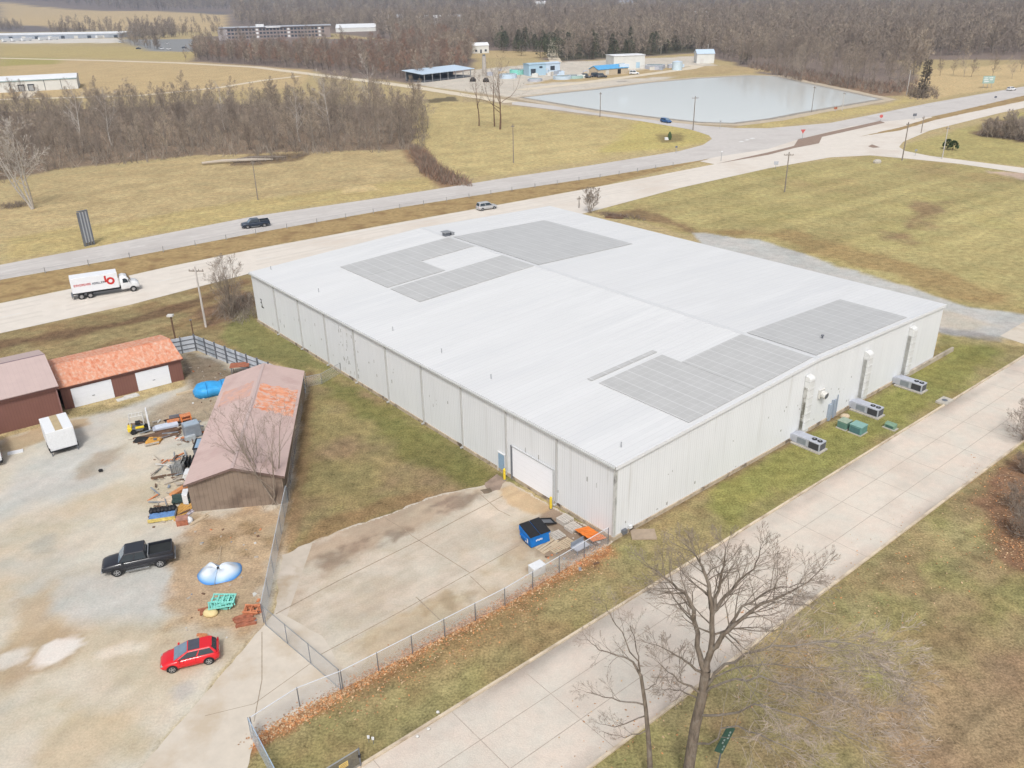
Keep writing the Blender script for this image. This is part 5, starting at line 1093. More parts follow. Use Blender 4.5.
tc = n_.new('ShaderNodeTexCoord'); sx_ = n_.new('ShaderNodeSeparateXYZ'); l_.new(tc.outputs['Object'], sx_.inputs[0]); mr_ = n_.new('ShaderNodeMapRange'); mr_.inputs[1].default_value = .1; mr_.inputs[2].default_value = .46; l_.new(sx_.outputs['Z'], mr_.inputs[0])
cr_ = n_.new('ShaderNodeValToRGB'); e_ = cr_.color_ramp.elements; e_[0].color = (.06, .22, .52, 1); e_[1].color = (.58, .63, .68, 1); e_.new(.35).color = (.24, .42, .64, 1); l_.new(mr_.outputs[0], cr_.inputs[0]); l_.new(cr_.outputs[0], n_['Principled BSDF'].inputs['Base Color']); n_['Principled BSDF'].inputs['Roughness'].default_value = .4
b.build('cloth', cvm, t, smooth=True)
MB().tube([(.02, -1.75*u-.1*u, .12+.3*(1-u**2.4)) for u in (1, .8, .6, .4, .2, .02)], [.03]*6, 5).build('rib', mat('rib_grey', (.20, .25, .31)), t)
MB().loft([[(.14*q*math.cos(v), .12*q*math.sin(v), z) for v in [j*math.pi/4 for j in range(8)]] for q, z in ((1, .3), (1.1, .46), (.4, .54))]).build('knot', M['black'], t)
b = MB(); b.tube([(-.1, .3, .8), (-.3, 1.9, .3), (-.5, 3.6, .1)], [.03, .03, .03], 6); b.build('pole', M['palewood'], t)
t = thing('teal_racking', 'heap of teal metal racking frames in the dirt', 'racking', G(223, 607), math.radians(24))
rr = random.Random(3)
for k in range(8):
    f_ = MB(); L2, w2 = rr.uniform(1.2, 1.9), rr.uniform(.6, .95); z = .10+.07*k
    for y in (-w2/2, w2/2): f_.box((0, y, 0), (L2, .1, .1))
    for x in (-.85, -.42, 0, .42, .85): f_.box((x, 0, .0), (.09, w2, .09))
    o = f_.build('rack_frame', M['teal'], t); o.location = (rr.uniform(-.2, .2), rr.uniform(-.3, .3), z+.06); o.rotation_euler = (rr.uniform(-.14, .14), rr.uniform(-.1, .1), rr.uniform(-.6, .6))
b = MB(); b.loft([[(.62*s*math.cos(a), .45*s*math.sin(a), z) for a in [j*math.pi/5 for j in range(10)]] for s, z in ((.9, 0), (1, .2), (.75, .42), (.2, .5))]); lay(tag(b.build('yellow_sack', mat('cream_sack', (.62, .50, .26), var=.15), smooth=True), 'cream-yellow sack beside the teal racking', 'sack'), 211, 614.5)
b = planks(4, .8, .16, .1, 14, jit=.5); lay(tag(b.build('brick_rubble', M['rustred']), 'few brown bricks left of the teal racking', 'bricks'), 206, 610, .5)
t = thing('orange_racking', 'heap of orange metal racking frames by the slatted fence', 'racking', G(253, 613), math.radians(20))
for k in range(4):
    f_ = MB()
    for y in (-.4, .4): f_.box((0, y, 0), (1.2, .09, .09))
    for x in (-.5, 0, .5): f_.box((x, 0, 0), (.08, .8, .08))
    o = f_.build('rack_frame', mat('frame_orange', (.52, .20, .10), var=.25), t); o.location = (rr.uniform(-.1, .1), rr.uniform(-.15, .15), .08+.14*k); o.rotation_euler = (rr.uniform(-.1, .1), rr.uniform(-.1, .1), rr.uniform(-.4, .4))
b = planks(6, 1.5, .2, .16, 15, jit=.35); lay(tag(b.build('rusty_scrap', M['rustred']), 'rust-red scrap boards left of the orange racking', 'scrap'), 242, 621, .5)
b = planks(3, .7, .2, .14, 16, jit=.5); lay(tag(b.build('rusty_scrap', M['rustor']), 'small rusty scrap pieces behind the red hatchback', 'scrap'), 204, 636, .3)
# blue tarp over a load, rusty table, white pallets behind the barn
t = thing('tarp_load', 'bright blue tarp tied over a rounded load by the barn', 'covered load', G(215, 392), math.radians(24))
rings = []
for j in range(9):
    x = -2.5+j*.625; k = 1-(abs(j-4)/4.4)**6; rings.append([(x, 1.35*k*math.cos(a), .05+1.25*max(.4, k)*max(0, math.sin(a))**.4) for a in [i*math.pi/10 for i in range(11)]])
rings = [[(x+.2*mnoise.noise(Vector((x, y, z+4))), y*(1+.18*mnoise.noise(Vector((x*.8, y, 2)))), z*(1+.28*mnoise.noise(Vector((x*.9, y*.9, 7))))) for x, y, z in r_] for r_ in rings]
MB().loft(rings).build('tarp', M['tarp'], t, smooth=True)
for x in (-.9, .9): MB().tube([(x, 1.4*math.cos(a), .06+1.30*max(0, math.sin(a))**.4) for a in [i*math.pi/10 for i in range(11)]], [.03]*11, 5).build('strap', mat('strap_blue', (.02, .16, .40)), t)
t = thing('rusty_table', 'rusty brown steel table in front of the white panel fence', 'table', G(241, 373), math.radians(10))
MB().box((0, 0, 1.15), (2.4, 1.5, .08)).build('table_top', M['rustred'], t)
for x, y in ((-1, -.6), (1, -.6), (-1, .6), (1, .6)): MB().cyl((x, y, 0), (x, y, 1.12), .06, 8).build('leg', M['greysteel'], t)
t = thing('timber_beam', 'long pale timber lying by the right garage door', 'timber', G(194, 391), math.radians(34)); MB().box((0, 0, .12), (4.2, .35, .22)).build('beam', M['palewood'], t); MB().box((1.2, .5, .1), (1.6, .3, .18), rz=.4).build('offcut', M['rustor'], t)
# litter
b = MB(); rr = random.Random(21); ms = [M['rustor'], M['greymetal'], M['offwhite'], M['darkwood'], M['wood']]
for i in range(150):
    px, py = rr.choice([(rr.uniform(190, 228), rr.uniform(366, 408)), (rr.uniform(150, 195), rr.uniform(455, 530)), (rr.uniform(185, 262), rr.uniform(525, 640)), (rr.uniform(545, 600), rr.uniform(525, 570))])
    if px > 400 and py < 500+ (px-520)*.45: continue
    p = G(px, py); s = rr.uniform(.05, .22); b.box((p.x, p.y, s*.2), (s*rr.uniform(.6, 2), s, s*.4), rz=rr.uniform(0, 3), m=rr.choice([0, 1, 2, 3, 3, 4, 4]))
for i in range(110):
    px, py = rr.choice([(rr.uniform(134, 200), rr.uniform(420, 446)), (rr.uniform(152, 192), rr.uniform(460, 526)), (rr.uniform(172, 190), rr.uniform(455, 480))]); p = G(px, py); L_ = rr.uniform(.4, 1.9); b.box((p.x, p.y, rr.uniform(.05, .3)), (L_, rr.uniform(.06, .22), rr.uniform(.04, .12)), rz=rr.gauss(.5, .7), m=rr.choice([0, 2, 3, 3, 4, 4, 1]), tilt=rr.gauss(0, .12))
struct(b.build('yard_litter', ms), 'stuff')
# fallen leaves along the apron fence and on the lawns
b = MB(); rr = random.Random(31)
def leafrow(line, n, wid, sz=.07):
    p = [G(*q) for q in line]
    for i in range(n):
        k = rr.randrange(len(p)-1); q = p[k].lerp(p[k+1], rr.random()); q = q+Vector((rr.gauss(0, wid), rr.gauss(0, wid), 0)); s = sz*rr.uniform(.6, 1.5); a = rr.uniform(0, 6.3); u = Vector((math.cos(a), math.sin(a), rr.uniform(-.3, .5)))*s; w = Vector((-math.sin(a), math.cos(a), rr.uniform(-.3, .3)))*s*.7
        q.z = .03+rr.uniform(0, .05); b.add([q-u, q+w, q+u, q-w], [(0, 1, 2, 3)], rr.randrange(3))
leafrow([(255, 741), (343, 692), (430, 643), (520, 595), (608, 548)], 5200, .36)
leafrow([(330, 712), (430, 655), (520, 606), (600, 560)], 900, 1.0)
leafrow([(600, 770), (800, 640), (960, 540)], 500, 2.5); leafrow([(995, 470), (1005, 540), (1030, 560)], 900, 1.4)
struct(b.build('fallen_leaves', [mat('leaf_orange', (.52, .24, .10), var=.3), mat('leaf_brown', (.36, .20, .10), var=.3), mat('leaf_tan', (.52, .36, .21), var=.3)]), 'stuff')
# ------------------------------------------------------------------ bare trees
def rotv(d, ang, rng):
    ax = d.cross(Vector((rng.gauss(0, 1), rng.gauss(0, 1), rng.gauss(0, 1))))
    if ax.length < 1e-4: ax = d.orthogonal()
    return (Matrix.Rotation(ang, 3, ax.normalized()) @ d).normalized()
def ribbon(b, p, q, w, rng, m=0, bend=.07):
    d = (q-p); s = d.orthogonal().normalized(); s = (Matrix.Rotation(rng.uniform(0, 3.14), 3, d.normalized()) @ s)*w
    mid = (p+q)/2+Vector((rng.gauss(0, 1), rng.gauss(0, 1), rng.gauss(0, 1)))*d.length*bend*.5
    b.add([p-s, p+s, mid+s*.8, mid-s*.8, q+s*.3, q-s*.3], [(0, 1, 2, 3), (3, 2, 4, 5)], m)
class Sp:                                             # how a kind of tree branches
    def __init__(s, nch, lens, angs, rfac=.55, up=.10, wob=.16, last='ribbon', rw=.03, sides=(8, 6, 5, 4, 3), segs=(7, 5, 4, 3, 2), start=.3): s.__dict__.update(locals())
def limb(rng, bt, bw, p, d, L, r, lev, sp, maxlev):
    if lev == maxlev and sp.last == 'ribbon':
        ribbon(bw, p, p+d*L, max(sp.rw, r), rng, 0); return
    n = sp.segs[lev]; pts = [p]; dd = d.copy()
    for i in range(n):
        dd = (dd+Vector((rng.gauss(0, sp.wob), rng.gauss(0, sp.wob), rng.gauss(0, sp.wob)+sp.up))).normalized(); pts.append(pts[-1]+dd*(L/n))
    rad = [r*(1-.72*i/n) for i in range(n+1)]
    (bt if lev < 2 else bw).tube(pts, rad, sp.sides[lev], 0, cap=False)
    if lev < maxlev: sprout(rng, bt, bw, pts, rad, L, lev, sp, maxlev)
def sprout(rng, bt, bw, pts, rad, L, lev, sp, maxlev, start=None, n=None):
    nseg = len(pts)-1; nc = n or sp.nch[lev]; st = sp.start if start is None else start
    for c in range(nc):
        u = st+(1-st)*(c+rng.random())/nc; k = min(nseg-1, int(u*nseg)); f = u*nseg-k
        q = pts[k].lerp(pts[k+1], f); t = (pts[k+1]-pts[k]).normalized(); rr_ = rad[k]*(1-f)+rad[k+1]*f
        a = math.radians(rng.uniform(*sp.angs[min(lev, len(sp.angs)-1)])); nd = rotv(t, a, rng)
        LL = sp.lens[min(lev, len(sp.lens)-1)]*L*(1.15-.6*u)*rng.uniform(.7, 1.25)
        limb(rng, bt, bw, q, nd, LL, max(.006, rr_*sp.rfac*rng.uniform(.8, 1.1)), lev+1, sp, maxlev)
    if lev+1 <= maxlev:                               # the tip carries on as twigs
        for c in range(3 if lev else 2):
            t = (pts[-1]-pts[-2]).normalized(); limb(rng, bt, bw, pts[-1], rotv(t, math.radians(rng.uniform(8, 35)), rng), sp.lens[min(lev, len(sp.lens)-1)]*L*.6, max(.006, rad[-1]*.8), lev+1, sp, maxlev)
# --- the large street tree: its main limbs follow their own paths in space
def limb_px(base, pts): return [V(x, y, base, off) for x, y, off in pts]
def path_limb(rng, bt, bw, pts, r0, r1, sp, nch, sides=8, lev=0, maxlev=3, start=.25):
    f = []
    for a, q in zip(pts, pts[1:]):
        for k in range(3): f.append(a.lerp(q, k/3)+Vector((rng.gauss(0, 1), rng.gauss(0, 1), rng.gauss(0, 1)))*(.035*(q-a).length if k else 0))
    f.append(pts[-1]); n = len(f)-1; rad = [r0+(r1-r0)*(i/n)**.8 for i in range(n+1)]
    bt.tube(f, rad, sides, 0, cap=False); L = sum((q-a).length for a, q in zip(pts, pts[1:]))
    sprout(rng, bt, bw, f, rad, min(L, 6.0), lev, sp, maxlev, start, nch)
base = G(688, 790); t = thing('bare_tree', 'large spreading leafless tree by the street in the foreground', 'tree', (0, 0, 0))
rng = random.Random(11); bt, bw, bp_, bl_ = MB(), MB(), MB(), MB()
spb = Sp((6, 8, 7, 4), (.42, .5, .5), ((28, 60), (25, 55), (18, 50)), rfac=.42, up=.05, wob=.11, rw=.0065, sides=(8, 6, 4, 3, 3), segs=(6, 5, 4, 3, 2))
o0 = base-Vector((0, 0, .2))
tr = [o0]+limb_px(base, [(689, 766, 0), (695, 727, 0), (703, 692, 0), (706, 670, 0)])
bt.tube([o0+Vector((0, 0, -.1))]+tr[1:], [.42, .33, .30, .28, .26], 12, 0, cap=False)
for pts, r0, r1, n, off in (
        ([(705, 672), (697, 646), (694, 610), (684, 592), (668, 580), (655, 570)], .19, .03, 12, .4),
        ([(706, 670), (711, 649), (712, 614), (709, 585), (702, 566), (694, 553)], .22, .03, 13, 0),
        ([(712, 616), (719, 590), (724, 566), (726, 548)], .13, .02, 9, .5),
        ([(709, 655), (720, 640), (733, 626), (761, 604), (790, 592), (813, 577)], .18, .02, 14, -.4),
        ([(713, 612), (722, 600), (736, 584), (754, 569), (760, 550)], .13, .02, 10, .8),
        ([(722, 638), (742, 606), (770, 590), (800, 583)], .10, .02, 9, 1.2),
        ([(705, 676), (690, 664), (677, 656), (657, 645)], .10, .02, 8, -.6),
        ([(702, 694), (684, 684), (668, 672), (660, 664)], .08, .015, 7, -1),
        ([(700, 700), (680, 690), (664, 690)], .06, .015, 6, .8)):
    path_limb(rng, bt, bw, limb_px(base, [(x, y, off*min(1, i/2)) for i, (x, y) in enumerate(pts)]), r0, r1, spb, int(n*1.5))
spp = Sp((6, 6, 5, 4), (.55, .62, .62), ((20, 50), (18, 50), (18, 50)), rfac=.40, up=.02, wob=.10, rw=.0115, sides=(8, 6, 4, 3, 3), segs=(6, 5, 4, 3, 2))
for pts, r0, r1, n, off in (
        ([(706, 686), (725, 664), (761, 650), (806, 644), (840, 642), (868, 648)], .10, .012, 18, -2.2),
        ([(704, 694), (725, 682), (761, 676), (806, 690), (842, 700), (874, 712)], .085, .012, 18, -3.2),
        ([(700, 715), (728, 714), (754, 704), (806, 718), (850, 738), (880, 752)], .08, .012, 18, -3.6),
        ([(694, 745), (709, 744), (738, 726), (770, 740), (806, 760), (850, 790)], .07, .012, 16, -3.0),
        ([(706, 682), (735, 668), (775, 664), (830, 668), (880, 672)], .06, .012, 18, -1.2)):
    path_limb(rng, bl_, bp_, limb_px(base, [(x, y, off*min(1, i/3)) for i, (x, y) in enumerate(pts)]), r0, r1, spp, n)
bt.build('trunk', M['bark'], t, smooth=True); bw.build('crown', M['twig'], t); bp_.build('crown', M['twiggrey'], t, label='pale grey twigs drooping over the lawn'); bl_.build('limbs', mat('pale_limb', (.235, .205, .175), var=.3, scale=3), t, smooth=True)
base = G(649, 785); t = thing('bare_tree', 'slim leaning leafless tree left of the large street tree', 'tree', (0, 0, 0)); rng = random.Random(12); bt, bw = MB(), MB()
bt.tube([base]+limb_px(base, [(650, 766, 0), (649, 746, 0), (646, 710, 0), (641, 676, 0)]), [.2, .17, .15, .12, .10], 9, 0, cap=False)
for pts, r0, r1, n, off in (([(641, 676), (633, 662), (619, 656), (599, 650), (588, 640)], .09, .015, 10, .3), ([(640, 672), (625, 639), (613, 620), (606, 606)], .05, .012, 8, -.4), ([(640, 670), (637, 652), (634, 636), (630, 624)], .045, .012, 7, .6),
                            ([(645, 705), (619, 701), (596, 694), (586, 692)], .055, .012, 8, -.4), ([(645, 716), (615, 727), (600, 724)], .045, .012, 7, .4), ([(647, 730), (625, 738), (604, 732)], .04, .012, 7, -.6), ([(644, 690), (656, 684), (660, 672)], .035, .01, 6, .2)):
    path_limb(rng, bt, bw, limb_px(base, [(x, y, off*min(1, i/2)) for i, (x, y) in enumerate(pts)]), r0, r1, Sp((5, 5, 4, 4), (.34, .5, .5), ((28, 60), (25, 60), (20, 60)), rfac=.42, up=.06, wob=.15, rw=.006, sides=(8, 5, 4, 3, 3)), n, maxlev=3)
bt.build('trunk', M['bark'], t, smooth=True); bw.build('crown', M['twig'], t)
# green sign board among the lower limbs
sb = G(716, 775); t = thing('street_sign', 'dark green sign with white marks under the large bare tree', 'sign', sb)
a_ = V(718, 752, sb)-sb; q_ = V(731, 727, sb, .9)-sb; dd = q_-a_; sd = dd.cross(Vector((.55, -1, .25))).normalized()*.36
MB().cyl((0, 0, 0), a_+dd*.4, .05, 8).build('post', M['greysteel'], t); MB().prism([a_-sd, q_-sd, q_+sd, a_+sd], sd.cross(dd).normalized()*.05).build('sign_plate', mat('sign_green', (.035, .085, .065), var=.2, rough=.4), t)
nn_ = sd.cross(dd).normalized(); nn_ = nn_ if nn_.y < 0 else -nn_
b = MB(); rr = random.Random(2)
for k in range(7):
    p = a_+dd*(.12+.11*k)+sd*rr.uniform(-.45, .35); b.prism([p, p+dd*.07, p+dd*.07+sd*.4, p+sd*.4], nn_*.006)
for k in range(len(b.v)): b.v[k] = tuple(Vector(b.v[k])+nn_*.056)
b.build('sign_lettering', mat('sign_white', (.26, .32, .30), var=.2), t)
# --- free-standing small trees
def simple_tree(rng, hgt, r, sp, maxlev=3, trunks=1, spread=.2, fork=.3, crown_n=9):
    bt, bw = MB(), MB()
    for k in range(trunks):
        d = Vector((rng.gauss(0, spread if trunks > 1 else .04), rng.gauss(0, spread if trunks > 1 else .04), 1)).normalized(); pts = [Vector((rng.gauss(0, .2), rng.gauss(0, .2), 0)) if trunks > 1 else Vector((0, 0, 0))]
        n = 7
        for i in range(n): d = (d+Vector((rng.gauss(0, .07), rng.gauss(0, .07), .06))).normalized(); pts.append(pts[-1]+d*hgt*.92/n)
        rad = [r*(1-.85*i/n) for i in range(n+1)]
        bt.tube(pts, rad, 7, 0, cap=False); sprout(rng, bt, bw, pts, rad, hgt, 0, sp, maxlev, fork, crown_n)
    return bt, bw
def put_tree(name, label, pos, hgt, r, sp, seed, tm, wm_, group=None, **k):
    rng = random.Random(seed); bt, bw = simple_tree(rng, hgt, r, sp, **k); t = thing(name, label, 'tree' if 'shrub' not in name else 'shrub', pos, 0, group)
    bt.build('trunk', tm, t, smooth=True); bw.build('crown', wm_, t); return t
spt = Sp((8, 6, 5), (.36, .5, .55), ((30, 60), (25, 55), (20, 55)), up=.10, rw=.022, sides=(6, 4, 3, 3, 3), segs=(5, 4, 3, 2, 2))
put_tree('bare_tree', 'left and slimmest of the three bare trees on the mown field', G(479, 126), 16.5, .24, Sp((6, 5, 4), (.34, .5, .5), ((30, 55), (25, 50), (20, 50)), up=.1, rw=.02), 41, M['darkwood'], M['twig'], 'three trees on the field', crown_n=9)
put_tree('bare_tree', 'middle one of the three bare trees on the mown field', G(494.5, 126.5), 18, .26, Sp((6, 4, 4), (.24, .5, .5), ((25, 45), (25, 50), (20, 50)), up=.12, rw=.02), 42, M['darkwood'], M['twig'], 'three trees on the field', crown_n=8)
put_tree('bare_tree', 'right and widest of the three bare trees on the mown field', G(500, 129.5), 17, .34, Sp((8, 7, 5), (.72, .5, .5), ((40, 65), (25, 50), (20, 50)), up=.1, rw=.022), 43, M['darkwood'], M['twig'], 'three trees on the field', crown_n=11)
put_tree('pale_sycamore', 'pale white-limbed tree at the left edge in front of the woods', G(33, 209), 18, .26, Sp((7, 6, 4), (.40, .5, .5), ((30, 60), (25, 55), (20, 55)), up=.08, rw=.045), 44, M['palebark'], M['palebark'], trunks=4, spread=.28, crown_n=7)
put_tree('bare_shrub', 'leafless bushy tree between the highway and the warehouse corner', G(232, 318), 7.8, .10, Sp((7, 6, 5), (.42, .5, .5), ((20, 50), (20, 50), (20, 50)), up=.12, rw=.012), 45, M['twig'], M['twig'], trunks=7, spread=.34, fork=.15, crown_n=8)
put_tree('bare_shrub', 'leafless many-stemmed tree at the corner of the pink-roofed barn', G(277, 503.5), 9.4, .10, Sp((6, 6, 4), (.36, .5, .5), ((15, 42), (20, 50), (20, 50)), up=.06, rw=.0065), 46, M['twig'], M['twig'], trunks=7, spread=.42, fork=.2, crown_n=8)
put_tree('bare_shrub', 'small leafless shrub behind the far end of the warehouse roof', G(590, 213), 4.6, .06, Sp((7, 6, 5), (.42, .5, .5), ((20, 50), (20, 50), (20, 50)), up=.1, rw=.02), 47, M['twig'], M['twig'], trunks=7, spread=.3, fork=.15, crown_n=7)
for k, (x, y, h_) in enumerate(((992, 137, 5), (1004, 138, 7), (1017, 140, 6.5), (1030, 141, 6.5))):
    put_tree('bare_shrub', 'leafless thicket shrub beside the side road at the right edge', G(x, y), h_, .12, Sp((8, 7, 6), (.42, .5, .5), ((20, 55), (20, 50), (20, 50)), up=.06, rw=.03), 50+k, M['twiggrey'], M['twiggrey'], 'thicket at the right edge', trunks=7, spread=.4, fork=.1, crown_n=9)
for k, (x, y, h_) in enumerate(((1022, 512, 2.2), (1030, 540, 2.6), (1024, 474, 1.8), (1024, 440, 3.4))):
    put_tree('bare_shrub', ('low twiggy bush with brown leaves at the right edge of the lawn', 'bushy shrub half out of frame at the right edge', 'small twiggy shrub nearest the fallen leaves', 'leafless bush hanging over the street kerb at the right edge')[k], G(x, y), h_, .04, Sp((7, 6, 6), (.5, .55, .5), ((25, 60), (20, 55), (20, 50)), up=.05, rw=.008), 60+k, M['twig'], M['twig'], trunks=9, spread=.5, fork=.1, crown_n=8)
# --- woods: a few kinds of tree, copied
def proto(name, seed, hgt, r, sp, tm, wm_, maxlev=2, fork=.25, crown_n=16):
    rng = random.Random(seed); bt, bw = simple_tree(rng, hgt, r, sp, maxlev=maxlev, fork=fork, crown_n=crown_n); n0 = len(bt.v)
    bt.v += bw.v; bt.f += [tuple(i+n0 for i in f) for f in bw.f]; bt.m += [1]*len(bw.f)
    me = bpy.data.meshes.new(name); me.from_pydata(bt.v, [], bt.f); me.materials.append(tm); me.materials.append(wm_); me.polygons.foreach_set('material_index', bt.m); me.update(); return me
spw = lambda rw: Sp((8, 9, 5), (.36, .48, .5), ((25, 58), (25, 60), (20, 60)), up=.12, rw=rw, sides=(5, 3, 3, 3), segs=(4, 3, 2, 2))
PW = [proto('woods_tree', 100+k, h_, .15, spw(.042), M['woodtrunk'], M['woodtwig'], maxlev=3, crown_n=20, fork=.16) for k, h_ in enumerate((19, 17, 21, 15, 18))]
PRD = [proto('woods_tree', 120+k, h_, .16, spw(.075), M['woodtrunk'], M['redtwig'], maxlev=3, crown_n=18, fork=.16) for k, h_ in enumerate((16, 18, 14))]
PF = [proto('woods_tree', 140+k, h_, .24, Sp((7, 8, 5), (.36, .5, .5), ((25, 60), (25, 60), (20, 60)), up=.1, rw=.13, sides=(4, 3, 3, 3), segs=(3, 2, 2, 2)), M['woodtrunk'], M['woodtwig'], maxlev=2, crown_n=20, fork=.1) for k, h_ in enumerate((17, 19, 15, 18, 20))]
def in_poly(x, y, P):
    c = False
    for i in range(len(P)):
        (ax, ay), (bx, by) = P[i], P[i-1]
        if (ay > y) != (by > y) and x < (bx-ax)*(y-ay)/(by-ay)+ax: c = not c
    return c
def scatter(poly, n, mind, seed):
    rr = random.Random(seed); xs = [p[0] for p in poly]; ys = [p[1] for p in poly]; out = []; grid = {}
    for _ in range(n*60):
        x, y = rr.uniform(min(xs), max(xs)), rr.uniform(min(ys), max(ys))
        if not in_poly(x, y, poly): continue
        g = (int(x//mind), int(y//mind))
        if any((x-a)**2+(y-b_)**2 < mind*mind for i in (-1, 0, 1) for j in (-1, 0, 1) for a, b_ in grid.get((g[0]+i, g[1]+j), ())): continue
        grid.setdefault(g, []).append((x, y)); out.append((x, y))
        if len(out) >= n: break
    return out
def wood_tree(me, x, y, s, rz, label, group, name='woods_tree'):
    o = bpy.data.objects.new(name, me); COL.objects.link(o); o.location = (x, y, hill(np.array([x]), np.array([y]))[0]-.1); o.scale = (s*rr.uniform(.9, 1.15), s*rr.uniform(.9, 1.15), s); o.rotation_euler = (rr.gauss(0, .03), rr.gauss(0, .03), rz); return tag(o, label, 'tree', group)
# far woods: one mass, trees set on points
def mass(name, pts, protos, smin, smax, seed):
    cl = bpy.data.collections.new(name+'_kinds')
    for m_ in protos: cl.objects.link(bpy.data.objects.new(name+'_kind', m_))
    P = np.array(pts); z = hill(P[:, 0], P[:, 1]); me = bpy.data.meshes.new(name); me.vertices.add(len(P)); me.vertices.foreach_set('co', np.column_stack([P, z-.1]).astype(np.float32).ravel()); me.update()
    o = bpy.data.objects.new(name, me); COL.objects.link(o); md = o.modifiers.new('trees', 'NODES'); ng = bpy.data.node_groups.new(name, 'GeometryNodeTree'); md.node_group = ng
    ng.interface.new_socket('Geometry', in_out='INPUT', socket_type='NodeSocketGeometry'); ng.interface.new_socket('Geometry', in_out='OUTPUT', socket_type='NodeSocketGeometry')
    N = ng.nodes; L = ng.links; gi = N.new('NodeGroupInput'); gо = N.new('NodeGroupOutput'); ip = N.new('GeometryNodeInstanceOnPoints'); ci = N.new('GeometryNodeCollectionInfo')
    ci.inputs['Collection'].default_value = cl; ci.inputs['Separate Children'].default_value = True; ci.inputs['Reset Children'].default_value = True
    r1 = N.new('FunctionNodeRandomValue'); r1.data_type = 'FLOAT_VECTOR'; r1.inputs[0].default_value = (-.04, -.04, 0); r1.inputs[1].default_value = (.04, .04, 6.28); r1.inputs['Seed'].default_value = seed
    r2 = N.new('FunctionNodeRandomValue'); r2.data_type = 'FLOAT'; r2.inputs[2].default_value = smin; r2.inputs[3].default_value = smax; r2.inputs['Seed'].default_value = seed+1
    L.new(gi.outputs[0], ip.inputs['Points']); L.new(ci.outputs[0], ip.inputs['Instance']); ip.inputs['Pick Instance'].default_value = True
    L.new(r1.outputs[0], ip.inputs['Rotation']); L.new(r2.outputs[1], ip.inputs['Scale']); L.new(ip.outputs[0], gо.inputs[0])
    return struct(o, 'stuff')
rr = random.Random(77)
PSY = proto('woods_tree', 160, 21, .3, Sp((7, 6, 4), (.40, .5, .5), ((30, 60), (25, 55), (20, 55)), up=.1, rw=.05), M['palebark'], M['palebark'], maxlev=2, crown_n=10)
EDGE = PX((-20, 190), (40, 174), (62, 169), (125, 164), (200, 155), (300, 154), (390, 152), (424, 149), (428, 128), (405, 110), (330, 107), (200, 106), (100, 110), (0, 114), (-20, 118))
for i, (x, y) in enumerate(scatter(EDGE, 160, 4.8, 5)):
    wood_tree(rr.choice(PW), x, y, rr.uniform(.34, .64) if x < -75 else rr.uniform(.5, .92), rr.uniform(0, 6.28), 'leafless grey-brown tree in the dense woods beyond the far carriageway', 'trees of the roadside woods')
RUS = PX((195, 61), (235, 65), (310, 71), (420, 84), (468, 70), (474, 56), (430, 50), (330, 46), (200, 42))
for i, (x, y) in enumerate(scatter(RUS, 75, 9.5, 6)):
    px_red = x > -120
    wood_tree(rr.choice(PRD if px_red and rr.random() < .75 else PW), x, y, rr.uniform(.5, .9), rr.uniform(0, 6.28), 'leafless russet-tinged tree in the wood in front of the brick building', 'trees of the russet wood')
PE = PX((745, 66), (790, 80), (878, 95), (908, 92), (918, 80), (900, 66), (840, 60), (760, 58))
for i, (x, y) in enumerate(scatter(PE, 60, 8.5, 7)):
    wood_tree(rr.choice(PW), x, y, rr.uniform(.6, .95), rr.uniform(0, 6.28), 'leafless tree in the belt along the far right bank of the pond', 'trees behind the pond')
for px, py, sc_ in ((84, 150, .9), (330, 136, .9), (300, 142, .7), (372, 116, .95), (112, 146, .75), (225, 130, .7)):
    p = G(px, py); wood_tree(PSY, p.x, p.y, sc_, rr.uniform(0, 6), 'pale-trunked leafless tree rising out of the roadside woods', 'pale trees in the roadside woods', 'pale_sycamore')
mass('woods', [p_ for p_ in scatter(EDGE, 190, 5, 25)], PW, .32, .62, 19)
def loner(px, py, s, me, label, name='bare_tree'):
    p = G(px, py); o = wood_tree(me, p.x, p.y, s, rr.uniform(0, 6), label, 'lone trees of the far fields', name); return o
for px, py, s in ((940, 76, .55), (953, 75, .5), (964, 77, .6), (971, 77, .55), (992, 78, .6), (1012, 79, .5), (1020, 72, .5), (126, 44, .8), (140, 42, .9), (150, 44, .8), (160, 43, .8), (62, 34, .9), (80, 33, .8), (95, 32, .9), (110, 33, .8), (186, 36, .8), (198, 34, .8), (212, 36, .8), (196, 61, .6), (186, 62, .55)):
    loner(px, py, s, rr.choice(PW), 'solitary leafless tree on a far field edge')
def leafy_column(label, pos, h_, w_, m, n, name):
    r_ = random.Random(9); t = thing(name, label, 'tree', pos); MB().cyl((0, 0, 0), (0, 0, h_), .45, 8, 0, .15).build('trunk', M['bark'], t); b = MB()
    for i in range(n):
        u = r_.random(); a = r_.uniform(0, 6.28); R_ = w_*r_.uniform(.15, .8)*(1.05-.5*u); p = Vector((R_*math.cos(a), R_*math.sin(a), h_*u)); s = r_.uniform(.3, .8); d = Vector((math.cos(a), math.sin(a), r_.uniform(-.8, .4))).normalized(); sd_ = d.orthogonal().normalized()*s*.4
        b.add([p-sd_, p+sd_, p+d*s+sd_*.3, p+d*s-sd_*.3], [(0, 1, 2, 3)])
    b.build('crown', m, t); return t
leafy_column('tall dark vine-clad tree beside the highway at the field edge', G(922, 98), 15.5, 3.0, mat('vine_leaves', (.11, .088, .064), var=.5, scale=1), 950, 'vine_clad_tree')
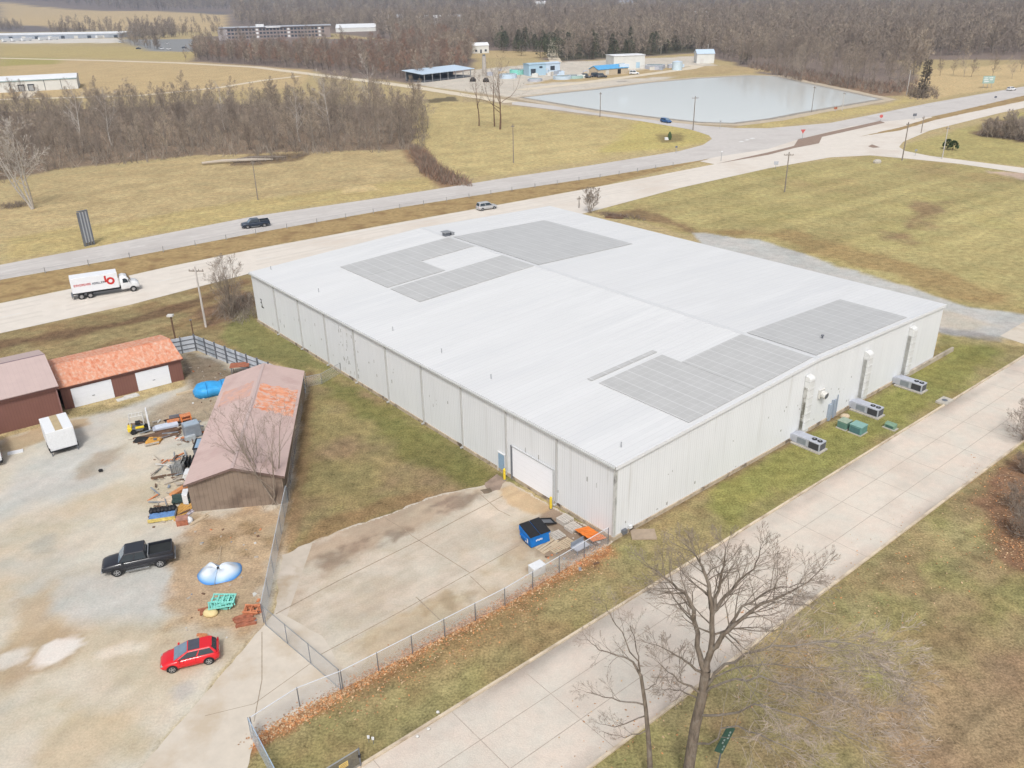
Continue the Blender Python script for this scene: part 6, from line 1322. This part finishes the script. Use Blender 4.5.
CLEAR = [PX((0, 46), (230, 46), (232, 17), (-60, 19), (-100, 46)), PX((905, 98), (925, 66), (1200, 60), (1200, 90)), PX((418, 62), (560, 62), (556, 50), (470, 48)), PX((548, 62), (560, 62), (556, 40), (550, 40)), PX((220, 42), (380, 42), (378, 30), (215, 34)), PX((690, 66), (722, 66), (718, 54), (692, 56)), PX((-60, 35), (235, 34), (232, 16), (-60, 17)), PX((925, 62), (1060, 62), (1060, 55), (930, 56))]
def forest_pts(d0, d1, sp_, seed, front):
    r_ = np.random.RandomState(seed); out = []; x1 = d1*.80
    for y in np.arange(d0*.7, d1, sp_):
        for x in np.arange(-x1, x1, sp_):
            d = math.hypot(x, y)
            if not d0 <= d < d1 or abs(x) > .78*y+40: continue
            a, b_ = x+r_.uniform(-.48, .48)*sp_, y+r_.uniform(-.48, .48)*sp_
            if front is not None and not in_poly(a, b_, front): continue
            if any(in_poly(a, b_, c) for c in CLEAR) or in_poly(a, b_, RUS) or in_poly(a, b_, PE): continue
            out.append((a, b_))
    return out
FR = PX((470, 53), (490, 47), (550, 58), (570, 61), (692, 52), (720, 58), (742, 66), (790, 80), (880, 95), (910, 92), (918, 76), (930, 62), (1100, 60), (1500, 42))+[(5500, 6900), (-6000, 6900)]+PX((-60, 18), (225, 17), (228, 24), (300, 30), (390, 40), (470, 33))
mass('woods', forest_pts(430, 900, 8, 1, FR), PF, .55, 1.0, 3)
RUSP = scatter(PX((195, 60), (235, 63.5), (310, 69), (420, 81), (466, 69), (470, 60), (430, 57), (330, 55), (222, 54), (200, 54)), 1500, 6, 16)
mass('woods', RUSP, PRD+PF[:3], .45, .8, 11)
mass('woods', scatter(PX((395, 58), (470, 62), (474, 44), (440, 38), (395, 40)), 700, 8, 17), PRD+PF, .5, .85, 13)
ROWS = []
for (xa, ya), (xb, yb), n_ in (((50, 34), (122, 31.5), 70), ((-10, 31), (24, 30), 40), ((60, 27), (220, 24), 60), ((128, 41), (176, 37), 80), ((130, 36.5), (178, 32.5), 70), ((132, 33), (172, 29), 50), ((178, 36), (222, 33), 22), ((120, 43), (160, 50), 20), ((195, 57), (215, 48), 26)):
    for _ in range(n_):
        u = rr.random(); p = G(xa+(xb-xa)*u, ya+(yb-ya)*u+rr.uniform(-.6, .6)); ROWS.append((p.x, p.y))
mass('woods', ROWS, PF, .4, .85, 15)
mass('woods', forest_pts(900, 1700, 12.5, 2, FR), PF, .7, 1.2, 5)
mass('woods', forest_pts(1700, 4200, 32, 3, None), PF, 1.0, 1.9, 7)
# brush at the foot of the woods
def brush(name, poly, n, h0, h1, w, m, seed, per=7):
    r_ = random.Random(seed); b = MB()
    for (x, y) in scatter(poly, n, .5, seed):
        p = Vector((x, y, 0))
        for k in range(per):
            d = Vector((r_.gauss(0, .45), r_.gauss(0, .45), 1)).normalized()*r_.uniform(h0, h1); ribbon(b, p+Vector((r_.gauss(0, .5), r_.gauss(0, .5), 0)), p+d, w, r_, r_.randrange(len(m)))
    return struct(b.build(name, m), 'stuff')
bm1 = mat('brush_brown', (.20, .16, .125), var=.3, scale=.4, world=True); bm2 = mat('brush_grey', (.27, .235, .195), var=.3, scale=.4, world=True); bm3 = mat('brush_russet', (.25, .155, .11), var=.3, scale=.4, world=True)
brush('undergrowth', PX((-20, 192), (40, 175), (62, 170), (125, 165), (200, 156), (250, 158), (300, 155), (390, 153), (426, 150), (430, 128), (405, 106), (200, 102), (0, 108)), 2600, 1.2, 4.6, .055, [bm1, bm2], 81, 6)
brush('undergrowth', PX((410, 150), (426, 152), (440, 168), (470, 184), (472, 187), (440, 184), (420, 172)), 420, .8, 2.6, .05, [bm3, bm1], 82, 7)
brush('undergrowth', PX((748, 68), (790, 79), (878, 94), (912, 92), (918, 82), (880, 84), (800, 70), (752, 64)), 900, .8, 3.4, .08, [bm2, bm1, bm3], 91, 6)
brush('undergrowth', PX((228, 166), (250, 158), (310, 154), (300, 158), (256, 165)), 120, .4, 1.2, .05, [bm1], 83, 6)
brush('undergrowth', PX((978, 136), (985, 124), (1060, 122), (1060, 146)), 260, 1, 3.4, .05, [bm1, bm2], 84, 7)
brush('undergrowth', PX((216, 316), (226, 300), (252, 294), (256, 316), (240, 324)), 160, .4, 1.6, .02, [bm1, bm2], 85, 8)
brush('undergrowth', PX((905, 95), (915, 88), (935, 90), (940, 99), (912, 100)), 120, 1, 3.4, .06, [bm1], 86, 7)
brush('undergrowth', PX((600, 213), (640, 217), (646, 221), (606, 218)), 60, .3, 1.1, .03, [bm1], 87, 6)
brush('undergrowth', PX((1002, 480), (1020, 462), (1060, 450), (1060, 560), (1018, 545), (998, 520)), 110, .12, .5, .008, [bm2, bm3], 88, 9)
brush('undergrowth', PX((262, 470), (287, 462), (286, 506), (264, 508)), 40, .5, 1.8, .01, [bm1], 89, 9)
brush('undergrowth', PX((2, 206), (24, 203), (26, 207), (2, 210)), 50, .5, 1.5, .04, [bm1], 90, 6)
# evergreens
def evergreen_mesh(seed, h_, wd, cone):
    r_ = random.Random(seed); b = MB(); b.cyl((0, 0, 0), (0, 0, h_*.9), .2, 5, 0, .04)
    for i in range(620):
        u = r_.random()**.8; z = h_*(.12+.88*u); R_ = wd*((1-u)**cone if cone else math.sqrt(max(0, 1-(2*u-1)**2)))*r_.uniform(.55, 1.12)+.2; a = r_.uniform(0, 6.28); p = Vector((R_*math.cos(a), R_*math.sin(a), z+r_.gauss(0, .3))); s = r_.uniform(.35, .8); d = Vector((math.cos(a)+r_.gauss(0, .4), math.sin(a)+r_.gauss(0, .4), r_.uniform(-.5, .5))).normalized(); sd_ = d.cross(Vector((r_.gauss(0, .5), r_.gauss(0, .5), 1))).normalized()
        b.add([p-d*s*.5-sd_*s*.4, p-d*s*.5+sd_*s*.4, p+d*s+sd_*s*.15, p+d*s-sd_*s*.15], [(0, 1, 2, 3)], 1)
    me = bpy.data.meshes.new('evergreen_tree'); me.from_pydata(b.v, [], b.f); me.materials.append(M['darkwood']); me.materials.append(M['evergreen']); me.polygons.foreach_set('material_index', b.m); return me
EV = [evergreen_mesh(k, h_, w_, c_) for k, (h_, w_, c_) in enumerate(((16, 4.2, .5), (13, 4.6, .4), (18, 4.0, .6), (14, 5.2, 0)))]
for i, (x, y) in enumerate(scatter(PX((500, 53), (548, 60), (570, 62), (600, 60), (690, 53), (690, 47), (600, 50), (540, 46), (500, 46)), 62, 9, 9)):
    wood_tree(rr.choice(EV), x, y, rr.uniform(.6, 1.05), rr.uniform(0, 6), 'dark evergreen tree at the wood edge behind the treatment plant', 'evergreens behind the plant', 'evergreen_tree')
for px, py, s in ((743, 64, .45), (372, 52, .5), (277, 50, .5)): loner(px, py, s, EV[3], 'small dark evergreen standing alone among the bare trees', 'evergreen_tree')
for k, (px, py) in enumerate(((947, 149), (952.5, 150.5))):
    b = MB(); r_ = random.Random(k)
    for i in range(420):
        a, e_ = r_.uniform(0, 6.28), r_.uniform(-.2, 1.5); R_ = 1.25*r_.uniform(.75, 1.05); p = Vector((R_*math.cos(a)*math.cos(e_), R_*math.sin(a)*math.cos(e_), 1.0+1.5*math.sin(e_))); d = p.normalized(); s = r_.uniform(.12, .3); sd_ = d.orthogonal().normalized()*s; b.add([p-sd_, p+sd_, p+d*s*1.6+sd_*.3, p+d*s*1.6-sd_*.3], [(0, 1, 2, 3)])
    t = thing('evergreen_shrub', ('left of two round dark green bushes beside the side road', 'right of two round dark green bushes beside the side road')[k], 'bush', G(px, py)); b.build('foliage', M['shrubgreen'], t); MB().cyl((0, 0, 0), (0, 0, .9), .12, 6).build('stem', M['darkwood'], t)
# ------------------------------------------------------------------ poles, signs, roadside things
def upole(px, py, top, label, r=.15, m='pole', arm=False, group='utility poles', lean=(0, 0)):
    p = G(px, py); h_ = V(top[0], top[1], p).z; t = thing('utility_pole', label, 'utility pole', p, rnd.uniform(-.3, .3), group); b = MB(); b.cyl((0, 0, 0), (lean[0], lean[1], h_), r, 8, 0, r*.7); b.build('pole', M[m], t)
    b = MB(); b.box((lean[0], lean[1]+.16, h_-.7), (2.2 if arm else .9, .12, .14))
    for s in (-1, -.4, .4, 1): b.cyl((lean[0]+s*(1.0 if arm else .4), lean[1]+.16, h_-.63), (lean[0]+s*(1.0 if arm else .4), lean[1]+.16, h_-.4), .05, 6)
    b.build('crossarm', M['pole'], t); return t
upole(206, 327, (192, 267), 'pale leaning utility pole beside the bushy tree near the highway', .17, 'palepole', True)
upole(258, 200, (252, 160), 'thin brown pole on the field left of the dark pickup', .13)
upole(513.5, 163, (512, 124), 'brown pole on the field right of the three bare trees', .14)
upole(600, 117, (600, 92), 'pole beside the pale lane at the left part of the pond', .15)
upole(693, 130, (692.5, 96), 'tall pole at the pond end of the pale lane', .18, 'pole', True)
upole(784.5, 192, (787.5, 152), 'dark pole with a crossarm on the green field by the highway', .16, 'pole', True)
upole(902, 160.5, (909, 122), 'tall dark pole at the corner of the side road', .17)
upole(921, 133, (925, 116), 'short pole between the carriageways and the round bushes', .15)
upole(942, 159, (948, 126), 'pale pole beside the two round bushes', .15, 'palepole')
upole(906.5, 95, (911, 70), 'pale pole at the right end of the pond', .2, 'palepole')
upole(811.5, 112, (814.5, 86), 'faint pole on the pond bank, left of its pale twin', .12)
upole(842, 111, (845, 92), 'thin pale pole on the near pond bank', .12, 'palepole')
upole(745, 48, (745, 36), 'pale pole in front of the far woods', .3, 'palepole'); upole(707, 62, (713, 44), 'whitish mast beside the blue-roofed pump house', .25, 'palepole')
for px, py, ty in ((345, 70, 58), (300, 68, 60), (279, 66, 58), (579, 208, 196)): upole(px, py, (px, ty), {345: 'pole beside the dirt road at the russet wood', 300: 'small pole by the bend of the dirt road', 279: 'small pole left of the dirt road bend', 579: 'thin post beside the small shrub behind the warehouse'}[px], .12)
p = G(177, 347); t = thing('lamp_post', 'dark lamp post behind the rust-roofed garage', 'lamp post', p); h_ = V(171, 316, p).z
MB().cyl((0, 0, 0), (0, 0, h_), .12, 8).build('post', M['darkwood'], t); MB().box((0, -.1, h_+.12), (.8, .6, .25)).build('lamp_head', M['offwhite'], t)
p = G(196.5, 350.5); t = thing('wooden_post', 'thin dark post at the corner of the white panel fence', 'post', p); MB().cyl((0, 0, 0), (0, 0, V(190, 320, p).z), .09, 6).build('post', M['darkwood'], t); MB().box((0, 0, V(190, 320, p).z), (.3, .3, .06)).build('cap', M['greysteel'], t)
# billboard seen nearly edge-on
p0, p1 = G(86, 246.5), G(94.5, 244.5); d = (p1-p0); t = thing('billboard', 'narrow dark billboard seen nearly edge-on beside the far carriageway', 'billboard', p0); hb = 6.9; dn = d.normalized(); nn = Vector((-dn.y, dn.x, 0))
for k in range(4): MB().obox(d*(k/3)-dn*.16, dn*.32, nn*.45, Vector((0, 0, hb+.1*k-.25))).build('post', M['greysteel'], t)
for k in range(3): MB().obox(d*(k/3)+dn*.17+Vector((0, 0, .7)), d/3-dn*.34, nn*.1, Vector((0, 0, hb-.9))).build('panel', plain('board_back', (.36, .37, .38), .7), t)
MB().obox(-dn*.1+Vector((0, 0, hb-.1)), d+dn*.2, nn*.5, Vector((0, 0, .12))).build('top_frame', M['greysteel'], t)
# cable barrier along the median
t = thing('cable_barrier', 'cable barrier with thin posts along the highway median', 'barrier', G(40, 273)); o0 = G(40, 273)
ln = [(-60, 291), (0, 281.6), (130, 258.4), (256, 234.6), (400, 209), (512, 191.4), (600, 178.4), (690, 163.6)]; b_ = MB(); pts = []
for a, q in zip(ln, ln[1:]):
    a, q = G(*a), G(*q); n = max(1, round((q-a).length/6.2)); pts += [a.lerp(q, k/n) for k in range(n)]
for q in pts: MB().cyl(q-o0, q-o0+Vector((0, 0, 1.15)), .07, 5).build('post', M['steel'], t)
for z in (.55, .78, 1.0): b_.tube([q-o0+Vector((0, 0, z)) for q in pts], [.015]*len(pts), 3, 0, cap=False)
b_.build('cable', M['steel'], t)
def rsign(px, py, shape, m, label, w=.9, h=2.4, name='road_sign', face=None):
    p = G(px, py); t = thing(name, label, 'road sign', p, 0 if face is None else face); MB().cyl((0, 0, 0), (0, 0, h+.3), .06, 6).build('post', M['steel'], t)
    b = MB(); y = -.08
    if shape == 'tri': b.prism([(-w*.6, y, h+w*.5), (w*.6, y, h+w*.5), (0, y, h-w*.5)], (0, .04, 0))
    elif shape == 'oct': b.prism([(w*.55*math.cos(k*math.pi/4+.39), y, h+w*.55*math.sin(k*math.pi/4+.39)) for k in range(8)], (0, .04, 0))
    else: b.box((0, y+.02, h), (w, .04, w*.7))
    b.build('sign_plate', M[m], t); return t
rsign(802, 139.5, 'tri', 'signred', 'red yield sign on the brown median', 1.3, 2.4); rsign(880.5, 121.5, 'oct', 'signred', 'red sign at the far tip of the brown median', 1.1, 1.8); rsign(914, 119.5, 'rect', 'greysteel', 'small dark sign between the carriageways', 1.3, 1.6); rsign(995, 100, 'rect', 'greysteel', 'small dark sign far along the median', 1.0, 1.2)
rsign(835, 112.5, 'rect', 'rustred', 'small red sign on the near pond bank', 1.2, 1.6); rsign(775.5, 169, 'rect', 'hvac', 'small grey sign at the highway edge by the field', 1.2, 1.6); rsign(915, 156, 'rect', 'steel', 'small pale sign beside the side road', .7, 1.6); rsign(721, 161, 'rect', 'white', 'thin white marker at the start of the brown median', .5, 2.6); rsign(676, 153, 'rect', 'greysteel', 'small marker sign at the curve of the far carriageway', .7, 1.8); rsign(720, 128.5, 'rect', 'steel', 'small marker post sign at the pond corner', .6, 2.4)
p = G(987, 88); t = thing('guide_sign', 'wide pale green guide sign beside the highway at the right', 'road sign', p)
for x in (-1.9, 0, 1.9): MB().cyl((x, 0, 0), (x, 0, 3.4), .09, 6).build('post', M['steel'], t)
gs = MB().box((0, -.12, 3.6), (5.4, .06, 3.2)).build('sign_plate', mat('guide_green', (.30, .42, .38), var=.1), t)
b = MB()
for i, (x, z, w) in enumerate(((-1.3, 4.4, 1.6), (.9, 4.4, 1.8), (-1.2, 3.6, 2.0), (1.1, 3.6, 1.4), (-.9, 2.8, 2.2))): b.box((x, -.16, z), (w, .02, .34))
b.build('sign_lettering', M['white'], gs)
t = thing('roadside_marker', 'small white marker with a dark bush on the field corner', 'marker', G(667, 140)); MB().box((0, 0, .4), (1.6, .8, .8)).build('stone', M['white'], t, bevel=.1); b = MB(); b.loft([[(.8+.7*s*math.cos(a), .7*s*math.sin(a), z) for a in [j*math.pi/4 for j in range(8)]] for s, z in ((.7, 0), (1, .8), (.8, 1.8), (.2, 2.6))]); b.build('bush', M['shrubgreen'], t)
o = tag(MB().loft([[(1.1*s*math.cos(a), .8*s*math.sin(a), z) for a in [j*math.pi/4 for j in range(8)]] for s, z in ((1, 0), (1.05, .5), (.7, .9), (.2, 1.0))]).build('boulder', M['concrete']), 'pale boulder at the edge of the green field by the junction', 'rock'); o.location = G(877, 163)
for k, (px, py) in enumerate(((369, 738.5), (373.5, 740))):
    t = thing('marker_flag', ('left of two small white markers on the street lawn', 'right of two small white markers on the street lawn')[k], 'marker', G(px, py+4)); MB().cyl((0, 0, 0), (0, 0, .45), .02, 6).build('stake', M['greysteel'], t); MB().box((0, 0, .5), (.16, .05, .24)).build('flag', M['white'], t)
for k, (px, py) in enumerate(((417.5, 737.5), (428.5, 730), (438, 714.5))):
    p = G(px, py); o = tag(MB().loft([[(.13*s*math.cos(a), .09*s*math.sin(a), z*.7) for a in [j*math.pi/4 for j in range(8)]] for s, z in ((.9, 0), (1, .12), (.5, .26))]).build('stone', M['offwhite'], smooth=True), ('white stone in the gutter, lowest of three along the kerb', 'white stone in the gutter, middle of three along the kerb', 'white stone lying on the kerb, uppermost of three')[k], 'stone'); o.location = p+Vector((0, 0, .03 if k < 2 else .15))
for k, (px, py, L_) in enumerate(((238, 163, 20), (262, 160, 14))):
    p = G(px, py); t = tag(MB().tube([(-L_/2, 0, .6), (-L_*.2, .3, .8), (L_*.2, -.2, .7), (L_/2, .2, .4)], [.35, .5, .45, .2], 7).build('fallen_log', M['bark'] if k else M['wood']), ('long fallen grey log at the foot of the woods', 'shorter fallen log in the brush at the foot of the woods')[k], 'log'); t.location = p; t.rotation_euler.z = .25
t = tag(planks(5, 4, .5, .35, 31, jit=.5).build('rubble_pile', M['darkwood']), 'dark rubble and timbers at the end of the warehouse drive', 'rubble'); t.location = G(617, 217); t.rotation_euler.z = -.5
t = tag(MB().box((0, 0, .18), (.34, .24, .24)).build('drain_box', M['black']), 'small dark drain box on the gravel yard', 'drain box'); t.location = G(101, 472)
# storm drain on the kerb
t = thing('storm_drain', 'concrete storm drain inlet on the street kerb at the right edge', 'storm drain', street_pt(77.5, -.55), math.atan2(dS.y, dS.x)); MB().box((0, 0, .11), (1.9, 1.2, .24)).build('inlet_slab', M['concrete'], t); MB().cyl((0, 0, .23), (0, 0, .26), .32, 14).build('cover', M['greysteel'], t)
# ------------------------------------------------------------------ far buildings
def building(name, label, cat, fl, fr, depth, h, rise, wm_, rm_, wins=None, over=.3, group=None):
    a, q = G(*fl), G(*fr); d = q-a; L_ = d.length; t = thing(name, label, cat, a, math.atan2(d.y, d.x), group)
    MB().prism([(0, 0, 0), (0, 0, h), (0, depth/2, h+rise*.999), (0, depth, h), (0, depth, 0)], (L_, 0, 0)).build('wall', wm_, t)
    b = MB()
    for y0, y1, z0, z1 in ((-over, depth/2, h-.02, h+rise), (depth/2, depth+over, h+rise, h-.02)): b.prism([(-over, y0, z0+.03), (L_+over, y0, z0+.03), (L_+over, y1, z1+.03), (-over, y1, z1+.03)], (0, 0, .3))
    b.build('roof', rm_, t)
    if wins:
        for (x, z, w, hh, m, nm) in wins: MB().box((x*L_, -.04, z), (w, .1, hh)).build(nm, m, t)
    return t, L_
wsh = mat('white_shed', (.60, .60, .57), var=.06, scale=.2); wrf = mat('white_roof', (.66, .67, .68), var=.05, scale=.1); bl = plain('light_blue', (.36, .50, .60), .6); blr = plain('blue_roof', (.10, .33, .58), .6); prf = plain('pale_blue_roof', (.48, .58, .68), .5); brick = mat('brick_grey', (.26, .215, .20), var=.1, scale=.3); gw = plain('window_dark', (.05, .06, .075), .2); tnw = mat('tan_wall', (.50, .42, .31), var=.1); gbl = mat('grey_blue_wall', (.30, .33, .38), var=.1, scale=.2)
t, L_ = building('dock_building', 'white metal building with two dark dock doors at the left edge', 'building', (-14, 93.6), (78.5, 88.6), 26, 5.6, 1.4, wsh, wrf, [(.385, 1.9, 3.2, 3.4, M['black'], 'dock_door'), (.49, 1.9, 3.2, 3.4, M['black'], 'dock_door'), (.27, 1.5, .5, 5.5, gw, 'downspout'), (.64, 2.8, .25, 5.4, gw, 'downspout'), (.82, 2.8, .25, 5.4, gw, 'downspout'), (.27, 1.2, 1.3, 2.4, tnw, 'door')])
for x in (.385, .49): MB().box((x*L_, -.12, 1.7), (2.3, .06, 2.6)).build('dock_leaf', M['steel'], t)
MB().box((L_/2, -.34, 5.5), (L_+.4, .12, .35)).build('eave_trim', plain('eave_teal', (.22, .34, .36)), t)
t, L_ = building('industrial_building', 'very long low industrial building far behind the left field', 'building', (-60, 41), (122, 38.2), 45, 5.5, 1.5, gbl, wrf, [(k/14+.04, 2.2, 5, 3.2, (M['offwhite'], gw)[k % 2], 'dock_door') for k in range(14)])
for k, (px, py) in enumerate(((8, 42), (17, 41.6), (27, 41.3), (44, 40.6), (54, 40.2), (101, 38.6))):
    t = thing('semi_trailer', 'white trailer parked in the row before the long industrial building', 'trailer', G(px, py), math.radians(70), 'trailers at the long building'); MB().box((0, 0, 2.4), (14, 2.8, 2.9)).build('trailer_box', M['white'], t)
    for x in (-5, -3.6, 5): MB().box((x, 0, .5), (1, 2.4, 1)).build('wheel', M['rubber'], t)
t, L_ = building('office_building', 'long three-storey brick office building with rows of windows', 'office building', (221, 40.5), (331, 37.2), 40, 12.5, .6, brick, mat('office_roof', (.36, .37, .40)), [(.05+k*.0315, z, 2.6, 2.0, gw if (k % 9) else M['white'], 'window') for k in range(29) for z in (2.8, 6.6, 10.2)], 1.2)
MB().box((L_*.48, -.6, 12.6), (16, 1.2, 1.6)).build('white_canopy', M['white'], t); MB().box((L_*.36, 8, 14), (9, 8, 3)).build('roof_plant', M['white'], t); MB().box((L_*.02, -.3, 5.5), (9, .8, 11)).build('stair_tower', mat('stair_wall', (.34, .31, .31)), t)
building('white_barn', 'long white-roofed shed right of the brick office building', 'shed', (336, 32.5), (376, 31.5), 45, 5, 4, wsh, wrf)
building('grey_barn', 'low tan and grey barn at the far left horizon', 'barn', (-20, 21), (16, 20), 40, 8, 3, tnw, mat('grey_barn_roof', (.33, .32, .32)))
t, L_ = building('canopy_shed', 'long pale blue open shed at the left of the treatment plant', 'shed', (424, 82.6), (470, 77), 14, .5, .1, M['greysteel'], M['greysteel'])
MB().prism([(-2, -1, 4.2), (L_+3, -1, 4.2), (L_+3, 15, 5.6), (-2, 15, 5.6)], (0, 0, .3)).build('canopy_roof', prf, t)
for k in range(7): MB().box((L_*k/6, -.5, 2.1), (.35, .35, 4.2)).build('post', M['steel'], t); MB().box((L_*k/6, 14, 2.7), (.35, .35, 5.4)).build('post', M['steel'], t)
MB().box((L_/2, 13.6, 2.5), (L_, .3, 4.6)).build('back_wall', plain('shed_back', (.12, .13, .14)), t)
p = G(484.5, 76.5); t = thing('silo_tower', 'pale cylindrical tower standing in the treatment plant', 'tower', p); MB().cyl((0, 0, 0), (0, 0, 11), 1.3, 14, 0, 1.1).build('tower_shaft', M['palebark'], t); MB().cyl((0, 0, 11), (0, 0, 11.8), .8, 12).build('tower_cap', M['greysteel'], t)
for k, (px, py) in enumerate(((473, 81.5), (486, 82))): o = tag(MB().loft([[(1.8*s*math.cos(a), 1.4*s*math.sin(a), z) for a in [j*math.pi/4 for j in range(8)]] for s, z in ((1, 0), (.9, 1.2), (.4, 2.2))]).build('dark_tank', M['black'], smooth=True), ('left of two dark round mounds at the foot of the pale tower', 'right of two dark round mounds at the foot of the pale tower')[k], 'mound'); o.location = G(px, py)
building('blue_building', 'light blue process building in the treatment plant', 'building', (529, 76), (546, 75), 8, 6.0, .4, bl, bl, [(.25, 2.0, 3, 3.4, gw, 'door'), (.7, 4.4, 2, 1.0, gw, 'window')])
building('process_shed', 'low light blue shed right of the blue process building', 'shed', (545, 72), (560, 71), 7, 4.5, .5, prf, prf, [(.5, 2, 3, 2.4, gw, 'door')])
building('white_hall', 'white flat-roofed hall with a small roof unit in the plant', 'hall', (613.5, 69.5), (644.5, 68.2), 14, 7.4, .2, wsh, wrf, [(.78, 2, 2.4, 3.2, bl, 'door')])
for k in range(26):
    px, py = rr.uniform(486, 590), rr.uniform(71, 79)
    if k > 15: px, py = rr.uniform(640, 690), rr.uniform(67, 70.5)
    o = tag(MB().box((0, 0, .9), (rr.uniform(1.5, 5), rr.uniform(1.5, 3), 1.8)).box((.4, 0, 1.95), (1.2, 1.0, .4)).build('equipment_box', (M['hvac'], prf, wsh, gbl, M['offwhite'], tnw)[k % 6]), 'small equipment box scattered about the treatment plant yard', 'equipment box', 'equipment boxes of the plant'); o.location = G(px, py); o.rotation_euler.z = rr.uniform(-.3, .3)
t = thing('roof_unit', 'small pale unit on the roof of the white hall', 'roof unit', G(624, 67, 7.7)); MB().box((0, 0, .7), (5, 3, 1.3)).build('housing', prf, t); MB().box((0, 0, 1.4), (4, 2, .2)).build('lid', M['white'], t)
building('blue_roof_building', 'low building with a bright blue roof in the plant', 'building', (598, 76.2), (628, 73.6), 8, 3.2, 1.8, tnw, blr, [(.3, 1.6, 2.4, 2.4, M['offwhite'], 'door'), (.7, 1.6, 2.4, 2.4, M['black'], 'door')])
building('pump_house', 'small white pump house with a pale blue roof at the wood edge', 'house', (696.5, 63.5), (714, 63.2), 11, 5.6, 2.2, wsh, prf, [(.3, 1.6, 2, 2.8, M['offwhite'], 'door')])
building('white_house', 'white farmhouse left of the gravel lane at the wood edge', 'house', (473, 53.6), (489, 53), 10, 5.5, 2, wsh, wrf, [(.2, 2, 1.6, 1.6, gw, 'window'), (.5, 1.5, 1.4, 2.6, gw, 'door'), (.8, 2, 1.6, 1.6, gw, 'window')])
building('garden_shed', 'tiny white shed left of the white farmhouse', 'shed', (464.5, 53.8), (469, 53.4), 5, 3, 1, wsh, mat('shed_roof', (.42, .42, .42)), [(.5, 1.2, 1.2, 2, gw, 'door')])
t = thing('round_tank', 'light blue round tank near the wood edge in the plant', 'tank', G(677, 70)); MB().cyl((0, 0, 0), (0, 0, 4.6), 3.0, 20).build('shell', plain('tank_blue', (.50, .60, .66)), t); MB().cyl((0, 0, 4.6), (0, 0, 5.2), 3.05, 20, 0, .4).build('tank_roof', prf, t)
for k, (px, py, r_, h_) in enumerate(((562, 79, 5, 1.6), (574, 78, 5.5, 1.4), (655, 68.5, 6, 2.2), (508, 78, 5, 2.2), (518, 74, 5, 2.6), (535, 81, 4, 1.2))):
    t = thing('basin', ('low round basin at the left foot of the blue-roofed building', 'low round basin just left of the parked dark vans', 'round pale green basin behind the plant lane', 'round grey basin right of the pale tower', 'round basin between tower and blue process building', 'small round basin nearest the pond')[k], 'basin', G(px, py)); MB().cyl((0, 0, 0), (0, 0, h_), r_, 20).build('rim_wall', (prf, M['teal'], M['hvac'])[k % 3] if k != 1 else plain('basin_green', (.34, .48, .46)), t); MB().cyl((0, 0, h_), (0, 0, h_+.06), r_*.86, 20).build('basin_water', plain('basin_water', (.30, .36, .36), .2), t)
for k, (px, py) in enumerate(((596, 77), (602, 77.6), (634, 74.4), (586, 78))): car('parked_van', ('dark blue van parked left of the blue-roofed building', 'dark van parked right beside its twin at the plant', 'white car parked right of the blue-roofed building', 'black car parked left of the dark vans')[k], 'van', G(px, py), rr.uniform(-.3, .3), (M['navy'], M['bpaint'], M['white'], M['bpaint'])[k], 5, 2, 2.1, 'suv', 1.15)
for k in range(9):
    px, py = rr.uniform(118, 210), rr.uniform(43, 50); t = thing('parked_car', 'tiny parked car on the far grey car park', 'car', G(px, py), .1, 'cars on the far car park'); MB().box((0, 0, .7), (4.6, 1.9, .8)).build('body', (M['silver'], M['navy'], M['white'])[k % 3], t, bevel=.2); MB().box((-.2, 0, 1.35), (2.4, 1.6, .6)).build('cabin', M['glass'], t, bevel=.2)
    for x in (-1.5, 1.5): MB().cyl((x, -.98, .35), (x, .98, .35), .35, 10).build('wheel', M['rubber'], t)
for k, (px, py, w) in enumerate(((397, 26, 24), (430, 27, 30), (456, 26, 20), (560, 20, 22), (626, 12, 26), (540, 13, 22), (478, 9, 40), (700, 24, 18), (868, 9, 30), (905, 6, 70), (930, 5, 60), (250, 9, 30), (330, 5, 40))):
    p = G(px, py); z = hill(np.array([p.x]), np.array([p.y]))[0]; k_ = 1+max(0, (p.length-1000)/2200)
    t = thing('farmhouse', 'small pale house among the far woods near the horizon', 'house', (p.x, p.y, z), rr.uniform(-.4, .4), 'houses in the far woods'); MB().box((0, 0, 4.5*k_), (w, 14, 9*k_)).build('wall', wsh, t); MB().prism([(-w/2-1, -8, 9*k_), (-w/2-1, 0, 13*k_), (-w/2-1, 8, 9*k_)], (w+2, 0, 0)).build('roof', wrf if k % 2 else M['hvac'], t)
